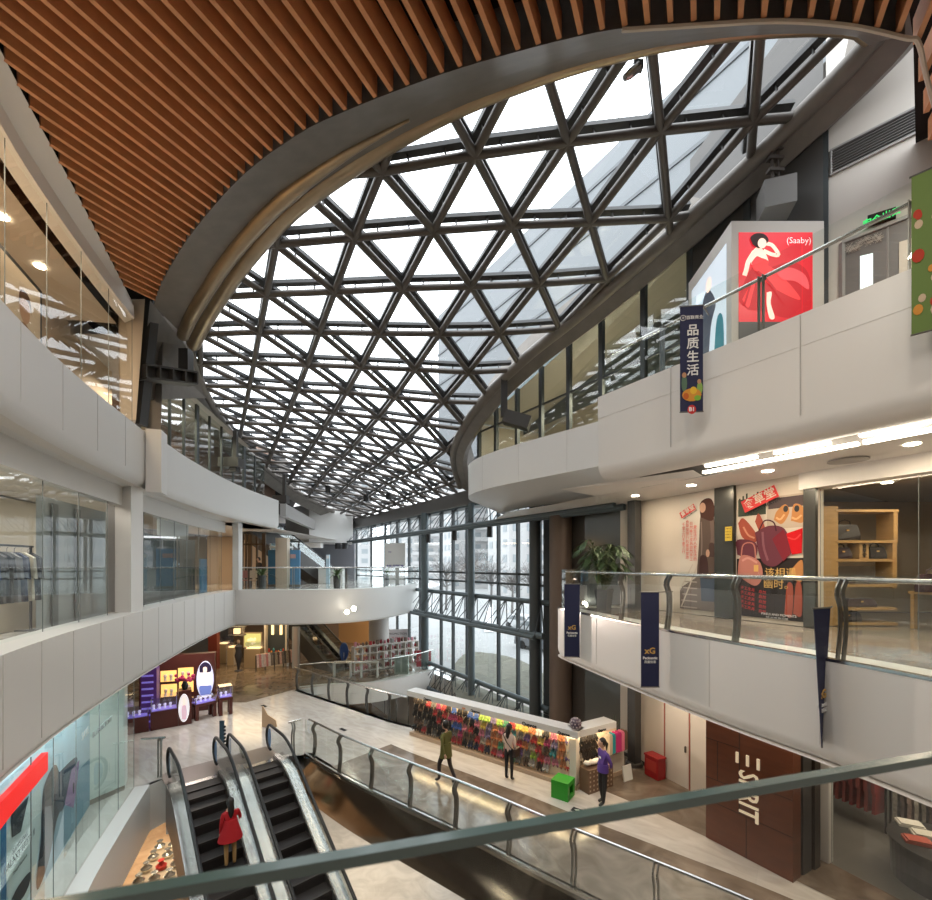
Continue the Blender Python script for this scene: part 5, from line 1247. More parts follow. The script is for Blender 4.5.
g = G(); wbox(g, K1, d2, n2, .05, L2k*.80, -.36, .10, 1.42, 1.60); tf2 = g.obj('top_fascia', WHITE, kk, world=True)
KL = mat('kiosk_lit_strip', (1, .85, .6), .5, emit=(1, .74, .40), es=9)
g = G(); wbox(g, K0, d1, n1, .1, L1k-.1, -.20, -.14, 1.385, 1.415); g.obj('lit_strip', KL, kk, world=True)
g = G(); wbox(g, K1, d2, n2, .1, L2k*.75, -.20, -.14, 1.385, 1.415); g.obj('lit_strip', KL, kk, world=True)
g = G(); wbox(g, K1, d2, n2, L2k*.72, L2k+.05, -.30, .0, .1, 1.0); g.obj('end_cabinet', mat('kiosk_cabinet', (.60, .55, .48), .5), kk, world=True)
g = G(); wbox(g, K0, d1, n1, L1k-.16, L1k+.02, -.25, -.02, .1, 1.42); g.obj('corner_post', mat('kiosk_corner', (.66, .60, .52), .4), kk, world=True)
for body, x in (('Qupros', .95), ('Qupros', 2.95), ('Qupros', 4.85), ('Qupros', 5.9)):
    s = .15 if x > 4 and x < 5.5 else .11
    text('lettering', body, s, frame_mat(K0+d1*x+n1*.115+up*1.47, d1, up), TXTK, tf, bold=.004)
text('lettering', 'Qupros', .10, frame_mat(K1+d2*.9+n2*.115+up*1.47, d2, up), TXTK, tf2, bold=.003)
text('mark', '∞', .14, frame_mat(K0+d1*2.5+n1*.115+up*1.47, d1, up), mat('orange_mark', (.75, .22, .03), .5), tf, bold=.004)
CLR = {'black': (.015, .013, .013), 'dark brown': (.045, .026, .018), 'brown': (.13, .07, .04), 'grey': (.19, .175, .16), 'red': (.52, .015, .02), 'blue': (.03, .13, .50), 'lime': (.34, .55, .03), 'pink': (.65, .16, .25), 'yellow': (.72, .50, .02), 'purple': (.14, .06, .25), 'teal': (.01, .27, .30), 'magenta': (.48, .02, .15), 'green': (.06, .34, .16), 'orange': (.66, .20, .04), 'beige': (.52, .42, .31), 'violet': (.25, .19, .38), 'white': (.66, .62, .57), 'navy': (.02, .025, .07)}
SLM = {}
def slipper_mesh(c):
    if c in SLM: return SLM[c]
    g = G()
    for s in (-1, 1):
        out = []
        for k in range(16):
            a = 2*PI*k/16; x = math.cos(a); y = math.sin(a)
            w = .042+.008*y-.010*max(0, 1-abs(y+.25)*3)*.6; out.append((x*w, y*.135))
        R = Matrix.Rotation(-s*.10, 3, 'Y')
        vs = [R@Vector((x, -.006, y))+Vector((s*.05, 0, 0)) for x, y in out]+[R@Vector((x, -.030, y))+Vector((s*.05, 0, 0)) for x, y in out]
        g.cur = 0; g.add(vs, [list(range(16)), [16+i for i in range(16)][::-1]]+[[i, (i+1) % 16, 16+(i+1) % 16, 16+i] for i in range(16)])
        g.cur = 1
        arc = [R@Vector((.045*math.cos(a), -.030-.045*math.sin(a), -.035))+Vector((s*.05, 0, 0)) for a in [PI*k/6 for k in range(7)]]
        for p, q in zip(arc, arc[1:]): g.bar(p, q, .008, .055, up=(0, 0, 1))
    g.cur = 2; g.bar((0, -.012, .10), (0, -.012, .17), .01, .01); g.bar((-.05, -.018, .1), (.05, -.018, .1), .012, .012)
    hue = tuple(.8*x+.2*sum(CLR[c])/3 for x in CLR[c]); hue = tuple(x*.82 for x in hue)
    m0 = mat('sole_'+c.replace(' ', '_'), tuple(min(1, x*.55+.01) for x in hue), .6); m1 = mat('strap_'+c.replace(' ', '_'), hue, .5)
    SLM[c] = g.mesh('slipper_pair', [m0, m1, BLACK]); return SLM[c]
rr = random.Random(11)
ROWN = ['top', 'second', 'third', 'fourth', 'bottom']
DARKS = ['black', 'dark brown', 'black', 'brown', 'dark brown', 'grey', 'black']
MIDS = ['black', 'red', 'pink', 'beige', 'blue', 'dark brown', 'grey', 'magenta', 'navy', 'red', 'black', 'brown']
BR = ['black', 'brown', 'dark brown', 'grey', 'beige', 'lime', 'pink', 'navy', 'orange', 'yellow', 'red', 'teal', 'purple', 'green', 'magenta', 'violet', 'pink', 'beige', 'red', 'white', 'orange', 'blue', 'green', 'brown', 'black']
def pair(c, P, d, n, x, z, lab, grp, out=-.145, tilt=None):
    o = bpy.data.objects.new('slipper_pair', slipper_mesh(c)); COL.objects.link(o)
    M = frame_mat(P+d*x+n*out+up*z, d, Vector((-n.x, -n.y, 0)))
    o.matrix_world = M @ Matrix.Rotation(-(tilt if tilt is not None else rr.uniform(.06, .32)), 4, 'X') @ Matrix.Rotation(rr.uniform(-.22, .22), 4, 'Y')
    tag(o, lab, 'slippers', grp)
NC = 27; last = None
for k in range(NC):
    x = .14+k*(L1k-.38)/(NC-1)
    for r in range(5):
        if k > 23 and r == 4: continue
        t = k/NC
        if t < .27: c = rr.choice(DARKS) if rr.random() < .93 else 'red'
        elif t < .47: c = rr.choice(MIDS)
        else: c = rr.choice(BR)
        if (k, r) in ((5, 0), (6, 1), (7, 1), (6, 0)): c = ['red', 'magenta'][k % 2]
        if k == 8 and r == 0: c = 'blue'
        if k in (11, 12) and r == 0: c = 'blue'
        if k in (13, 14) and r == 0: c = 'lime'
        if k in (19, 20) and r == 0: c = 'yellow'
        pair(c, K0, d1, n1, x+rr.uniform(-.02, .02)+(.05 if r % 2 else 0), 1.215-r*.232+rr.uniform(-.012, .012), '%s slipper pair in the %s row of the kiosk wall, %s from the left' % (c, ROWN[r], ORD[k]), 'slippers hung on the long kiosk wall')
for k in range(4):
    for r in range(4):
        c = rr.choice(['dark brown', 'brown', 'dark brown', 'pink', 'beige', 'black'])
        if r == 3 and k < 3: continue
        pair(c, K1, d2, n2, .30+k*.19, 1.20-r*.23, '%s slipper pair on the short kiosk wing, %s row, %s from the corner' % (c, ROWN[r], ORD[k]), 'slippers hung on the short kiosk wing')
for k, c in enumerate(('beige', 'teal', 'magenta', 'magenta', 'pink', 'brown')):
    P = K1+d2*(1.13+.12*k)+n2*.17
    g = G(); M = frame_mat(P+up*1.12, d2, up)
    pr = [(-.03, .22), (.03, .22), (.09, .16), (.10, -.32), (-.10, -.34), (-.09, .16)]; n = len(pr)
    g.add([M@Vector((x*.6, y, -.10-.03*abs(y))) for x, y in pr]+[M@Vector((x*.6, y, .06)) for x, y in pr], [list(range(n)), [n+i for i in range(n)][::-1]]+[[i, (i+1) % n, n+(i+1) % n, n+i] for i in range(n)])
    tag(g.obj('hanging_garment', mat('cloth_'+c, CLR[c], .8)), '%s cloth garment hung on the kiosk wing, %s from the corner side' % (c, ORD[k]), 'garment', 'garments hung on the kiosk wing')
# patterned chest with white soft toy, corner ball
cb = thing('storage_chest', 'brown patterned chest standing against the corner of the kiosk', 'chest', tuple(K1+d2*.55+n2*.14))
g = G(); wbox(g, K1, d2, n2, .14, 1.05, .03, .36, 0, .62); g.obj('chest_body', mat('chest_brown', (.15, .085, .05), .5), cb, world=True)
g = G()
for i in range(7):
    for j in range(5): p = K1+d2*(.20+.13*i)+n2*.362+up*(.08+.12*j); g.box(p, (.045, .006, .045), rz=math.atan2(d2.y, d2.x))
g.obj('dot_pattern', mat('chest_dot', (.46, .36, .25), .5), cb, world=True)['kind'] = 'stuff'
g = G(); rr2 = random.Random(2)
for i in range(9): g.ell(K1+d2*(.25+.09*i)+n2*(.16+rr2.uniform(-.03, .03))+up*(.69+rr2.uniform(0, .05)), (.10, .09, .06), 8, 6)
tag(g.obj('folded_cloth', mat('cloth_white', (.72, .66, .58), .8), smooth=True), 'soft white cloth heap lying on the brown patterned chest', 'cloth')
bl_ = thing('decor_ball', 'silver and purple patterned ball on the corner of the kiosk top', 'ornament', tuple(K1+up*1.6))
g = G(); c = K1-n1*.05+up*1.76; g.ell(c, .15, 14, 10); g.obj('ball', mat('ball_dark', (.10, .07, .10), .4), bl_, True, world=True)
g = G()
for i in range(5):
    for j in range(10):
        th = PI*(i+.7)/6; a = 2*PI*j/10+i*.3; p = Vector((math.sin(th)*math.cos(a), math.sin(th)*math.sin(a), math.cos(th)))*.15; g.ell(c+p, .022, 6, 4)
g.obj('sequins', mat('ball_sequin', (.55, .48, .5), .3, .5), bl_, world=True)
gc = thing('cube_stool', 'bright green open-sided cube stool in front of the kiosk corner', 'stool', tuple(onz(563, 796, 0)), -.62)
GR = mat('stool_green', (.02, .27, .015), .45); a = .46
for c, s, nm in (((0, 0, a-.02), (a, a, .04), 'seat'), ((0, 0, .02), (a, a, .04), 'bottom'), ((0, -a/2+.02, a/2), (a, .04, a-.08), 'side_panel'), ((0, a/2-.02, a/2), (a, .04, a-.08), 'side_panel'), ((-a/2+.02, 0, a/2), (.04, a-.08, a-.08), 'side_panel')):
    g = G(); g.box(c, s); g.obj(nm, GR, gc)
g = G(); g.box((a/2-.02, 0, .08), (.04, a-.08, .08)); g.box((a/2-.02, 0, a-.08), (.04, a-.08, .08)); g.box((a/2-.02, -.15, a/2), (.04, .08, .3)); g.box((a/2-.02, .15, a/2), (.04, .08, .3)); g.obj('side_panel', GR, gc)
# white board, red box, planter
p = onz(628, 781, 0); g = G(); M = Matrix.Rotation(.5, 3, 'Z')@Matrix.Rotation(-.16, 3, 'X'); g.box(p+Vector((0, .05, .20)), (.34, .03, .42), M=M); tag(g.obj('leaning_board', mat('board_white', (.72, .74, .70), .45)), 'small white board leaning by the dark column foot', 'board')
rb_ = thing('hydrant_box', 'red fire extinguisher box standing by the white doors', 'fire box', tuple(onz(655, 777, 0)), .43)
g = G(); g.box((0, 0, .30), (.30, .46, .56)); g.obj('box', mat('fire_red', (.32, .012, .015), .35), rb_)
g = G(); g.box((0, 0, .60), (.33, .50, .05)); g.obj('lid', mat('fire_red', (.32, .012, .015), .35), rb_)
g = G(); g.box((-.152, 0, .35), (.01, .36, .30)); g.obj('label_plate', mat('fire_plate', (.40, .04, .03), .4), rb_)
g = G(); p = wp_(13.3, .25); g.lathe([(.0, .0), (.26, .0), (.24, .10), (.2, .12), (0, .12)], p, 18); tag(g.obj('column_foot', BRUSHED), 'round metal foot ring of the dark column', 'column foot')
pk = thing('plant_pot', 'square white planter with a thin plant behind the kiosk end', 'plant', tuple(K2+d2*.22-n2*.52))
g = G(); c = K2+d2*.22-n2*.52; g.box(c+up*.42, (.42, .42, .84), rz=.5); g.obj('planter', mat('planter_white', (.55, .52, .48), .5), pk, world=True)
g = G()
for k in range(14): a = k*2.4; g.tube([c+up*.84, c+up*1.1+Vector((math.cos(a), math.sin(a), 0))*.05, c+up*(1.35+.03*(k % 4))+Vector((math.cos(a), math.sin(a), 0))*.2], [.014, .012, .003], 4)
g.obj('leaves', LEAF, pk, world=True)
# green escape arrow plate in the floor
fs = thing('floor_sign', 'green and white escape arrow plate set in the tan floor', 'sign', tuple(onz(582, 812, .006)))
M = frame_mat(onz(582, 812, .008), (.80, -.60, 0), (.60, .80, 0))
g = G(); g.add([M@Vector(v) for v in ((-.26, -.1, 0), (.26, -.1, 0), (.26, .1, 0), (-.26, .1, 0))], [[0, 1, 2, 3]]); g.obj('plate', TXTK, fs, world=True)
g = G(); g.add([M@Vector(v) for v in ((-.20, 0, .003), (-.08, .07, .003), (-.08, .03, .003), (.2, .03, .003), (.2, -.03, .003), (-.08, -.03, .003), (-.08, -.07, .003))], [[0, 1, 2, 3, 4, 5, 6]]); g.obj('arrow', mat('arrow_print', (.5, .62, .5), .5), fs, world=True)
for px, py, lab in ((343, 729.5, 'small dark floor plate on the bridge near the rail start'), (264, 706, 'small dark floor plate in front of the jewellery counter')):
    g = G(); c = onz(px, py, .008); g.box(c, (.34, .14, .006), rz=-.7); tag(g.obj('floor_sign', TXTK), lab, 'sign')

# ------------------------------------------------------------------ people
def person(label, loc, rz, J, cols, H=1.66, hair='short', extras=None):
    t = thing('person', label, 'person', loc, rz); s = H/1.68
    B = dict(pelvis=(0, 0, .93), belly=(0, .005, 1.06), chest=(0, 0, 1.27), neck=(0, -.005, 1.42), skull=(0, .015, 1.485),
             shL=(-.165, 0, 1.36), shR=(.165, 0, 1.36), elL=(-.21, -.01, 1.10), elR=(.21, -.01, 1.10), wrL=(-.21, .06, .88), wrR=(.21, .06, .88), haL=(-.21, .08, .81), haR=(.21, .08, .81),
             hiL=(-.085, 0, .88), hiR=(.085, 0, .88), knL=(-.09, .015, .49), knR=(.09, .015, .49), anL=(-.09, -.01, .09), anR=(.09, -.01, .09), toL=(-.10, .13, .035), toR=(.10, .13, .035))
    B.update(J); keys = list(B); idx = {k: i for i, k in enumerate(keys)}
    R = dict(pelvis=.135, belly=.12, chest=.135, neck=.052, skull=.05, sh=.062, el=.042, wr=.028, ha=.032, hi=.088, kn=.058, an=.042, to=.036)
    E = [('pelvis', 'belly'), ('belly', 'chest'), ('chest', 'neck'), ('neck', 'skull')]
    for q in 'LR': E += [('chest', 'sh'+q), ('sh'+q, 'el'+q), ('el'+q, 'wr'+q), ('wr'+q, 'ha'+q), ('pelvis', 'hi'+q), ('hi'+q, 'kn'+q), ('kn'+q, 'an'+q), ('an'+q, 'to'+q)]
    me = bpy.data.meshes.new('body'); me.from_pydata([tuple(Vector(B[k])*s) for k in keys], [(idx[a], idx[b]) for a, b in E], [])
    o = bpy.data.objects.new('tmp', me); COL.objects.link(o)
    md = o.modifiers.new('s', 'SKIN'); md.use_smooth_shade = True; md.branch_smoothing = .5
    for k in keys:
        r = (R.get(k) or R[k[:2]])*s; sv = me.skin_vertices[0].data[idx[k]]
        sv.radius = (r*1.12, r*.78) if k in ('pelvis', 'belly', 'chest') else (r, r); sv.use_root = k == 'pelvis'
    o.modifiers.new('u', 'SUBSURF').levels = 1
    dg = bpy.context.evaluated_depsgraph_get(); dg.update(); bm_ = bpy.data.meshes.new_from_object(o.evaluated_get(dg)); bpy.data.objects.remove(o)
    g = G(); g.v = [tuple(v.co) for v in bm_.vertices]; g.f = [list(p.vertices) for p in bm_.polygons]
    def cls(c):
        best, bd = None, 9
        for a, b in E:
            p, q = Vector(B[a])*s, Vector(B[b])*s; tt = max(0, min(1, (c-p).dot(q-p)/max(1e-9, (q-p).length_squared))); d = (c-p.lerp(q, tt)).length
            if d < bd: best, bd = (a, b), d
        a, b = best
        if b[:2] in ('kn', 'an') or (b[:2] == 'hi'): return 2
        if b[:2] == 'to': return 3
        if b[:2] == 'ha' or b == 'skull': return 0
        if b == 'neck': return 0 if c.z > (B['neck'][2]-.02)*s else 1
        if a == 'pelvis' and c.z < (B['pelvis'][2]-.0)*s: return 2
        return 1
    g.m = [cls(p.center) for p in bm_.polygons]
    hd = Vector(B['skull'])*s+Vector((0, .012, .085))*s; Mh = Matrix.Rotation(J.get('headrot', 0) if isinstance(J.get('headrot', 0), float) else 0, 3, 'Z')
    g.cur = 0; g.ell(hd, Vector((.077, .096, .118))*s, 14, 10); g.ell(hd+Vector((0, .096, -.012))*s, Vector((.014, .02, .022))*s, 6, 5)
    for q in (-1, 1): g.ell(hd+Vector((q*.073, -.005, -.01))*s, Vector((.01, .02, .03))*s, 6, 5)
    g.cur = 3
    for q in (-1, 1): g.ell(hd+Vector((q*.03, .079, .012))*s, Vector((.012, .008, .007))*s, 6, 4)
    g.cur = 4; g.ell(hd+Vector((0, .082, -.055))*s, Vector((.024, .008, .007))*s, 6, 4)
    g.cur = 0
    for q, sg in (('L', -1), ('R', 1)):
        w, h = Vector(B['wr'+q])*s, Vector(B['ha'+q])*s; d = (h-w).normalized(); sd = d.cross(Vector((1, 0, 0)))
        sd = sd.normalized() if sd.length > .1 else Vector((0, 1, 0)); cu = sd.cross(d)
        for i, L in enumerate((.062, .072, .068, .052)):
            b = h-d*.02+sd*(.026-.017*i)*s; g.tube([b, b+d*L*.55*s, b+d*L*s+cu*(.014*sg)*s], [.0095*s, .009*s, .006*s], 6)
        b = w+d*.03*s+sd*.03*s; g.tube([b, b+(sd*.6+d)*.03*s, b+(sd*.5+d*1.4)*.045*s], [.011*s, .010*s, .007*s], 6)
    M = [SKIN, cols[0], cols[1], cols[2], mat('lips', (.35, .09, .08), .5)]
    g.obj('body', M, t, smooth=True)
    g = G(); g.ell(hd+Vector((0, -.018, .022))*s, Vector((.089, .10, .120))*s, 14, 10)
    g.v = [v if not (v[1] > hd.y+.035*s and v[2] < hd.z+.055*s) else (v[0], hd.y+.03*s, v[2]) for v in g.v]
    if hair == 'long': g.tube([hd+Vector((0, -.05, .03))*s, hd+Vector((0, -.085, -.10))*s, hd+Vector((0, -.10, -.24))*s, hd+Vector((0, -.09, -.34))*s], [.07*s, .075*s, .06*s, .02*s], 10)
    if hair == 'tail': g.tube([hd+Vector((0, -.07, .04))*s, hd+Vector((0, -.14, -.03))*s, hd+Vector((0, -.13, -.2))*s], [.035*s, .035*s, .012*s], 8)
    g.obj('hair', HAIR, t, smooth=True)
    if extras: extras(t, s, B, hd)
    return t
PANT = mat('black_trousers', (.014, .013, .015), .75); SHOE = mat('black_shoes', (.012, .011, .011), .5)
def rzdir(dx, dy): return math.atan2(dy, dx)-PI/2
# assistant in purple, hands behind her back
PUR_ = mat('purple_top', (.10, .045, .27), .75)
def ex1(t, s, B, hd):
    g = G(); g.box((-.05, .118, 1.24*s), (.07, .012, .045)); g.obj('name_badge', TXTW, t)
    g = G(); g.lathe([(.165, .86), (.155, .98), (.15, 1.06)], n=16); g.v = [(x, y*.8, z*s) for x, y, z in g.v]; g.obj('top_hem', PUR_, t, smooth=True)
person('person in a purple top and black trousers standing beside the green stool', tuple(onz(603, 805, 0)), rzdir(-.9, -.25),
       dict(elL=(-.235, -.08, 1.11), elR=(.235, -.08, 1.11), wrL=(-.09, -.17, .96), wrR=(.09, -.17, .98), haL=(-.02, -.18, .93), haR=(.02, -.2, .96), anL=(-.06, .03, .09), toL=(-.07, .17, .035), anR=(.11, -.06, .09), toR=(.14, .06, .035)), (PUR_, PANT, SHOE), 1.66, 'tail', ex1)
# shopper in white top
WT = mat('cream_top', (.62, .47, .40), .75)
def ex2(t, s, B, hd):
    g = G(); g.tube([(-.13, -.11, 1.40*s), (0, -.14, 1.2*s), (.17, -.10, .98*s)], .012, 5); g.tube([(-.13, .06, 1.42*s), (-.13, -.11, 1.40*s)], .012, 5); g.obj('bag_strap', BLACK, t)
    g = G(); g.box((.24, -.02, .92*s), (.09, .26, .22)); g.obj('shoulder_bag', mat('bag_dark', (.03, .015, .012), .5), t)
person('person in a cream top and black trousers facing the slipper wall', tuple(onz(509, 780.5, 0)), rzdir(.55, .80),
       dict(elL=(-.25, .10, 1.14), wrL=(-.2, .32, 1.12), haL=(-.19, .39, 1.13), skull=(-.02, .05, 1.48)), (WT, PANT, SHOE), 1.56, 'long', ex2)
# walker in olive jacket
OL = mat('olive_jacket', (.105, .10, .022), .75)
def ex3(t, s, B, hd):
    g = G(); g.lathe([(.20, .72), (.185, .85), (.17, 1.0), (.155, 1.10)], n=16); g.v = [(x, y*.78, z*s) for x, y, z in g.v]; g.obj('jacket_skirt', OL, t, smooth=True)
person('person in an olive jacket and dark trousers walking along the bridge', tuple(onz(446, 783, 0)), rzdir(-.70, .55),
       dict(elL=(-.23, -.07, 1.10), wrL=(-.24, -.16, .90), haL=(-.24, -.18, .83), elR=(.23, .05, 1.10), wrR=(.22, .20, .93), haR=(.22, .24, .88),
            knL=(-.09, .17, .51), anL=(-.09, .17, .10), toL=(-.09, .31, .04), knR=(.09, -.06, .50), anR=(.09, -.26, .14), toR=(.09, -.14, .04)), (OL, mat('brown_trousers', (.03, .022, .022), .75), SHOE), 1.70, 'short', ex3)
# rider in red on the escalator
RC = mat('red_coat', (.42, .008, .015), .7)
def ex4(t, s, B, hd):
    g = G(); g.lathe([(.27, .70), (.235, .82), (.19, .98), (.165, 1.10), (.15, 1.18)], n=18); g.v = [(x, y*.82, z*s) for x, y, z in g.v]; g.obj('coat_skirt', RC, t, smooth=True)
tanE = math.tan(math.radians(30)); se_ = 2.32+.2; base = ESC_A+D*se_+W*.16; zb = -tanE*(se_-.9)
kst = int((se_-.12)/.40)+1; sc_ = .12+.40*kst+.2; base = ESC_A+D*sc_+W*.14; zb = -tanE*(sc_-.9)-.004
person('person in a red coat riding the left near escalator', (base.x, base.y, zb), rzdir(D.x, D.y) if False else rzdir(-D.x, -D.y),
       dict(elR=(.24, .06, 1.12), wrR=(.26, .20, 1.02), haR=(.27, .26, 1.0)), (RC, mat('tan_trousers', (.42, .25, .10), .75), SHOE), 1.60, 'long', ex4)

# ------------------------------------------------------------------ hanging banners
def banner(name, lab, c, w, h, xdir, m, arm, deco, twist=0.0, group='banners on the balcony edges'):
    t = thing(name, lab, 'banner', tuple(c), 0, group); x = Vector(xdir).normalized(); g = G(); n = 14; vs = []
    for i in range(n+1):
        f = i/n; a = twist*f; xx = Matrix.Rotation(a, 3, 'Z')@x; nn = Vector((xx.y, -xx.x, 0)); ww = w
        for sx in (-.5, .5):
            for e in (-.004, .004): vs.append(Vector(c)+xx*(sx*ww)+nn*e-up*(h*f))
    fs = []
    for i in range(n):
        a = 4*i; b = a+4; fs += [[a, a+2, b+2, b], [a+1, b+1, b+3, a+3], [a, b, b+1, a+1], [a+2, a+3, b+3, b+2]]
    fs += [[0, 1, 3, 2], [4*n, 4*n+2, 4*n+3, 4*n+1]]; g.add(vs, fs); g.obj('cloth', m, t, world=True)
    g = G(); g.tube([Vector(c)-x*w*.55, Vector(c)+x*w*.55], .013, 6); g.tube([Vector(c)+x*w*.5, Vector(arm)], .012, 6); g.obj('hanging_rod', BRUSHED, t, world=True)
    xb = Matrix.Rotation(twist, 3, 'Z')@x
    g = G(); g.tube([Vector(c)-xb*w*.52-up*h, Vector(c)+xb*w*.52-up*h], .012, 6); g.obj('weight_rod', BRUSHED, t, world=True)
    if deco: deco(t, Vector(c), x)
    return t
def dec_navy(tw):
    def f(t, c, x):
        xx = Matrix.Rotation(tw*.6, 3, 'Z')@x; M = lambda y, d=.0: frame_mat(c-up*y+Vector((xx.y, -xx.x, 0))*(.008+d), xx, up)
        text('logo', 'xG', .17, M(1.18), GOLD, t, bold=.004); text('lettering', 'Pacisantic', .075, M(1.32), TXTW, t, bold=.002); text('lettering', '百盛优客', .06, M(1.40), TXTW, t)
    return f
c = pt(572, 584, 11.9); banner('banner', 'navy banner at the far end of the right second storey balcony', c, .41, 1.98, (1, -.1, 0), NAVY, c+Vector((.3, .45, -.0)), dec_navy(0))
c = pt(650, 592, 8.8); banner('banner', 'navy banner in the middle of the right second storey balcony', c, .36, 1.90, (1, 0, 0), NAVY, c+Vector((.5, .1, 0)), dec_navy(0))
c = pt(822, 608, 6.0); banner('banner', 'twisted navy banner seen edge-on below the bag shop', c, .36, 1.84, (.93, .37, 0), NAVY, c+Vector((.3, .2, 0)), dec_navy(.25), .50)
def dec_l3(t, c, x):
    n = Vector((x.y, -x.x, 0)); M = lambda y, d=0.0, dx=0.0: frame_mat(c-up*y+n*(.009+d)+x*dx, x, up)
    text('lettering', '⊕百联商业', .075, M(.22), TXTW, t)
    for k, ch in enumerate('品质生活'): text('lettering', ch, .22, M(.46+.245*k, 0, .02), TXTW, t, bold=.003)
    def blob(dx, y, a, b, m, d): 
        g = G(); Mm = M(y, d, dx); g.add([Mm@Vector((a*math.cos(2*PI*k/14), b*math.sin(2*PI*k/14), 0)) for k in range(14)], [list(range(14))]); g.obj('print', m, t, world=True)
    for i, (dx, y, a, b, m) in enumerate(((-.13, 1.42, .05, .16, cm('print_green_shirt', .10, .17, .12)), (-.13, 1.27, .04, .05, cm('print_skin', .50, .28, .16)), (.14, 1.52, .05, .12, cm('print_lime_shirt', .25, .40, .10)), (.13, 1.40, .035, .045, cm('print_skin', .5, .28, .16)), (0, 1.64, .17, .12, cm('print_food', .62, .28, .05)), (.03, 1.56, .06, .07, cm('print_yellow', .72, .45, .05)), (.1, 1.70, .06, .05, cm('print_leaf', .22, .45, .06)), (-.1, 1.66, .05, .06, cm('print_soup', .50, .12, .03)), (0.0, 1.91, .075, .085, TXTR))): blob(dx, y, a, b, m, .001+.0006*i)
    text('lettering', 'B1', .10, M(1.91, .009), TXTW, t, bold=.003)
c = pt(691.5, 306, 8.1); banner('banner', 'navy banner with white vertical characters on the third storey edge', c, .40, 1.95, (1, -.12, 0), NAVY, c+Vector((.45, .25, -.02)), dec_l3)
def dec_g(t, c, x):
    n = Vector((x.y, -x.x, 0)); r_ = random.Random(4)
    for i in range(16):
        g = G(); Mm = frame_mat(c-up*(.25+1.7*r_.random())+n*(.009+.0005*i)+x*r_.uniform(-.17, .17), x, up); a = r_.uniform(.025, .06)
        g.add([Mm@Vector((a*math.cos(2*PI*k/10), 1.5*a*math.sin(2*PI*k/10), 0)) for k in range(10)], [list(range(10))]); g.obj('print', [cm('print_petal', .50, .40, .28), cm('print_red', .40, .05, .03), cm('print_orange', .55, .25, .05)][i % 3], t, world=True)
c = pt(934, 167, 5.55); banner('banner', 'green banner with floral print at the right edge of the third storey', c, .40, 2.05, (.70, -.72, 0), mat('banner_green', (.10, .17, .03), .7), c+Vector((.35, .2, 0)), dec_g)

# ------------------------------------------------------------------ plants
def leaf(g, p0, d, L, w, droop, n=4):
    p0 = Vector(p0); d = Vector(d).normalized(); sd = d.cross(up)
    sd = sd.normalized() if sd.length > 1e-3 else Vector((1, 0, 0)); P = []
    for i in range(n+1): f = i/n; P.append((p0+d*L*f-up*droop*L*f*f, w*math.sin(PI*min(.96, .12+f*.86))))
    vs = []
    for p, ww in P: vs += [p-sd*ww/2, p+sd*ww/2]
    g.add(vs, [[2*i, 2*i+1, 2*i+3, 2*i+2] for i in range(n)])
def palm(lab, loc, H, seed, pot, nf=16, name='potted_palm', sp=1.0):
    r_ = random.Random(seed); t = thing(name, lab, 'plant', loc)
    g = G(); g.lathe([(.0, 0), (.2*pot, 0), (.27*pot, .55*pot), (.29*pot, .6*pot), (.24*pot, .58*pot), (0, .55*pot)], n=4 if pot > .9 else 14); g.obj('pot', mat('pot_dark', (.06, .06, .06), .4) , t)
    st, lf = G(), G()
    for i in range(nf):
        a = i*2.4+r_.uniform(-.3, .3); el = r_.uniform(.25, 1.35); L = H*r_.uniform(.45, .62); b = Vector((0, 0, .55*pot)); hz = Vector((math.cos(a), math.sin(a), 0))*sp
        P = [b, b+up*L*.55*math.sin(el)+hz*L*.22, b+up*L*(1.0*math.sin(el)+.25)+hz*L*.55, b+up*L*(1.05*math.sin(el)+.12)+hz*L*.95]; S = smooth_path([tuple(p) for p in P], 5); st.tube(S, .011*pot+.002, 4)
        for k, q in enumerate(S[4:]):
            dd = (S[min(len(S)-1, k+5)]-S[k+3]).normalized(); sd = dd.cross(up).normalized() if dd.cross(up).length > 1e-3 else hz
            for sg in (-1, 1): leaf(lf, q, sd*sg*.8+dd*.7, H*.17, .035*pot+.012, .45)
    st.obj('stems', mat('stem_green', (.09, .12, .05), .5), t); lf.obj('fronds', LEAF, t); return t
palm('tall potted palm behind the glass at the far end of the right balcony', (3.95, 12.6, 4.70), 1.95, 3, 1.0, 26, sp=.62)
def spiky(lab, loc, seed):
    r_ = random.Random(seed); t = thing('potted_plant', lab, 'plant', loc, 0, 'potted plants along the far balcony')
    g = G(); g.lathe([(0, 0), (.16, 0), (.19, .72), (.15, .70), (0, .68)], n=12); g.obj('pot', mat('pot_dark', (.06, .06, .06), .4), t)
    g = G()
    for i in range(34): a = i*2.4; el = r_.uniform(.2, 1.25); leaf(g, (0, 0, .7), (math.cos(a)*math.cos(el), math.sin(a)*math.cos(el), math.sin(el)), r_.uniform(.6, .95), .10, .45)
    g.obj('leaves', mat('spiky_green', (.10, .16, .06), .5), t)
spiky('spiky plant in a tall dark pot on the far balcony, the middle one', tuple(pt(337, 584, 22.2)-up*.0)[:2]+(4.76,), 1)
spiky('spiky plant in a tall dark pot on the far balcony, nearest its rounded end', tuple(pt(386, 584, 25.9))[:2]+(4.76,), 2)
spiky('spiky plant in a tall dark pot on the far balcony, beside the white pillar', tuple(pt(262, 584, 22.0))[:2]+(4.76,), 3)
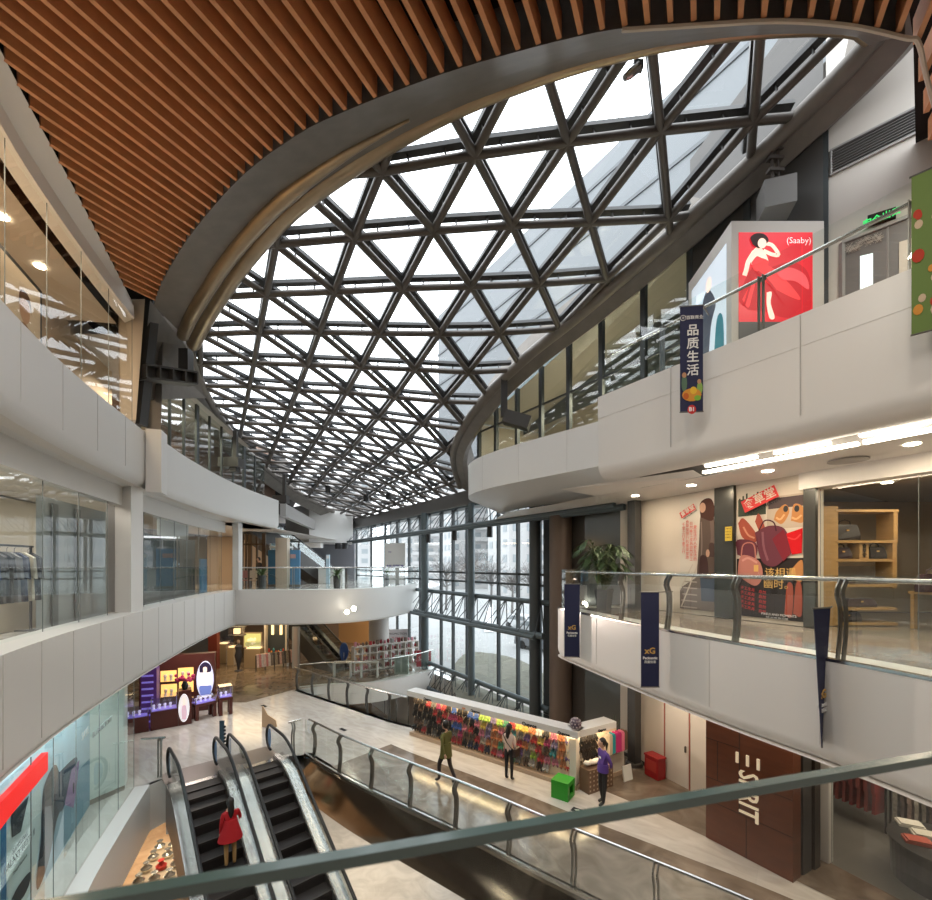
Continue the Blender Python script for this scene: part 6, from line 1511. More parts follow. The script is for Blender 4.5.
# ------------------------------------------------------------------ first storey left: glass front with the big advert behind it
GP = [p for p in off_path(LEDGE, .36) if p.y > 3.0]
shopglass('window_10', GP, .02, 3.2, glass('green_shop_glass', (.84, .93, .91), .045, graz=.45), 'glass front of the first storey shop on the left', 1.15)
PP = Poster('advert_wall', 'huge pale blue advert of dark trousers and phones behind the left glass', Vector((-6.0, 4.6, .0)), Vector((-.47, .883, 0)), 7.25, 3.1, mat('advert_sky', (.46, .62, .72), .4, noise=(.8, .35, (1, 1, 1.6))), 'poster')
PP.n = Vector((.883, .47, 0))
def ppx(px, py):
    u, v = (px-CX)/F, (CY-py)/F; o, n = PP.o, PP.n; Y = (o.x*n.x+o.y*n.y)/(u*n.x+n.y); q = Vector((u*Y, Y, EYE+v*Y)); d = q-o; return (max(.01, min(PP.w-.01, d.dot(PP.x))), max(.01, min(PP.h-.01, d.z)))
Q = lambda L: [ppx(*p) for p in L]
PP.shape(Q([(46, 900), (63, 848), (92, 804), (92, 755), (60, 790), (40, 850)]), cm('advert_slate', .25, .38, .47))
PP.shape(Q([(0, 900), (0, 822), (6, 822), (6, 900)]), cm('advert_deep_blue', .03, .15, .30))
PP.curve(Q([(6, 830), (22, 808), (40, 790), (38, 850), (26, 900), (8, 900)]), cm('advert_pale', .56, .64, .64))
PP.curve(Q([(41, 815), (44, 785), (56, 765), (62, 800), (56, 822), (48, 862), (38, 889), (36, 880), (40, 845)]), cm('advert_trousers', .028, .04, .06))
PP.curve(Q([(56, 775), (76, 757), (74, 775), (66, 800), (60, 812), (55, 800)]), cm('advert_jacket', .05, .075, .11))
PP.shape(Q([(71, 770), (79, 760), (77, 780), (73, 808), (64, 805)]), cm('advert_phone', .33, .22, .38)); PP.ellipse(*ppx(73, 788), .06, .13, cm('advert_lens', .06, .05, .08))
PP.shape(Q([(10, 815), (28, 796), (20, 832), (11, 838)]), cm('advert_phone_dark', .03, .04, .05))
PP.shape(Q([(44, 788), (52, 778), (50, 800), (44, 806)]), cm('advert_phone_dark', .03, .04, .05))
PP.curve(Q([(10, 900), (18, 885), (29, 872), (28, 885), (20, 900)]), cm('advert_phone_dark', .03, .04, .05))
x, y = ppx(19, 851); PP.text('SAMSUNG', x, y+.14, .13, TXTK); PP.text('GALAXY NOTE II', x, y, .16, TXTK); PP.text('Smart freedom', x, y-.22, .09, TXTK)
# wall continuing past the advert
g = G(); e = PP.o+PP.x*PP.w; P = [e, Vector((-9.12, 11.75, 0)), Vector((-9.5, 12.35, 0))]; g.add([p for p in P]+[p+up*3.15 for p in P], [[0, 1, 4, 3], [1, 2, 5, 4]]); struct(g.obj('wall_left', mat('pale_aqua_wall', (.60, .68, .65), .4)), 'pale wall beside the advert behind the left glass')
g = G(); g.bar(P[0]+up*.06, P[1]+up*.06, .03, .12); struct(g.obj('baseboard_left', mat('plinth_taupe', (.25, .22, .19), .5)), 'taupe baseboard behind the left glass')
wb = PP.p(PP.w-.35, 1.35, .02)
lt = text('glass_lettering', 'BLUEFACTORY', .17, frame_mat(Vector((-8.05, 9.75, 2.42)), (-.39, .92, 0), up), mat('grey_print', (.30, .33, .33), .5)); tag(lt, 'grey lettering on the left shop glass beside the advert', 'lettering')
text_l = text('glass_lettering', 'SAVE', .26, frame_mat(PP.p(PP.w-.5, 1.95, .03), PP.x, up), TXTW); tag(text_l, 'white lettering on the pale end of the advert', 'lettering')
# red lit sign band
rs = thing('light_band', 'glowing red sign band along the top of the left shop glass', 'sign', tuple(pt(25, 790, 6.5)))
a, b = pt(-20, 828, 5.3), pt(47.5, 761, 7.35)
GPm = off_path(LEDGE, .30)
def rpt(px, py):
    u, v = (px-CX)/F, (CY-py)/F
    best = None
    for p, q in zip(GPm, GPm[1:]):
        d = q-p; den = d.x-u*d.y
        if abs(den) < 1e-9: continue
        t = (u*p.y-p.x)/den
        if -.01 <= t <= 1.01: Y = p.y+d.y*t; return Vector((u*Y, Y, EYE+v*Y))
    Y = 4.0; return Vector((u*Y, Y, EYE+v*Y))
top = [rpt(x, y) for x, y in ((0, 803), (12, 791), (24, 778), (36, 765), (48, 752))]; bot = [rpt(x, y) for x, y in ((0, 830), (12, 814), (24, 799), (36, 785), (48, 770))]
top.insert(0, rpt(-40, 846)); bot.insert(0, rpt(-40, 878)); n = len(top); nn = Vector((-.92, -.39, 0))*.08
g = G(); g.add(top+bot+[p+nn for p in top]+[p+nn for p in bot], [f for i in range(n-1) for f in ([i, i+1, n+i+1, n+i], [2*n+i, 3*n+i, 3*n+i+1, 2*n+i+1], [i, 2*n+i, 2*n+i+1, i+1], [n+i, n+i+1, 3*n+i+1, 3*n+i])])
g.obj('lit_face', mat('red_sign_lit', (.6, .01, .01), .4, emit=(1, .02, .015), es=.6), rs, world=True)

# ------------------------------------------------------------------ second storey left shops
def wallalong(path, off, y0, y1, z0, z1, m, name, lab, yshift=0):
    P = [p for p in off_path(path, off) if y0 <= p.y <= y1]
    g = G(); n = len(P); g.add([(p.x, p.y, z0) for p in P]+[(p.x, p.y, z1) for p in P], [[i, i+1, n+i+1, n+i] for i in range(n-1)]); return struct(g.obj(name, m), lab)
wallalong(LP, 1.0, 8.3, 11.6, 4.73, 7.35, mat('partition_grey', (.33, .34, .33), .35), 'wall_partition', 'grey partition behind the clothing shop glass')
for y, lab in ((8.95, 'dark strip on the grey partition'), (9.6, 'second dark strip on the grey partition')):
    q = [p for p in off_path(LP, .97) if p.y > y][0]; g = G(); g.box((q.x, q.y, 6.0), (.02, .25, 2.5), rz=.4); struct(g.obj('wall_partition', mat('partition_dark', (.13, .135, .135), .35)), lab)
wallalong(LP, 4.2, 1, 20, 4.73, 7.9, mat('shop_back_cream', (.62, .56, .47), .6), 'wall_back', 'cream back wall of the clothing shop')
wallalong(LP, 1.0, 12.0, 18.3, 4.73, 7.0, mat('partition_teal_dark', (.045, .06, .063), .25), 'wall_partition', 'dark partition behind the second left shopfront')
wallalong(LP, 2.0, 17.0, 19.9, 4.73, 7.9, mat('shop_back_pale', (.42, .44, .43), .5), 'wall_back', 'pale back wall behind the second left shopfront')
q = [p for p in off_path(LP, 1.0) if p.y > 11.9][0]; l2 = text('wall_lettering', 'LANCY', .34, frame_mat((q.x+.04, q.y, 6.15), (-.42, .9, 0), up), TXTW); tag(l2, 'white shop name lettering on the dark partition behind the left glass', 'lettering')
g = G(); q = [p for p in off_path(LP, .7) if p.y > 18.2][0]; g.box((q.x, q.y, 5.55), (.05, .8, 1.4), rz=.25); tag(g.obj('display_board', mat('board_blue', (.04, .16, .28), .4)), 'blue board standing behind the far end of the left shop glass', 'board')
# garment rail with hanging clothes
ra = thing('garment_rail', 'black garment rail behind the left shop glass, left of the grey partition', 'clothes rail', (-8.0, 7.6, 4.73), .25)
g = G(); g.tube([(-.1, -.9, 1.62), (-.1, .9, 1.62)], .02, 8); g.obj('top_bar', BLACK, ra)
for y in (-.85, .85):
    g = G(); g.tube([(-.1, y, 0), (-.1, y, 1.62)], .022, 8); g.bar((-.35, y, .02), (.15, y, .02), .05, .03); g.obj('leg', BLACK, ra)
GCOL = [('black', (.02, .02, .025)), ('red', (.45, .04, .03)), ('navy', (.03, .04, .08)), ('dark blue', (.035, .05, .11)), ('charcoal', (.05, .05, .055)), ('black', (.018, .018, .02)), ('grey', (.16, .16, .17)), ('navy', (.025, .03, .06)), ('cream', (.5, .46, .38)), ('black', (.02, .02, .02))]
Mr = Matrix.Translation(ra.location) @ Matrix.Rotation(.25, 4, 'Z')
def garment(M, m, lab, grp, hgt=.85, wid=.42):
    g = G(); pr = [(-.06, 0), (.06, 0), (.5*wid, -.10), (.56*wid, -hgt*.55), (.42*wid, -hgt*.5), (.46*wid, -hgt), (-.46*wid, -hgt), (-.42*wid, -hgt*.5), (-.56*wid, -hgt*.55), (-.5*wid, -.10)]; n = len(pr)
    vs = [M@Vector((x, -.035+.01*math.sin(9*z), z)) for x, z in pr]+[M@Vector((x, .035+.01*math.sin(7*z), z)) for x, z in pr]
    g.add(vs, [list(range(n)), [n+i for i in range(n)][::-1]]+[[i, (i+1) % n, n+(i+1) % n, n+i] for i in range(n)]); g.tube([M@Vector((0, 0, 0)), M@Vector((0, 0, .06)), M@Vector((.02, 0, .085))], .006, 4)
    return tag(g.obj('hanging_jacket', m), lab, 'jacket', grp)
for i, (nm, c) in enumerate(GCOL):
    garment(Mr @ Matrix.Translation((-.1, -.8+.175*i, 1.503)), mat('jacket_'+nm.replace(' ', '_'), c, .8), '%s jacket on the black rail behind the left glass, %s from the near end' % (nm, ORD[i]), 'jackets on the left garment rail', .9)
ta = thing('display_table', 'pale display plinth inside the left clothing shop', 'table', (-9.0, 8.6, 4.73))
g = G(); g.box((0, 0, .42), (.7, 1.0, .84)); g.obj('plinth', mat('plinth_pale', (.6, .54, .45), .5), ta); g = G(); g.box((0, 0, .855), (.76, 1.06, .03)); g.obj('top', mat('plinth_pale', (.6, .54, .45), .5), ta)
for i, (x, y) in enumerate(((-8.6, 6.6), (-9.6, 7.6), (-10.3, 9.6), (-10.4, 13.0), (-11.2, 16.0))):
    g = G(); g.lathe([(0, 0), (.10, 0), (.10, -.015), (0, -.015)], (x, y, 7.915), 12); tag(g.obj('downlight', SPOT), 'lit downlight in the soffit over the left second storey shops, %s from the viewer' % ORD[i], 'light', 'left second storey downlights')
g = G(); g.box((-8.3, 6.8, 7.84), (.25, 2.6, .05), rz=.45); tag(g.obj('ceiling_tube_light', LAMP), 'bright light strip in the ceiling of the left clothing shop', 'light')
g = G(); g.box((-10.5, 15.2, 7.84), (.16, 1.6, .05), rz=.25); tag(g.obj('ceiling_tube_light', LAMP), 'bright light strip behind the second left shopfront', 'light')

# ------------------------------------------------------------------ third storey left shop
wallalong(LP, 2.2, 2.0, 14.5, 9.3, 13.0, mat('shop_sand', (.50, .39, .28), .55), 'wall_back', 'sand coloured back wall of the third storey shop')
g = G(); A_1 = [Vector((p.x, p.y, 12.25)) for p in off_path(LP, .80) if 2.9 < p.y < 11.6]; B_1 = [Vector((p.x, p.y, 12.25)) for p in off_path(LP, 3.2) if 2.9 < p.y < 11.2]; n = min(len(A_1), len(B_1)); band(g, resample(A_1, 20), resample(B_1, 20)); struct(g.obj('ceiling_lower', mat('shop_ceiling_sand', (.52, .45, .37), .5)), 'ceiling of the third storey shop')
for i, (px, py) in enumerate(((2, 217), (40, 266.5))):
    c = onz(px, py, 12.235); g = G(); g.lathe([(0, 0), (.09, 0), (.09, -.01), (0, -.01)], c, 14); tag(g.obj('downlight', SPOT), ['lit downlight in the third storey shop ceiling at the left picture edge', 'lit downlight in the third storey shop ceiling beside the framed portrait'][i], 'light', 'third storey shop downlights')
pq = [p for p in off_path(LP, 2.1) if p.y > 5.9][0]; pd = Vector((-.42, .9, 0))
FP3 = Poster('framed_picture', 'framed sepia portrait inside the third storey shop on the left', Vector((-7.78, 7.3, 9.5)), Vector((-.39, .92, 0)), 1.5, 1.9, BLACK, 'picture')
FP3.rect(.08, .08, 1.42, 1.82, cm('picture_cream', .62, .52, .40)); FP3.curve([(.5, .1), (1.2, .1), (1.15, .7), (.85, .95), (.55, .7)], cm('picture_coat', .28, .17, .10)); FP3.ellipse(.85, 1.18, .18, .24, cm('picture_skin', .48, .30, .20)); FP3.curve([(.64, 1.2), (.7, 1.48), (1.0, 1.5), (1.08, 1.2), (.98, 1.38), (.75, 1.36)], cm('picture_hair', .10, .05, .03))

# ------------------------------------------------------------------ jewellery counters
BRN2 = mat('brown_case', (.10, .024, .018), .3); CASE = glass('case_glass', (.86, .86, .95), .10); VIO = mat('violet_display', (.25, .2, .6), .4, emit=(.35, .28, 1.0), es=.32); JEW = mat('jewel_white', (.8, .8, .9), .2, emit=(.85, .8, 1), es=.35)
def wpt(px, py, Y): return pt(px, py, Y)
bw = thing('jewellery_cabinet', 'dark brown jewellery display wall with four lit golden niches', 'display', (-11.5, 17.9, 0))
a, b = Vector((-12.9, 17.35, 0)), Vector((-10.45, 18.3, 0)); dd = (b-a).normalized(); nn = Vector((dd.y, -dd.x, 0))
g = G(); bk = Vector((-nn.x, -nn.y, 0))*.35; g.prism([(a.x, a.y), (b.x, b.y), ((b+bk).x, (b+bk).y), ((a+bk).x, (a+bk).y)], 0, 2.35); g.obj('cabinet', BROWN, bw, world=True)
def onface(px, py, o, d, off=0.0):
    o = o+nn*off; u, v = (px-CX)/F, (CY-py)/F; t = (u*o.y-o.x)/(d.x-u*d.y); q = o+d*t; return Vector((q.x, q.y, EYE+v*q.y))
NICH = mat('niche_gold_lit', (.7, .42, .15), .4, emit=(1, .58, .16), es=1.0)
for (x0, y0, x1, y1), lab in (((160.5, 670.5, 176.5, 681.5), 0), ((178, 667.5, 193.5, 678.5), 0), ((161, 684, 177, 696.5), 0), ((179, 681, 193.5, 692), 0)):
    g = G(); P = [onface(x0, y1+.6, a, dd, .006), onface(x1, y1-.4, a, dd, .006), onface(x1, y0-.4, a, dd, .006), onface(x0, y0+.6, a, dd, .006)]; g.poly(P); nb_ = g.obj('niche', NICH, bw, world=True)
    for k in range(2):
        c = P[0].lerp(P[1], .32+.36*k).lerp(P[3].lerp(P[2], .32+.36*k), .34)+nn*.05
        g = G(); g.lathe([(.0, -.1), (.05, -.1), (.035, 0), (.06, .08), (.05, .14), (0, .16)], c, 10); o = g.obj('necklace_bust', mat('bust_ivory', (.7, .6, .5), .5), nb_); o.matrix_parent_inverse = worldmat(nb_).inverted()
# oval standing figure sign
ov = thing('oval_sign', 'tall oval lit sign of a dark haired person in white, right of the golden niches', 'sign', tuple(onface(205, 697, a, dd, .1)))
def ovalsign(t, px0, py0, px1, py1, o, d, off, m, thick=.06):
    c = onface((px0+px1)/2, (py0+py1)/2, o, d, off); hw = (onface(px1, (py0+py1)/2, o, d, off)-onface(px0, (py0+py1)/2, o, d, off)).length/2; hh = (onface(px0, py0, o, d, off)-onface(px0, py1, o, d, off)).z/2
    F2 = [(hw*math.cos(2*PI*k/28), hh*math.sin(2*PI*k/28)) for k in range(28)]
    g = G(); g.add([c+d*x+up*y for x, y in F2]+[c+d*x+up*y-nn*thick for x, y in F2], [list(range(28)), [28+i for i in range(28)][::-1]]+[[i, (i+1) % 28, 28+(i+1) % 28, 28+i] for i in range(28)]); g.obj('lit_panel', m, t, world=True)
    def sh(pts, m2, k):
        P = smooth_path([(x*hw, y*hh) for x, y in pts]+[(pts[0][0]*hw, pts[0][1]*hh)], 5)[:-1]; g = G(); tri = geometry.tessellate_polygon([[Vector((q.x, q.y, 0)) for q in P]]); g.add([c+d*q.x+up*q.y+nn*(.003+.002*k) for q in P], [list(x) for x in tri]); g.obj('figure_print', m2, t, world=True)
    return sh
LITV = mat('lit_pale_violet', (.7, .7, .9), .4, emit=(.82, .84, 1), es=.5)
sh = ovalsign(ov, 196.5, 661, 213.5, 698, a, dd, .09, LITV)
sh([(-.55, -.85), (.5, -.85), (.7, -.35), (-.6, -.35)], mat('lit_blue_print', (.15, .2, .5), .4, emit=(.2, .28, .7), es=.5), 0); sh([(-.8, -.3), (.8, -.3), (.7, .3), (.2, .45), (-.2, .45), (-.7, .3)], mat('lit_white_print2', (.9, .85, .85), .4, emit=(1, .95, .95), es=.55), 1); sh([(-.62, .4), (.62, .4), (.65, .75), (0, .95), (-.6, .75)], mat('dark_violet_print', (.03, .02, .07), .5), 2); sh([(-.2, .4), (.2, .4), (.2, .66), (-.2, .66)], LS, 3)
# front counters
def cbox(name, lab, P0, P1, dep, z0, z1, m, parent=None):
    d = (P1-P0).normalized(); n = Vector((-d.y, d.x, 0))*dep; g = G(); g.prism([(P0.x, P0.y), (P1.x, P1.y), (P1.x+n.x, P1.y+n.y), (P0.x+n.x, P0.y+n.y)], z0, z1); return g.obj(name, m, parent, world=parent is not None)
def case(lab, P0, P1, dep, z0, z1, zc_, legs=False):
    t = thing('jewellery_counter', lab, 'counter', tuple(P0), 0, 'jewellery counters')
    if legs:
        cbox('top_board', '', P0, P1, dep, z1-.1, z1, BRN2, t); d = (P1-P0).normalized(); n = Vector((-d.y, d.x, 0))
        for e in (0, 1):
            for f in (.03, dep-.12): q = P0.lerp(P1, e)+d*(.07 if e == 0 else -.07)+n*(f+.05); g = G(); g.box((q.x, q.y, (z1-.1)/2), (.12, .12, z1-.1), rz=math.atan2(d.y, d.x)); g.obj('leg', BRN2, t, world=True)
    else: cbox('body', '', P0, P1, dep, z0, z1, BRN2, t)
    d = (P1-P0).normalized(); n = Vector((-d.y, d.x, 0)); q0, q1 = P0+d*.04+n*.04, P1-d*.04+n*.04
    tray = cbox('lit_tray', '', q0, q1, dep-.08, z1+.005, z1+.03, VIO, t); cbox('glass_case', '', P0+d*.02+n*.02, P1-d*.02+n*.02, dep-.04, z1+.004, zc_, CASE, t)
    g = G(); L_ = (P1-P0).length
    for k in range(max(2, int(L_/.18))): c = P0+d*(.12+.17*k)+n*(dep*.45)+up*(z1+.03); 
    for k in range(max(2, int(L_/.18))):
        c = P0+d*(.1+.17*k)+n*(dep*.45)+up*(z1+.035)
        if (.1+.17*k) < L_-.08: g.lathe([(0, 0), (.045, 0), (.03, .06), (.05, .13), (.035, .17), (0, .18)], c, 8)
    g.obj('jewel_stand', JEW, tray, world=True)
    g = G(); 
    for A in (P0+d*.02+n*.02, P1-d*.02+n*.02, P0+d*.02+n*(dep-.02), P1-d*.02+n*(dep-.02)): g.bar(A+up*z1, A+up*zc_, .02, .02)
    g.obj('case_frame', STAINLESS, t, world=True)
    return t
c0, c1 = onz(150.5, 731, 0), onz(178, 726, 0)
case('brown jewellery counter with violet lit glass case, left of the white oval sign', c0, c1, .55, 0, .66, 1.15)
c2 = c0+(c0-c1).normalized()*.05; c3 = c0+(c0-c1).normalized()*1.1
case('low jewellery counter at the far left, half hidden by the pale wall', c3, c2, .5, 0, .55, .85)
ped = thing('pedestal', 'brown pedestal with a white oval lit sign between the jewellery counters', 'pedestal', tuple(onz(184, 725, 0)))
p0, p1 = onz(178.5, 726, 0), onz(191.7, 723.7, 0); cbox('body', '', p0, p1, .5, 0, 1.28, BRN2, ped)
nn_b = nn; dd2 = (p1-p0).normalized(); nn = Vector((dd2.y, -dd2.x, 0))
sh = ovalsign(ped, 178.5, 694, 189.5, 722, p0, dd2, .05, mat('lit_white_oval', (.85, .85, .9), .4, emit=(1, .97, 1), es=.5), .04)
sh([(-.4, -.8), (.4, -.8), (.45, 0), (0, .3), (-.45, 0)], mat('lit_pink_print', (.6, .4, .45), .4, emit=(.7, .5, .6), es=.6), 0); sh([(-.3, .2), (.3, .25), (.25, .75), (-.25, .7)], LS, 1)
nn = nn_b
fl_ = thing('flower_vase', 'dark vase with magenta flowers on the pedestal', 'vase', tuple((p0+p1)/2+Vector((-dd2.y, dd2.x, 0))*.25+up*1.28))
g = G(); g.lathe([(0, 0), (.08, 0), (.12, .15), (.06, .3), (0, .3)], n=12); g.obj('vase', BLACK, fl_, smooth=True)
g = G(); r_ = random.Random(8)
for i in range(16): a1 = r_.uniform(0, 6.28); R = r_.uniform(.05, .45); g.ell((R*math.cos(a1), R*.4*math.sin(a1), .36+r_.uniform(-.05, .2)), r_.uniform(.05, .08), 6, 5)
g.obj('flowers', mat('magenta_flower', (.45, .02, .10), .6), fl_)
case('brown jewellery counter with legs, right of the pedestal', onz(195.5, 721.5, 0), onz(217, 716, 0), .5, 0, .62, .85, True)
case('small jewellery table with a tall violet glass case, nearest the shops beyond', onz(219, 716.5, 0), onz(233, 714, 0), .5, 0, .70, 1.15, True)
# tall violet lit column at the far left
vc = thing('light_column', 'violet lit glass column at the left end of the jewellery display', 'light column', tuple(onz(141, 733, 0)))
g = G(); c = onz(141, 733, 0)+Vector((-.1, .6, 0)); g.box(c+up*1.1, (.5, .3, 2.2), rz=.3); g.obj('column_body', mat('violet_dark', (.05, .02, .09), .3, emit=(.25, .08, .5), es=.10), vc, world=True)
g = G(); [g.box(c+Vector((.02, -.17, .25+.24*k)), (.36, .05, .06), rz=.3) for k in range(8)]; g.obj('lit_shelf', VIO, vc, world=True)
# dark standee near the escalator
stn = thing('standee', 'slim dark blue sign post with black beads between the escalator newels', 'sign', tuple(onz(222, 748, 0)))
g = G(); g.box((0, 0, .45), (.14, .05, .9)); g.obj('post', mat('standee_blue', (.03, .07, .11), .4), stn)
for k in range(6): g = G(); g.ell((.09, 0, .1+.12*k), .04, 8, 6); g.obj('bead', BLACK, stn)
pc = thing('paper_stand', 'tan curved paper stand by the right escalator newel', 'stand', tuple(onz(270, 727, 0)))
g = G(); pr = [(-.3, 0), (.25, 0), (.2, .25), (-.1, .45), (-.25, .75), (-.3, .75)]; n = len(pr); g.add([(x, 0, z) for x, z in pr]+[(x, .05, z) for x, z in pr], [list(range(n)), [n+i for i in range(n)][::-1]]+[[i, (i+1) % n, n+(i+1) % n, n+i] for i in range(n)]); g.obj('panel', mat('kraft', (.55, .38, .24), .7), pc)

# ------------------------------------------------------------------ shops beyond on the first storey
g = G(); g.poly([(-24, 30, 0), (-9.5, 34.5, 0), (-9.5, 34.5, 3.24), (-24, 30, 3.24)]); struct(g.obj('wall_back', mat('far_shop_wall', (.26, .165, .10), .6)), 'brown back wall of the shops beyond')
g = G(); g.poly([(-24, 15, 0), (-24, 31, 0), (-24, 31, 3.24), (-24, 15, 3.24)]); struct(g.obj('wall_left', mat('far_shop_wall', (.26, .165, .10), .6)), 'brown side wall of the shops beyond')
def fbox(name, lab, cat, px0, px1, py_base, z0, z1, dep, m, group=None, parts=None):
    a = onz(px0, py_base, 0); b = onz(px1, py_base, 0); t = thing(name, lab, cat, tuple((a+b)/2), 0, group)
    g = G(); w_ = (b-a).length; g.box((0, dep/2, (z0+z1)/2), (w_, dep, z1-z0)); g.obj('body', m, t)
    if parts: parts(t, w_)
    return t
YEL = mat('lit_yellow_green', (.5, .5, .2), .4, emit=(.75, .72, .25), es=.55); CAB = mat('cabinet_tan', (.40, .30, .19), .5); GLOW = mat('case_glow', (.8, .6, .35), .4, emit=(1, .70, .32), es=1.6)
def glowtop(h): 
    def f(t, w): g = G(); g.box((0, .3, h+.03), (w*.8, .4, .06)); g.obj('lit_top', GLOW, t); g = G(); g.box((0, .3, h+.2), (w*.9, .5, .36)); g.obj('glass_case', CASE, t)
    return f
fbox('shop_cabinet', 'tan cabinet at the red wall of the shops beyond', 'cabinet', 218, 226, 663, 0, 1.15, .8, CAB, 'cabinets in the shops beyond', glowtop(1.15))
fbox('shop_cabinet', 'tan cabinet with a glowing top, second from the red wall', 'cabinet', 227, 233.5, 665.5, 0, 1.05, .8, CAB, 'cabinets in the shops beyond', glowtop(1.05))
fbox('shop_cabinet', 'long tan counter below the green lit picture', 'cabinet', 244, 260, 668, 0, 1.1, .9, CAB, 'cabinets in the shops beyond', glowtop(1.1))
t = thing('lit_picture', 'yellow green lit picture on the back of the shops beyond', 'picture', tuple(pt(253, 640, 27)))
g = G(); c = pt(253, 640, 27.0); g.box(c, (1.15, .08, .95)); g.obj('frame', CAB, t, world=True); g = G(); g.box(c+Vector((0, -.05, 0)), (1.0, .02, .8)); g.obj('lit_panel', YEL, t, world=True)
g = G(); r_ = random.Random(6); [g.ell(c+Vector((r_.uniform(-.25, .25), -.07, r_.uniform(-.3, .15))), (.08, .01, .1), 6, 4) for _ in range(9)]; g.obj('print', mat('lit_cream_print', (.8, .75, .5), .5, emit=(1, .9, .5), es=.6), t, world=True)
g = G(); c = pt(214, 643, 25.5); g.box(Vector((c.x, c.y, 1.6)), (.5, .3, 3.2)); struct(g.obj('wall_pier', mat('pier_red', (.16, .03, .02), .5)), 'red pier between the jewellery display and the shops beyond')
ch = thing('hanging_light', 'square lit glass ceiling box hanging in the shops beyond', 'light', tuple(pt(237, 628, 25))); c = pt(237, 631, 25)
g = G(); g.box(c, (.75, .5, .45)); g.obj('glass_box', glass('case_glass', (.86, .86, .95), .10), ch, world=True); g = G(); g.box(c-up*.24, (.8, .55, .05)); g.box(c+up*.24, (.8, .55, .05)); g.obj('frame', STAINLESS, ch, world=True); g = G(); g.box(c, (.3, .2, .3)); g.obj('bulb', GLOW, ch, world=True)
t = thing('mannequin', 'dark clothed mannequin standing among the cabinets beyond', 'mannequin', tuple(onz(238.5, 671, 0)))
g = G(); g.lathe([(.22, 0), (.2, .05), (.05, .08), (.12, .5), (.2, .9), (.14, 1.15), (.2, 1.4), (.06, 1.5), (.05, 1.55)], n=14); g.obj('dressed_body', mat('dark_dress', (.03, .03, .04), .7), t, smooth=True); g = G(); g.ell((0, 0, 1.66), (.08, .1, .12), 10, 8); g.obj('head', mat('mannequin_head', (.3, .22, .16), .5), t, smooth=True)
sc = thing('scarf_rack', 'long rack of patterned scarves in front of the shops beyond', 'rack', tuple(onz(272, 671, 0)))
g = G(); a, b = onz(256, 672, 0), onz(292, 666, 0); dd3 = (b-a).normalized(); Lr = (b-a).length
for k in range(5): p = a.lerp(b, k/4); g.box(p+up*.45, (.05, .05, .9))
g.bar(a+up*.9, b+up*.9, .06, .06); g.obj('frame', DARKSTEEL, sc, world=True)
for k in range(16):
    p = a+dd3*(Lr*(k+.5)/16); g = G(); nn3 = Vector((dd3.y, -dd3.x, 0)); c0_ = [(.55, .35, .3), (.18, .15, .13), (.08, .07, .07), (.32, .27, .2), (.12, .08, .07)][k % 5] if k > 5 else [(.6, .45, .42), (.5, .2, .2), (.55, .5, .48)][k % 3]
    g.bar(p+up*.94+nn3*.055, p+up*.25+nn3*.14, Lr/16*.86, .02, up=nn3); g.box(p+up*.955, (Lr/16*.86, .13, .02), rz=math.atan2(dd3.y, dd3.x))
    tag(g.obj('scarf', mat('scarf_%d' % (k % 5 if k > 5 else 10+k % 3), c0_, .8, noise=(14, .6, (1, 1, 1)))), 'patterned scarf on the long rack beyond, %s from its left end' % ORD[k], 'scarf', 'scarves on the long rack')
cab2 = thing('display_case', 'tall white framed case with red and orange goods in the shops beyond', 'display case', tuple(pt(277, 655, 26.2)))
a = pt(266, 650, 26.2); b = pt(287, 650, 26.2); w_ = b.x-a.x; cx_ = (a.x+b.x)/2
g = G(); 
for x in (a.x, b.x): g.box((x, 26.2, 1.4), (.10, .3, 2.8))
g.box((cx_, 26.2, 2.75), (w_, .3, .12)); g.box((cx_, 26.2, .3), (w_, .3, .6)); g.obj('frame', CREAM, cab2, world=True)
g = G(); g.box((cx_, 26.38, 1.5), (w_, .05, 2.5)); g.obj('back_panel', mat('case_back', (.05, .06, .07), .5), cab2, world=True)
for k in (0, 1): g = G(); g.box((cx_-.25+.5*k, 26.25, 2.2), (.12, .1, .7)); g.obj('lamp', GLOW, cab2, world=True)
for k in range(7): g = G(); r_ = random.Random(k); g.ell((cx_-.42+.14*k, 26.15, .76+.2*r_.random()), (.062, .07, .13), 8, 6); tag(g.obj('ornament', mat(['goods_red', 'goods_orange', 'goods_teal'][k % 3], [(.45, .05, .03), (.6, .22, .04), (.06, .25, .3)][k % 3], .5)), '%s ornament in the white framed case beyond, %s from the left' % (['red', 'orange', 'teal'][k % 3], ORD[k]), 'ornament', 'ornaments in the white framed case')
tw = thing('sign_tower', 'grey sign tower with a pale panel at the far escalator foot', 'sign', tuple(onz(296, 668, 0)))
g = G(); g.box((0, 0, 1.2), (.42, .12, 2.4)); g.obj('frame', mat('tower_grey', (.35, .36, .38), .4), tw); g = G(); g.box((0, -.07, 1.2), (.22, .02, 2.2)); g.obj('panel', mat('tower_panel', (.42, .36, .34), .5), tw)
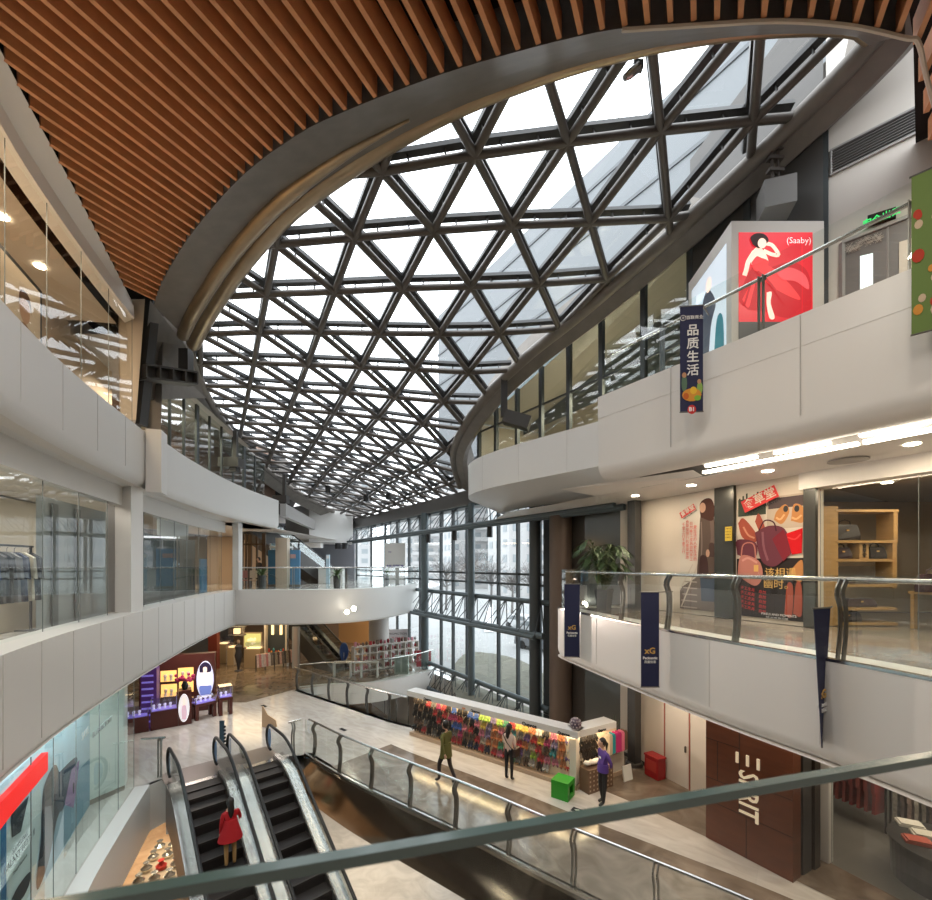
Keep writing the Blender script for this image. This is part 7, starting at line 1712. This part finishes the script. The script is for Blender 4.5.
# round column, tan shop, white wall and gift shelves at the right of the shops beyond
p = pt(379, 640, 27.5); g = G(); g.tube([(p.x, p.y, 0), (p.x, p.y, 3.24)], .62, 24); struct(g.obj('column', mat('column_pale', (.50, .47, .44), .4), smooth=True), 'round pale column under the far balcony')
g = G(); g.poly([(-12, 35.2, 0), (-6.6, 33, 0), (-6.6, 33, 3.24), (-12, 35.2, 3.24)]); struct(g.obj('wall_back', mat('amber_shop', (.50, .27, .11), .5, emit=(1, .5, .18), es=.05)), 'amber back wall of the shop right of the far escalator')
wbp = Poster('sign_board', 'white sign board with small lettering beside the round column', pt(386, 668, 28.5)*1.0, (1, .12, 0), 1.5, 2.5, cm('board_pale', .62, .60, .62), 'sign'); wbp.text('PROMOTION', .75, 2.2, .2, TXTK); wbp.text('新品上市', .75, 1.9, .2, TXTR)
for k, (px, lab) in enumerate(((338, 'low pale bench table behind the far void glass, left one'), (366, 'low pale bench table behind the far void glass, middle one'))):
    t = thing('bench_table', lab, 'table', tuple(onz(px, 681, 0)+Vector((0, .8, 0))), .05, 'tables in the gift shop'); g = G(); g.box((0, 0, .8), (.95, .4, .05)); g.obj('tabletop', mat('bench_pale', (.52, .50, .45), .5), t)
    for x in (-.43, .43): g = G(); g.box((x, 0, .4), (.06, .38, .8)); g.obj('leg', mat('bench_pale', (.52, .50, .45), .5), t)
t = thing('glass_cabinet', 'grey green cabinet with two panes behind the far void glass', 'cabinet', tuple(onz(398, 680, 0)+Vector((0, 1.35, 0)))); g = G(); g.box((0, 0, .5), (.75, .4, 1.0)); g.obj('body', mat('cabinet_sage', (.27, .31, .27), .5), t)
for x in (-.18, .18): g = G(); g.box((x, -.205, .52), (.26, .02, .8)); g.obj('door', mat('cabinet_sage_pane', (.16, .20, .18), .3), t)
t = thing('sign_board', 'red board with white lettering at the right end of the gift shop', 'sign', tuple(onz(420, 678, 0)+Vector((.0, 2.1, 0)))); g = G(); g.box((0, 0, .6), (.85, .06, .95), rz=.25); g.obj('board', mat('board_red', (.42, .05, .07), .5), t)
text('lettering', 'SALE', .3, Matrix.Translation(t.location)@Matrix.Rotation(.25, 4, 'Z')@frame_mat((0, -.04, .6), (1, 0, 0), (0, 0, 1)), TXTW, t)
gs = thing('gift_shelf', 'long white shelf unit filled with red goods behind the far void', 'shelf', tuple(pt(395, 660, 26)))
sa, sb2 = Vector((-6.3, 24.6, 0)), Vector((-3.0, 26.9, 0)); sd_ = (sb2-sa).normalized(); Lg = (sb2-sa).length; sn = Vector((sd_.y, -sd_.x, 0)); an = math.atan2(sd_.y, sd_.x)
WSH = mat('shelf_white', (.55, .52, .48), .5)
for z in (.05, .55, 1.0, 1.4): g = G(); c = (sa+sb2)/2+up*z; g.box(c, (Lg, .45, .05), rz=an); g.obj('shelf_board', WSH, gs, world=True)
for k in range(10): g = G(); c = sa.lerp(sb2, k/9)+up*.7; g.box(c, (.06, .45, 1.4), rz=an); g.obj('upright', WSH, gs, world=True)
r_ = random.Random(21); names = [('red', (.42, .03, .04)), ('dark red', (.22, .02, .03)), ('brown', (.12, .07, .05)), ('pink', (.5, .2, .24)), ('grey', (.25, .24, .23))]
for row, z in enumerate((.08, .58, 1.03, 1.43)):
    for k in range(18):
        nm, c0_ = r_.choice(names); s = r_.uniform(.10, .155); p = sa+sd_*(Lg*(k//2+.27+.46*(k % 2))/9)+up*(z+s*.85); g = G()
        if k % 2: g.ell(p, (s*.55, s*.55, s*.85), 8, 6)
        else: g.box(p, (s, s, s*1.7), rz=an)
        tag(g.obj('gift_item', mat('gift_'+nm.replace(' ', '_'), c0_, .6)), '%s gift item on the %s board of the white shelf, %s from left' % (nm, ['lowest', 'second', 'third', 'top'][row], ORD[k]), 'gift', 'gifts on the white shelf')
bs = thing('disc_sign', 'round blue sign on a pole near the far escalator foot', 'sign', tuple(onz(344, 672, 0))); g = G(); g.tube([(0, 0, 0), (0, 0, 1.1)], .03, 8); g.obj('pole', STAINLESS, bs); g = G(); g.lathe([(0, -.02), (.36, -.02), (.36, .02), (0, .02)], (0, 0, 1.15), 20, Matrix.Rotation(PI/2, 3, 'X')@Matrix.Diagonal((.7, 1.4, 1))); g.obj('disc', mat('disc_blue', (.02, .06, .22), .4), bs)

# ------------------------------------------------------------------ second storey beyond the left shops
g = G(); g.poly([(-22, 26, 4.75), (-13.4, 31, 4.75), (-13.4, 31, 7.9), (-22, 26, 7.9)]); struct(g.obj('wall_back', mat('amber_wall', (.52, .39, .27), .5)), 'tan lit back wall of the shop beyond the corner pillar')
g = G(); [g.box((pt(px, 560, 25.6).x, 25.6, 6.3), (.10 if k % 2 else .22, .1, 3.1)) for k, px in enumerate((241.5, 246, 250, 257, 264))]; g.box((pt(252, 560, 25.6).x, 25.6, 7.2), (1.6, .1, .1)); struct(g.obj('window_11', mat('bronze_frame', (.10, .065, .04), .4, .3)), 'bronze framed shopfront beyond the corner pillar')
g = G(); g.poly([(-10.0, 23.6, 7.93), (-10.2, 40, 7.93), (-24, 40, 7.93), (-24, 20, 7.93), (-10, 20, 7.93)]); struct(g.obj('ceiling_lower', SOFFIT), 'soffit beyond the left shops')
g = G(); g.poly([(-24, 38, 4.75), (-9.6, 38, 4.75), (-9.6, 38, 9.6), (-24, 38, 9.6)]); struct(g.obj('wall_back', mat('slate_wall', (.20, .21, .24), .55)), 'slate grey wall at the end of the second storey')
def board2(name, lab, cat, px0, px1, py0, py1, Y, m, dep=.12):
    a, b = pt(px0, py0, Y), pt(px1, py1, Y); t = thing(name, lab, cat, ((a.x+b.x)/2, Y, 4.75)); g = G(); g.box(((a.x+b.x)/2, Y, (a.z+4.76)/2), (b.x-a.x, dep, a.z-4.76)); g.obj('panel', m, t, world=True); return t, a, b
BL = mat('board_azure', (.09, .25, .44), .4)
t, a, b = board2('display_board', 'narrow blue display board left of the pale pillar on the far balcony', 'board', 268.5, 277, 550, 583, 24.5, mat('board_deep_azure', (.04, .16, .30), .4)); g = G(); g.box(((a.x+b.x)/2, 24.43, 4.85), (.5, .05, .14)); g.obj('foot', BRUSHED, t, world=True)
t, a, b = board2('pillar_panel', 'pale wooden pillar panel between the blue boards on the far balcony', 'panel', 277, 288.5, 538, 584, 24.2, mat('pillar_oak', (.56, .48, .38), .5), .4); g = G(); g.box(((a.x+b.x)/2, 23.98, 5.9), (.06, .03, .06)); g.obj('switch', STAINLESS, t, world=True)
t, a, b = board2('display_board', 'wide bright blue display board right of the pale pillar on the far balcony', 'board', 290.5, 300, 550, 583, 24.4, BL); g = G(); g.box(((a.x+b.x)/2-.1, 24.32, a.z-.35), (.3, .02, .22)); g.obj('print', mat('board_print', (.5, .32, .3), .5), t, world=True); g = G(); g.box(((a.x+b.x)/2, 24.33, 4.85), (.6, .05, .14)); g.obj('foot', BRUSHED, t, world=True)
t = thing('glass_booth', 'small glass lift booth with a pale frame behind the blue board', 'booth', (-10.9, 26.0, 4.75))
g = G(); g.box((0, 0, 1.25), (.9, .9, 2.5)); g.obj('glass_box', glass('booth_glass', (.72, .86, .88), .12), t); g = G(); [g.box((x, y, 1.25), (.07, .07, 2.5)) for x in (-.45, .45) for y in (-.45, .45)]; g.box((0, 0, 2.3), (1.0, 1.0, .1)); g.obj('frame', mat('booth_frame', (.55, .58, .58), .4), t)
for k, (px, c0_, lab) in enumerate(((243.5, (.35, .12, .09), 'reddish chair on the far balcony beside the corner pillar'), (251.5, (.50, .36, .24), 'tan chair on the far balcony, second from the corner pillar'), (259.5, (.55, .42, .30), 'tan chair on the far balcony, third from the corner pillar'))):
    c = pt(px, 583, 23.0); t = thing('chair', lab, 'chair', (c.x, 23.0+.2*k, 4.76), .4, 'chairs on the far balcony'); m = mat('chair_%d' % k, c0_, .5)
    g = G(); g.box((0, 0, .45), (.36, .4, .05)); g.obj('seat', m, t); g = G(); g.box((0, .19, .75), (.36, .04, .4)); g.obj('backrest', m, t)
    for sx in (-.15, .15):
        for sy in (-.17, .17): g = G(); g.box((sx, sy, .21), (.04, .04, .42)); g.obj('leg', BRUSHED, t)
c = pt(252, 582, 23.6); PC = person('person in dark clothes standing on the far balcony beside the amber lit shop', (c.x, 24.4, 4.76), 2.6, {}, (mat('dark_coat', (.02, .018, .02), .8), PANT, SHOE), 1.65, 'short')
# white block of the third storey at the far end
g = G(); a, b = pt(309, 541, 33.0), pt(353, 541, 35.5); g.prism([(a.x, a.y), (b.x, b.y), (b.x-1, b.y+3), (a.x-3, a.y+3)], 7.75, 10.6); struct(g.obj('trim_32', WHITE), 'white block of the third storey at the far end')
g = G(); a = pt(303, 545, 32.5); g.box((a.x+.8, a.y, 7.45), (1.2, .6, .35)); struct(g.obj('trim_33', WHITE), 'small white downstand below the far block')
g = G(); a, b = pt(283, 512, 24), pt(313, 522, 33); g.bar(Vector((a.x, a.y, 9.0)), Vector((b.x, b.y, 9.0)), .3, .7); struct(g.obj('beam', GREYWALL), 'grey beam between the left fascia and the far block')
for k, px in enumerate((338, 345)): g = G(); c = pt(px, 549, 33.5); g.tube([c, c+Vector((0, 0, .45))], .22, 12); tag(g.obj('pendant_lamp', BLACK), 'dark lamp cluster below the far white block, %s one' % ['left', 'right'][k], 'light', 'dark lamps below the far block')
sg = Poster('sign_board', 'large pale sign board with blue characters on the far balcony', Vector((pt(385, 590, 27.2).x, 27.2, 4.8)), (1, -.05, 0), 1.25, 2.55, cm('board_offwhite', .56, .55, .53), 'sign'); sg.text('女装·品牌折扣', .62, 1.12, .19, cm('board_ink', .09, .07, .26), sx=.9, bold=.006); sg.text('百联', .3, 2.0, .11, cm('board_ink', .09, .07, .26))
t = thing('info_kiosk', 'white info counter on the far balcony behind the middle plant', 'counter', (-9.0, 29.5, 4.76)); g = G(); g.box((0, 0, .5), (1.6, .6, 1.0)); g.obj('body', WHITE, t); g = G(); g.box((0, 0, 1.03), (1.7, .7, .05)); g.obj('top', mat('counter_grey', (.3, .3, .3), .4), t)
t = thing('totem', 'slim pale blue totem on the far balcony by the escalator', 'sign', (pt(328, 580, 28).x, 28, 4.76)); g = G(); g.box((0, 0, .95), (.22, .12, 1.9)); g.obj('body', mat('totem_blue', (.45, .60, .70), .4), t); g = G(); g.box((0, -.065, 1.75), (.18, .01, .2)); g.obj('screen', TXTW, t)

# ------------------------------------------------------------------ clothing shop racks on the right, first storey
def rail2(lab, a, b, h):
    t = thing('garment_rail', lab, 'clothes rail', tuple((a+b)/2), 0, 'black rails in the grey floored shop'); g = G(); g.tube([a+up*h, b+up*h], .02, 8); g.obj('top_bar', BLACK, t, world=True)
    for p in (a, b): g = G(); g.tube([p, p+up*h], .022, 8); g.obj('leg', BLACK, t, world=True)
    return t
ra2, rb2 = Vector((8.75, 11.4, .02)), Vector((9.35, 9.8, .02)); rail2('black garment rail with red clothes in the grey floored shop', ra2, rb2, 1.55); rc2, rd2 = Vector((9.5, 9.85, .02)), Vector((10.2, 8.75, .02)); rail2('black garment rail with patterned clothes in the grey floored shop', rc2, rd2, 1.55)
for (A, B, cols, lab, nme) in ((ra2, rb2, [(.03, .03, .035), (.30, .04, .035), (.26, .03, .03), (.34, .06, .05)], 'on the red clothes rail', 'dress_a'), (rc2, rd2, [(.30, .27, .24), (.12, .09, .08), (.42, .30, .26), (.5, .46, .42)], 'on the patterned clothes rail', 'dress_b')):
    d = (B-A).normalized(); nmn = Vector((-d.y, d.x, 0))
    for k in range(11):
        p = A+d*(.12+(B-A).length*.085*k)+up*1.43; Mx = frame_mat(p, nmn, d); Mx = Matrix.Translation(p)@Matrix(((nmn.x, d.x, 0), (nmn.y, d.y, 0), (0, 0, 1))).to_4x4()
        ci = cols[k % 4] if nme == 'dress_b' else (cols[0] if k < 2 else cols[1+k % 3])
        garment(Mx, mat('%s_%d' % (nme, cols.index(ci)), ci, .8, noise=(12, .7, (1, 1, 1)) if nme == 'dress_b' else None), '%s garment %s, %s from its far end' % ('patterned' if nme == 'dress_b' else ('dark' if k < 2 else 'red'), lab, ORD[k]), 'garments '+lab, 1.05, .40)
mq = thing('mannequin', 'pale mannequin legs on a white base in the grey floored shop', 'mannequin', (10.75, 9.2, .02)); g = G(); g.lathe([(0, 0), (.24, 0), (.24, .06), (0, .06)], n=20); g.obj('base', TXTW, mq); g = G()
for s in (-.08, .08): g.tube([(s, 0, .06), (s, .0, .5), (s*.9, 0, .95)], [.05, .06, .09], 10)
g.tube([(0, 0, .95), (0, 0, 1.2), (0, 0, 1.5)], [.16, .13, .18], 12); g.obj('dressed_body', mat('denim_grey', (.22, .22, .23), .7), mq, smooth=True)
dt = thing('display_table', 'round dark display table with folded clothes by the right shop glass', 'table', (9.3, 8.0, .02)); c = onz(938, 905, .02); dt.location = (c.x+.68, c.y+.45, .02)
g = G(); g.lathe([(0, 0), (.78, 0), (.80, .7), (0, .7)], n=40); g.obj('drum', mat('table_black', (.018, .018, .018), .35), dt); g = G(); g.lathe([(0, .7), (.84, .7), (.84, .74), (0, .74)], n=40); g.obj('tabletop', mat('table_black2', (.03, .03, .03), .3), dt)
for k, (dx, dy, c0_, lab) in enumerate(((-.45, .12, (.42, .07, .04), 'red folded garment on the round dark table'), (-.38, -.40, (.62, .58, .52), 'white folded garment at the near edge of the round dark table'), (-.12, .30, (.60, .56, .5), 'white folded garment in the middle of the round dark table'), (-.05, .66, (.64, .6, .55), 'white folded garment at the far edge of the round dark table'))):
    g = G(); p = dt.location+Vector((dx, dy, .765)); g.box(p, (.40, .26, .05), rz=-.5); g.box(p+up*.035, (.34, .24, .03), rz=-.45); tag(g.obj('folded_garment', mat('folded_%d' % k, c0_, .8)), lab, 'clothes', 'folded clothes on the round table')
# storey below: gift table with foil wrapped parcels
ft = thing('low_table', 'tan low table with foil parcels on the floor below the left ledge', 'table', tuple(onz(165, 880, -4.7)))
g = G(); g.box((0, 0, .6), (1.3, 2.4, .06), rz=.3); g.obj('tabletop', CAB, ft)
for sx, sy in ((-.5, -1), (.5, -1), (-.5, 1), (.5, 1)): g = G(); v = Matrix.Rotation(.3, 3, 'Z')@Vector((sx, sy, .28)); g.box(v, (.08, .08, .57), rz=.3); g.obj('leg', CAB, ft)
r_ = random.Random(9); FOIL = mat('silver_foil', (.78, .76, .68), .22, .9, noise=(6, .3, (1, 1, 1)), bump=1.0)
for k in range(12):
    v = Matrix.Rotation(.3, 3, 'Z')@Vector((-.42+.42*(k % 3), -.95+.6*(k//3), 0)); p = ft.location+v+up*.63; g = G()
    g.lathe([(0, 0), (.15, 0), (.17, .1), (.05, .2), (.10, .28), (0, .28)], p, 9); o = g.obj('foil_parcel', FOIL if k != 4 else mat('red_foil', (.5, .04, .03), .3)); tag(o, '%s foil parcel on the low table, row %s from the far end, %s' % ('red' if k == 4 else 'silver', ORD[3-k//3], ['left', 'middle', 'right'][k % 3]), 'parcel', 'foil parcels on the low table')
t = thing('floor_planter', 'silver foil planter on the lower floor beside the escalator side', 'planter', tuple(onz(196, 888, -4.7))); g = G(); g.lathe([(0, 0), (.3, 0), (.4, .5), (.34, .5), (0, .45)], n=14); g.obj('pot', FOIL, t); g = G()
for i in range(20): a1 = i*2.4; leaf(g, (0, 0, .45), (math.cos(a1), math.sin(a1), 1.2), .5, .09, .4)
g.obj('leaves', LEAF, t)
t = thing('bar_rail', 'thin black post and rope rail on the lower floor beside the escalator', 'railing', tuple(onz(180, 850, -4.7)))
P = [onz(164, 818, -4.7)*1.0, onz(176, 850, -4.7), onz(184, 890, -4.7)]; g = G(); g.tube([p+up*.95 for p in P], .025, 6); g.obj('top_rail', BLACK, t, world=True)
for p in P: g = G(); g.tube([p, p+up*.95], .025, 6); g.lathe([(0, 0), (.14, 0), (.14, .02), (0, .02)], p, 12); g.obj('post', BLACK, t, world=True)
# ------------------------------------------------------------------ light: overcast sky, shop lamps, downlights
wd = bpy.data.worlds.new('sky'); SC.world = wd; wd.use_nodes = True
nt = wd.node_tree; bg = nt.nodes['Background']; bg.inputs[0].default_value = (.93, .965, 1.0, 1); bg.inputs[1].default_value = 4.0
def area(name, loc, size, power, col=(1, .86, .68), rot=(0, 0, 0), sy=None):
    l = bpy.data.lights.new(name, 'AREA'); l.energy = power; l.color = col; l.shape = 'RECTANGLE'; l.size = size; l.size_y = sy or size
    o = bpy.data.objects.new(name, l); COL.objects.link(o); o.location = loc; o.rotation_euler = rot; return o
def point(name, loc, power, col=(1, .84, .64), r=.12):
    l = bpy.data.lights.new(name, 'POINT'); l.energy = power; l.color = col; l.shadow_soft_size = r
    o = bpy.data.objects.new(name, l); COL.objects.link(o); o.location = loc; return o
WARM = (1, .82, .60)
# lamp along the trough tubes, and downlights added to brighten the balcony wall
tl = (sof(704, 471, 7.88)+sof(932, 428, 7.88))/2; td = sof(932, 428, 7.88)-sof(704, 471, 7.88)
area('trough_lamp', tuple(tl),   .3, 75, WARM, (0, 0, math.atan2(td.y, td.x)+PI/2), td.length)
for y, p_ in ((12.6, 20), (11.0, 24), (9.4, 24), (7.4, 24)):
    q = wp_(y, 1.0); area('balcony_fill_lamp', (q.x, q.y, 7.9), .25, p_, WARM)
    g = G(); g.lathe([(0, 0), (.10, 0), (.10, -.012), (0, -.012)], (q.x, q.y, 7.92), 14); tag(g.obj('downlight', SPOT), 'added downlight in the soffit over the right balcony walk, %s' % {12.6: 'by the potted palm', 11.0: 'before the coat poster', 9.4: 'before the shoe poster', 7.4: 'before the bag shop'}[y], 'light', 'added right balcony downlights')
area('bag_shop_lamp', (9.3, 8.2, 7.7), 2.0, 70, WARM)
area('right_shop_lamp', (9.8, 8.6, 3.15), 2.0, 80, WARM)
area('right_walk_lamp', (6.2, 8.3, 3.2), 1.2, 38, WARM, (0, 0, .45), 4)
area('bridge_fill_lamp', (4.9, 11.3, 3.2), .6, 40, WARM)  # fill lamp added under the soffit to brighten the kiosk floor
# left shops
area('left_shop_lamp', (-8.6, 7.4, 7.85), 1.6, 150, (1, .93, .82), (0, 0, .4), 3.5)
area('left_shop_lamp', (-10.9, 15.0, 7.85), 1.2, 90, (1, .9, .76), (0, 0, .25), 4)
area('left_upper_lamp', (-7.6, 6.6, 12.2), 1.2, 210, (1, .80, .56), (0, 0, .4), 4.5)
area('left_upper_lamp', (-11.0, 16.5, 11.6), 1.0, 260, WARM, (0, 0, .2), 6)
area('left_lower_lamp', (-7.62, 8.2, 3.12), .25, 62, (.93, 1, .98), (0, 0, .42), 5.5)
area('corridor_fill_lamp', (7.2, 6.2, CEIL-.05), .3, 70, (1, .9, .78))  # fill lamp added over the corridor to lift the end wall and light box
# shops beyond
area('jewellery_lamp', (-10.8, 16.9, 3.15), 1.6, 60, (1, .88, .8))
area('far_shop_lamp', (-12.5, 24.5, 3.18), 4, 170, (1, .74, .42))
area('far_shop_lamp', (-7, 29.5, 3.18), 3, 110, (1, .78, .5))
area('far_upper_lamp', (-15, 25.0, 7.85), 3, 150, (1, .70, .40))
area('far_upper_lamp', (-10, 30.0, 7.7), 2.5, 70, (.95, .97, 1))
area('right_upper_lamp', (5.2, 15.0, 12.0), 1.2, 480, WARM, (0, 0, .5), 4)
# fill lamps added out of view below the timber ceiling to brighten the hall
DLM = mat('fill_lamp_ring', (.5, .48, .45), .4)
for i, (x, y) in enumerate(((-3.4, 2.2), (-1.0, 3.8), (1.4, 4.2), (3.9, 3.6), (-2.2, -.4), (.6, .6), (3.2, -.6), (-.4, -3), (2.6, -3.4))):
    area('ceiling_lamp', (x, y, CEIL-.06), .34, 70 if x > 0 else 115, (1, .88, .74) if x > 0 else (1, .95, .88))
    g = G(); g.lathe([(.20, -.05), (.27, -.05), (.27, .25), (.20, .25)], (x, y, CEIL), 16); tag(g.obj('ceiling_downlight', DLM), 'added round fill downlight under the timber ceiling above the viewer', 'light', 'added fill downlights')
# storey below
area('lower_lamp', (-3.2, 15.0, -.6), 3, 230, (1, .88, .72))
area('lower_lamp', (-2.0, 7.0, -1.9), 2, 200, (1, .88, .72))
area('lower_lamp', (-10.8, 15.6, -.6), 2.5, 260, (1, .86, .68))
# kiosk strip
for k in range(4):
    p = K0.lerp(K1, (k+.5)/4)+n1*-.05; o = area('kiosk_lamp', (p.x, p.y, 1.38), .12, 9, (1, .76, .45), (0, 0, math.atan2(d1.y, d1.x)), L1k/4)
    o.rotation_euler = (math.radians(-20), 0, math.atan2(d1.y, d1.x)+PI/2) if False else (0, 0, math.atan2(d1.y, d1.x)+PI/2)
p = K1.lerp(K2, .4)+n2*-.05; area('kiosk_lamp', (p.x, p.y, 1.38), .12, 8, (1, .8, .5), (0, 0, math.atan2(d2.y, d2.x)+PI/2), 1.3)
# spotlights fixed to the second storey edge: bright reflections on the far fascia
for i, (px, py, lab) in enumerate(((351, 610, 'twin lit spotlight on the far fascia, the brightest one'), (208, 626, 'lit spotlight on the left fascia near the corner'))):
    c = pt(px, py, 20.3 if i == 0 else 18.4)
    t = thing('fascia_spotlight', lab, 'light', tuple(c), 0, 'lit spotlights on the fascia')
    point('fascia_glow', (c.x+.15, c.y-.55, c.z+.05), 14, (1, .93, .8), .1)
    for k in (-1, 1):
        q = c+Vector((.16*k if i == 0 else .05*k+.1, -.12, .08*k if i == 0 else .14*k)); g = G(); g.ell(q, (.11, .05, .11), 12, 8); g.obj('lit_lens', SPOT, t, world=True); g = G(); g.tube([q+Vector((0, .03, 0)), q+Vector((0, .2, 0))], .08, 10); g.obj('lamp_body', BRUSHED, t, world=True)
def spot(name, loc, to, power, col, ang):
    l = bpy.data.lights.new(name, 'SPOT'); l.energy = power; l.color = col; l.spot_size = math.radians(ang); l.spot_blend = .7; l.shadow_soft_size = .12
    o = bpy.data.objects.new(name, l); COL.objects.link(o); o.location = loc; o.rotation_euler = (Vector(to)-Vector(loc)).to_track_quat('-Z', 'Y').to_euler(); return o
c = pt(208, 626, 18.4); spot('fascia_spot', (c.x+.45, c.y-.35, c.z), (4.9, 6.5, 3.9), 7500, (1, .80, .68), 46)
c = pt(351, 610, 20.3); spot('fascia_spot', (c.x+.2, c.y-.45, c.z), (4.0, 9.5, 3.9), 2600, (1, .80, .68), 46)
SC.view_settings.exposure = 0.15
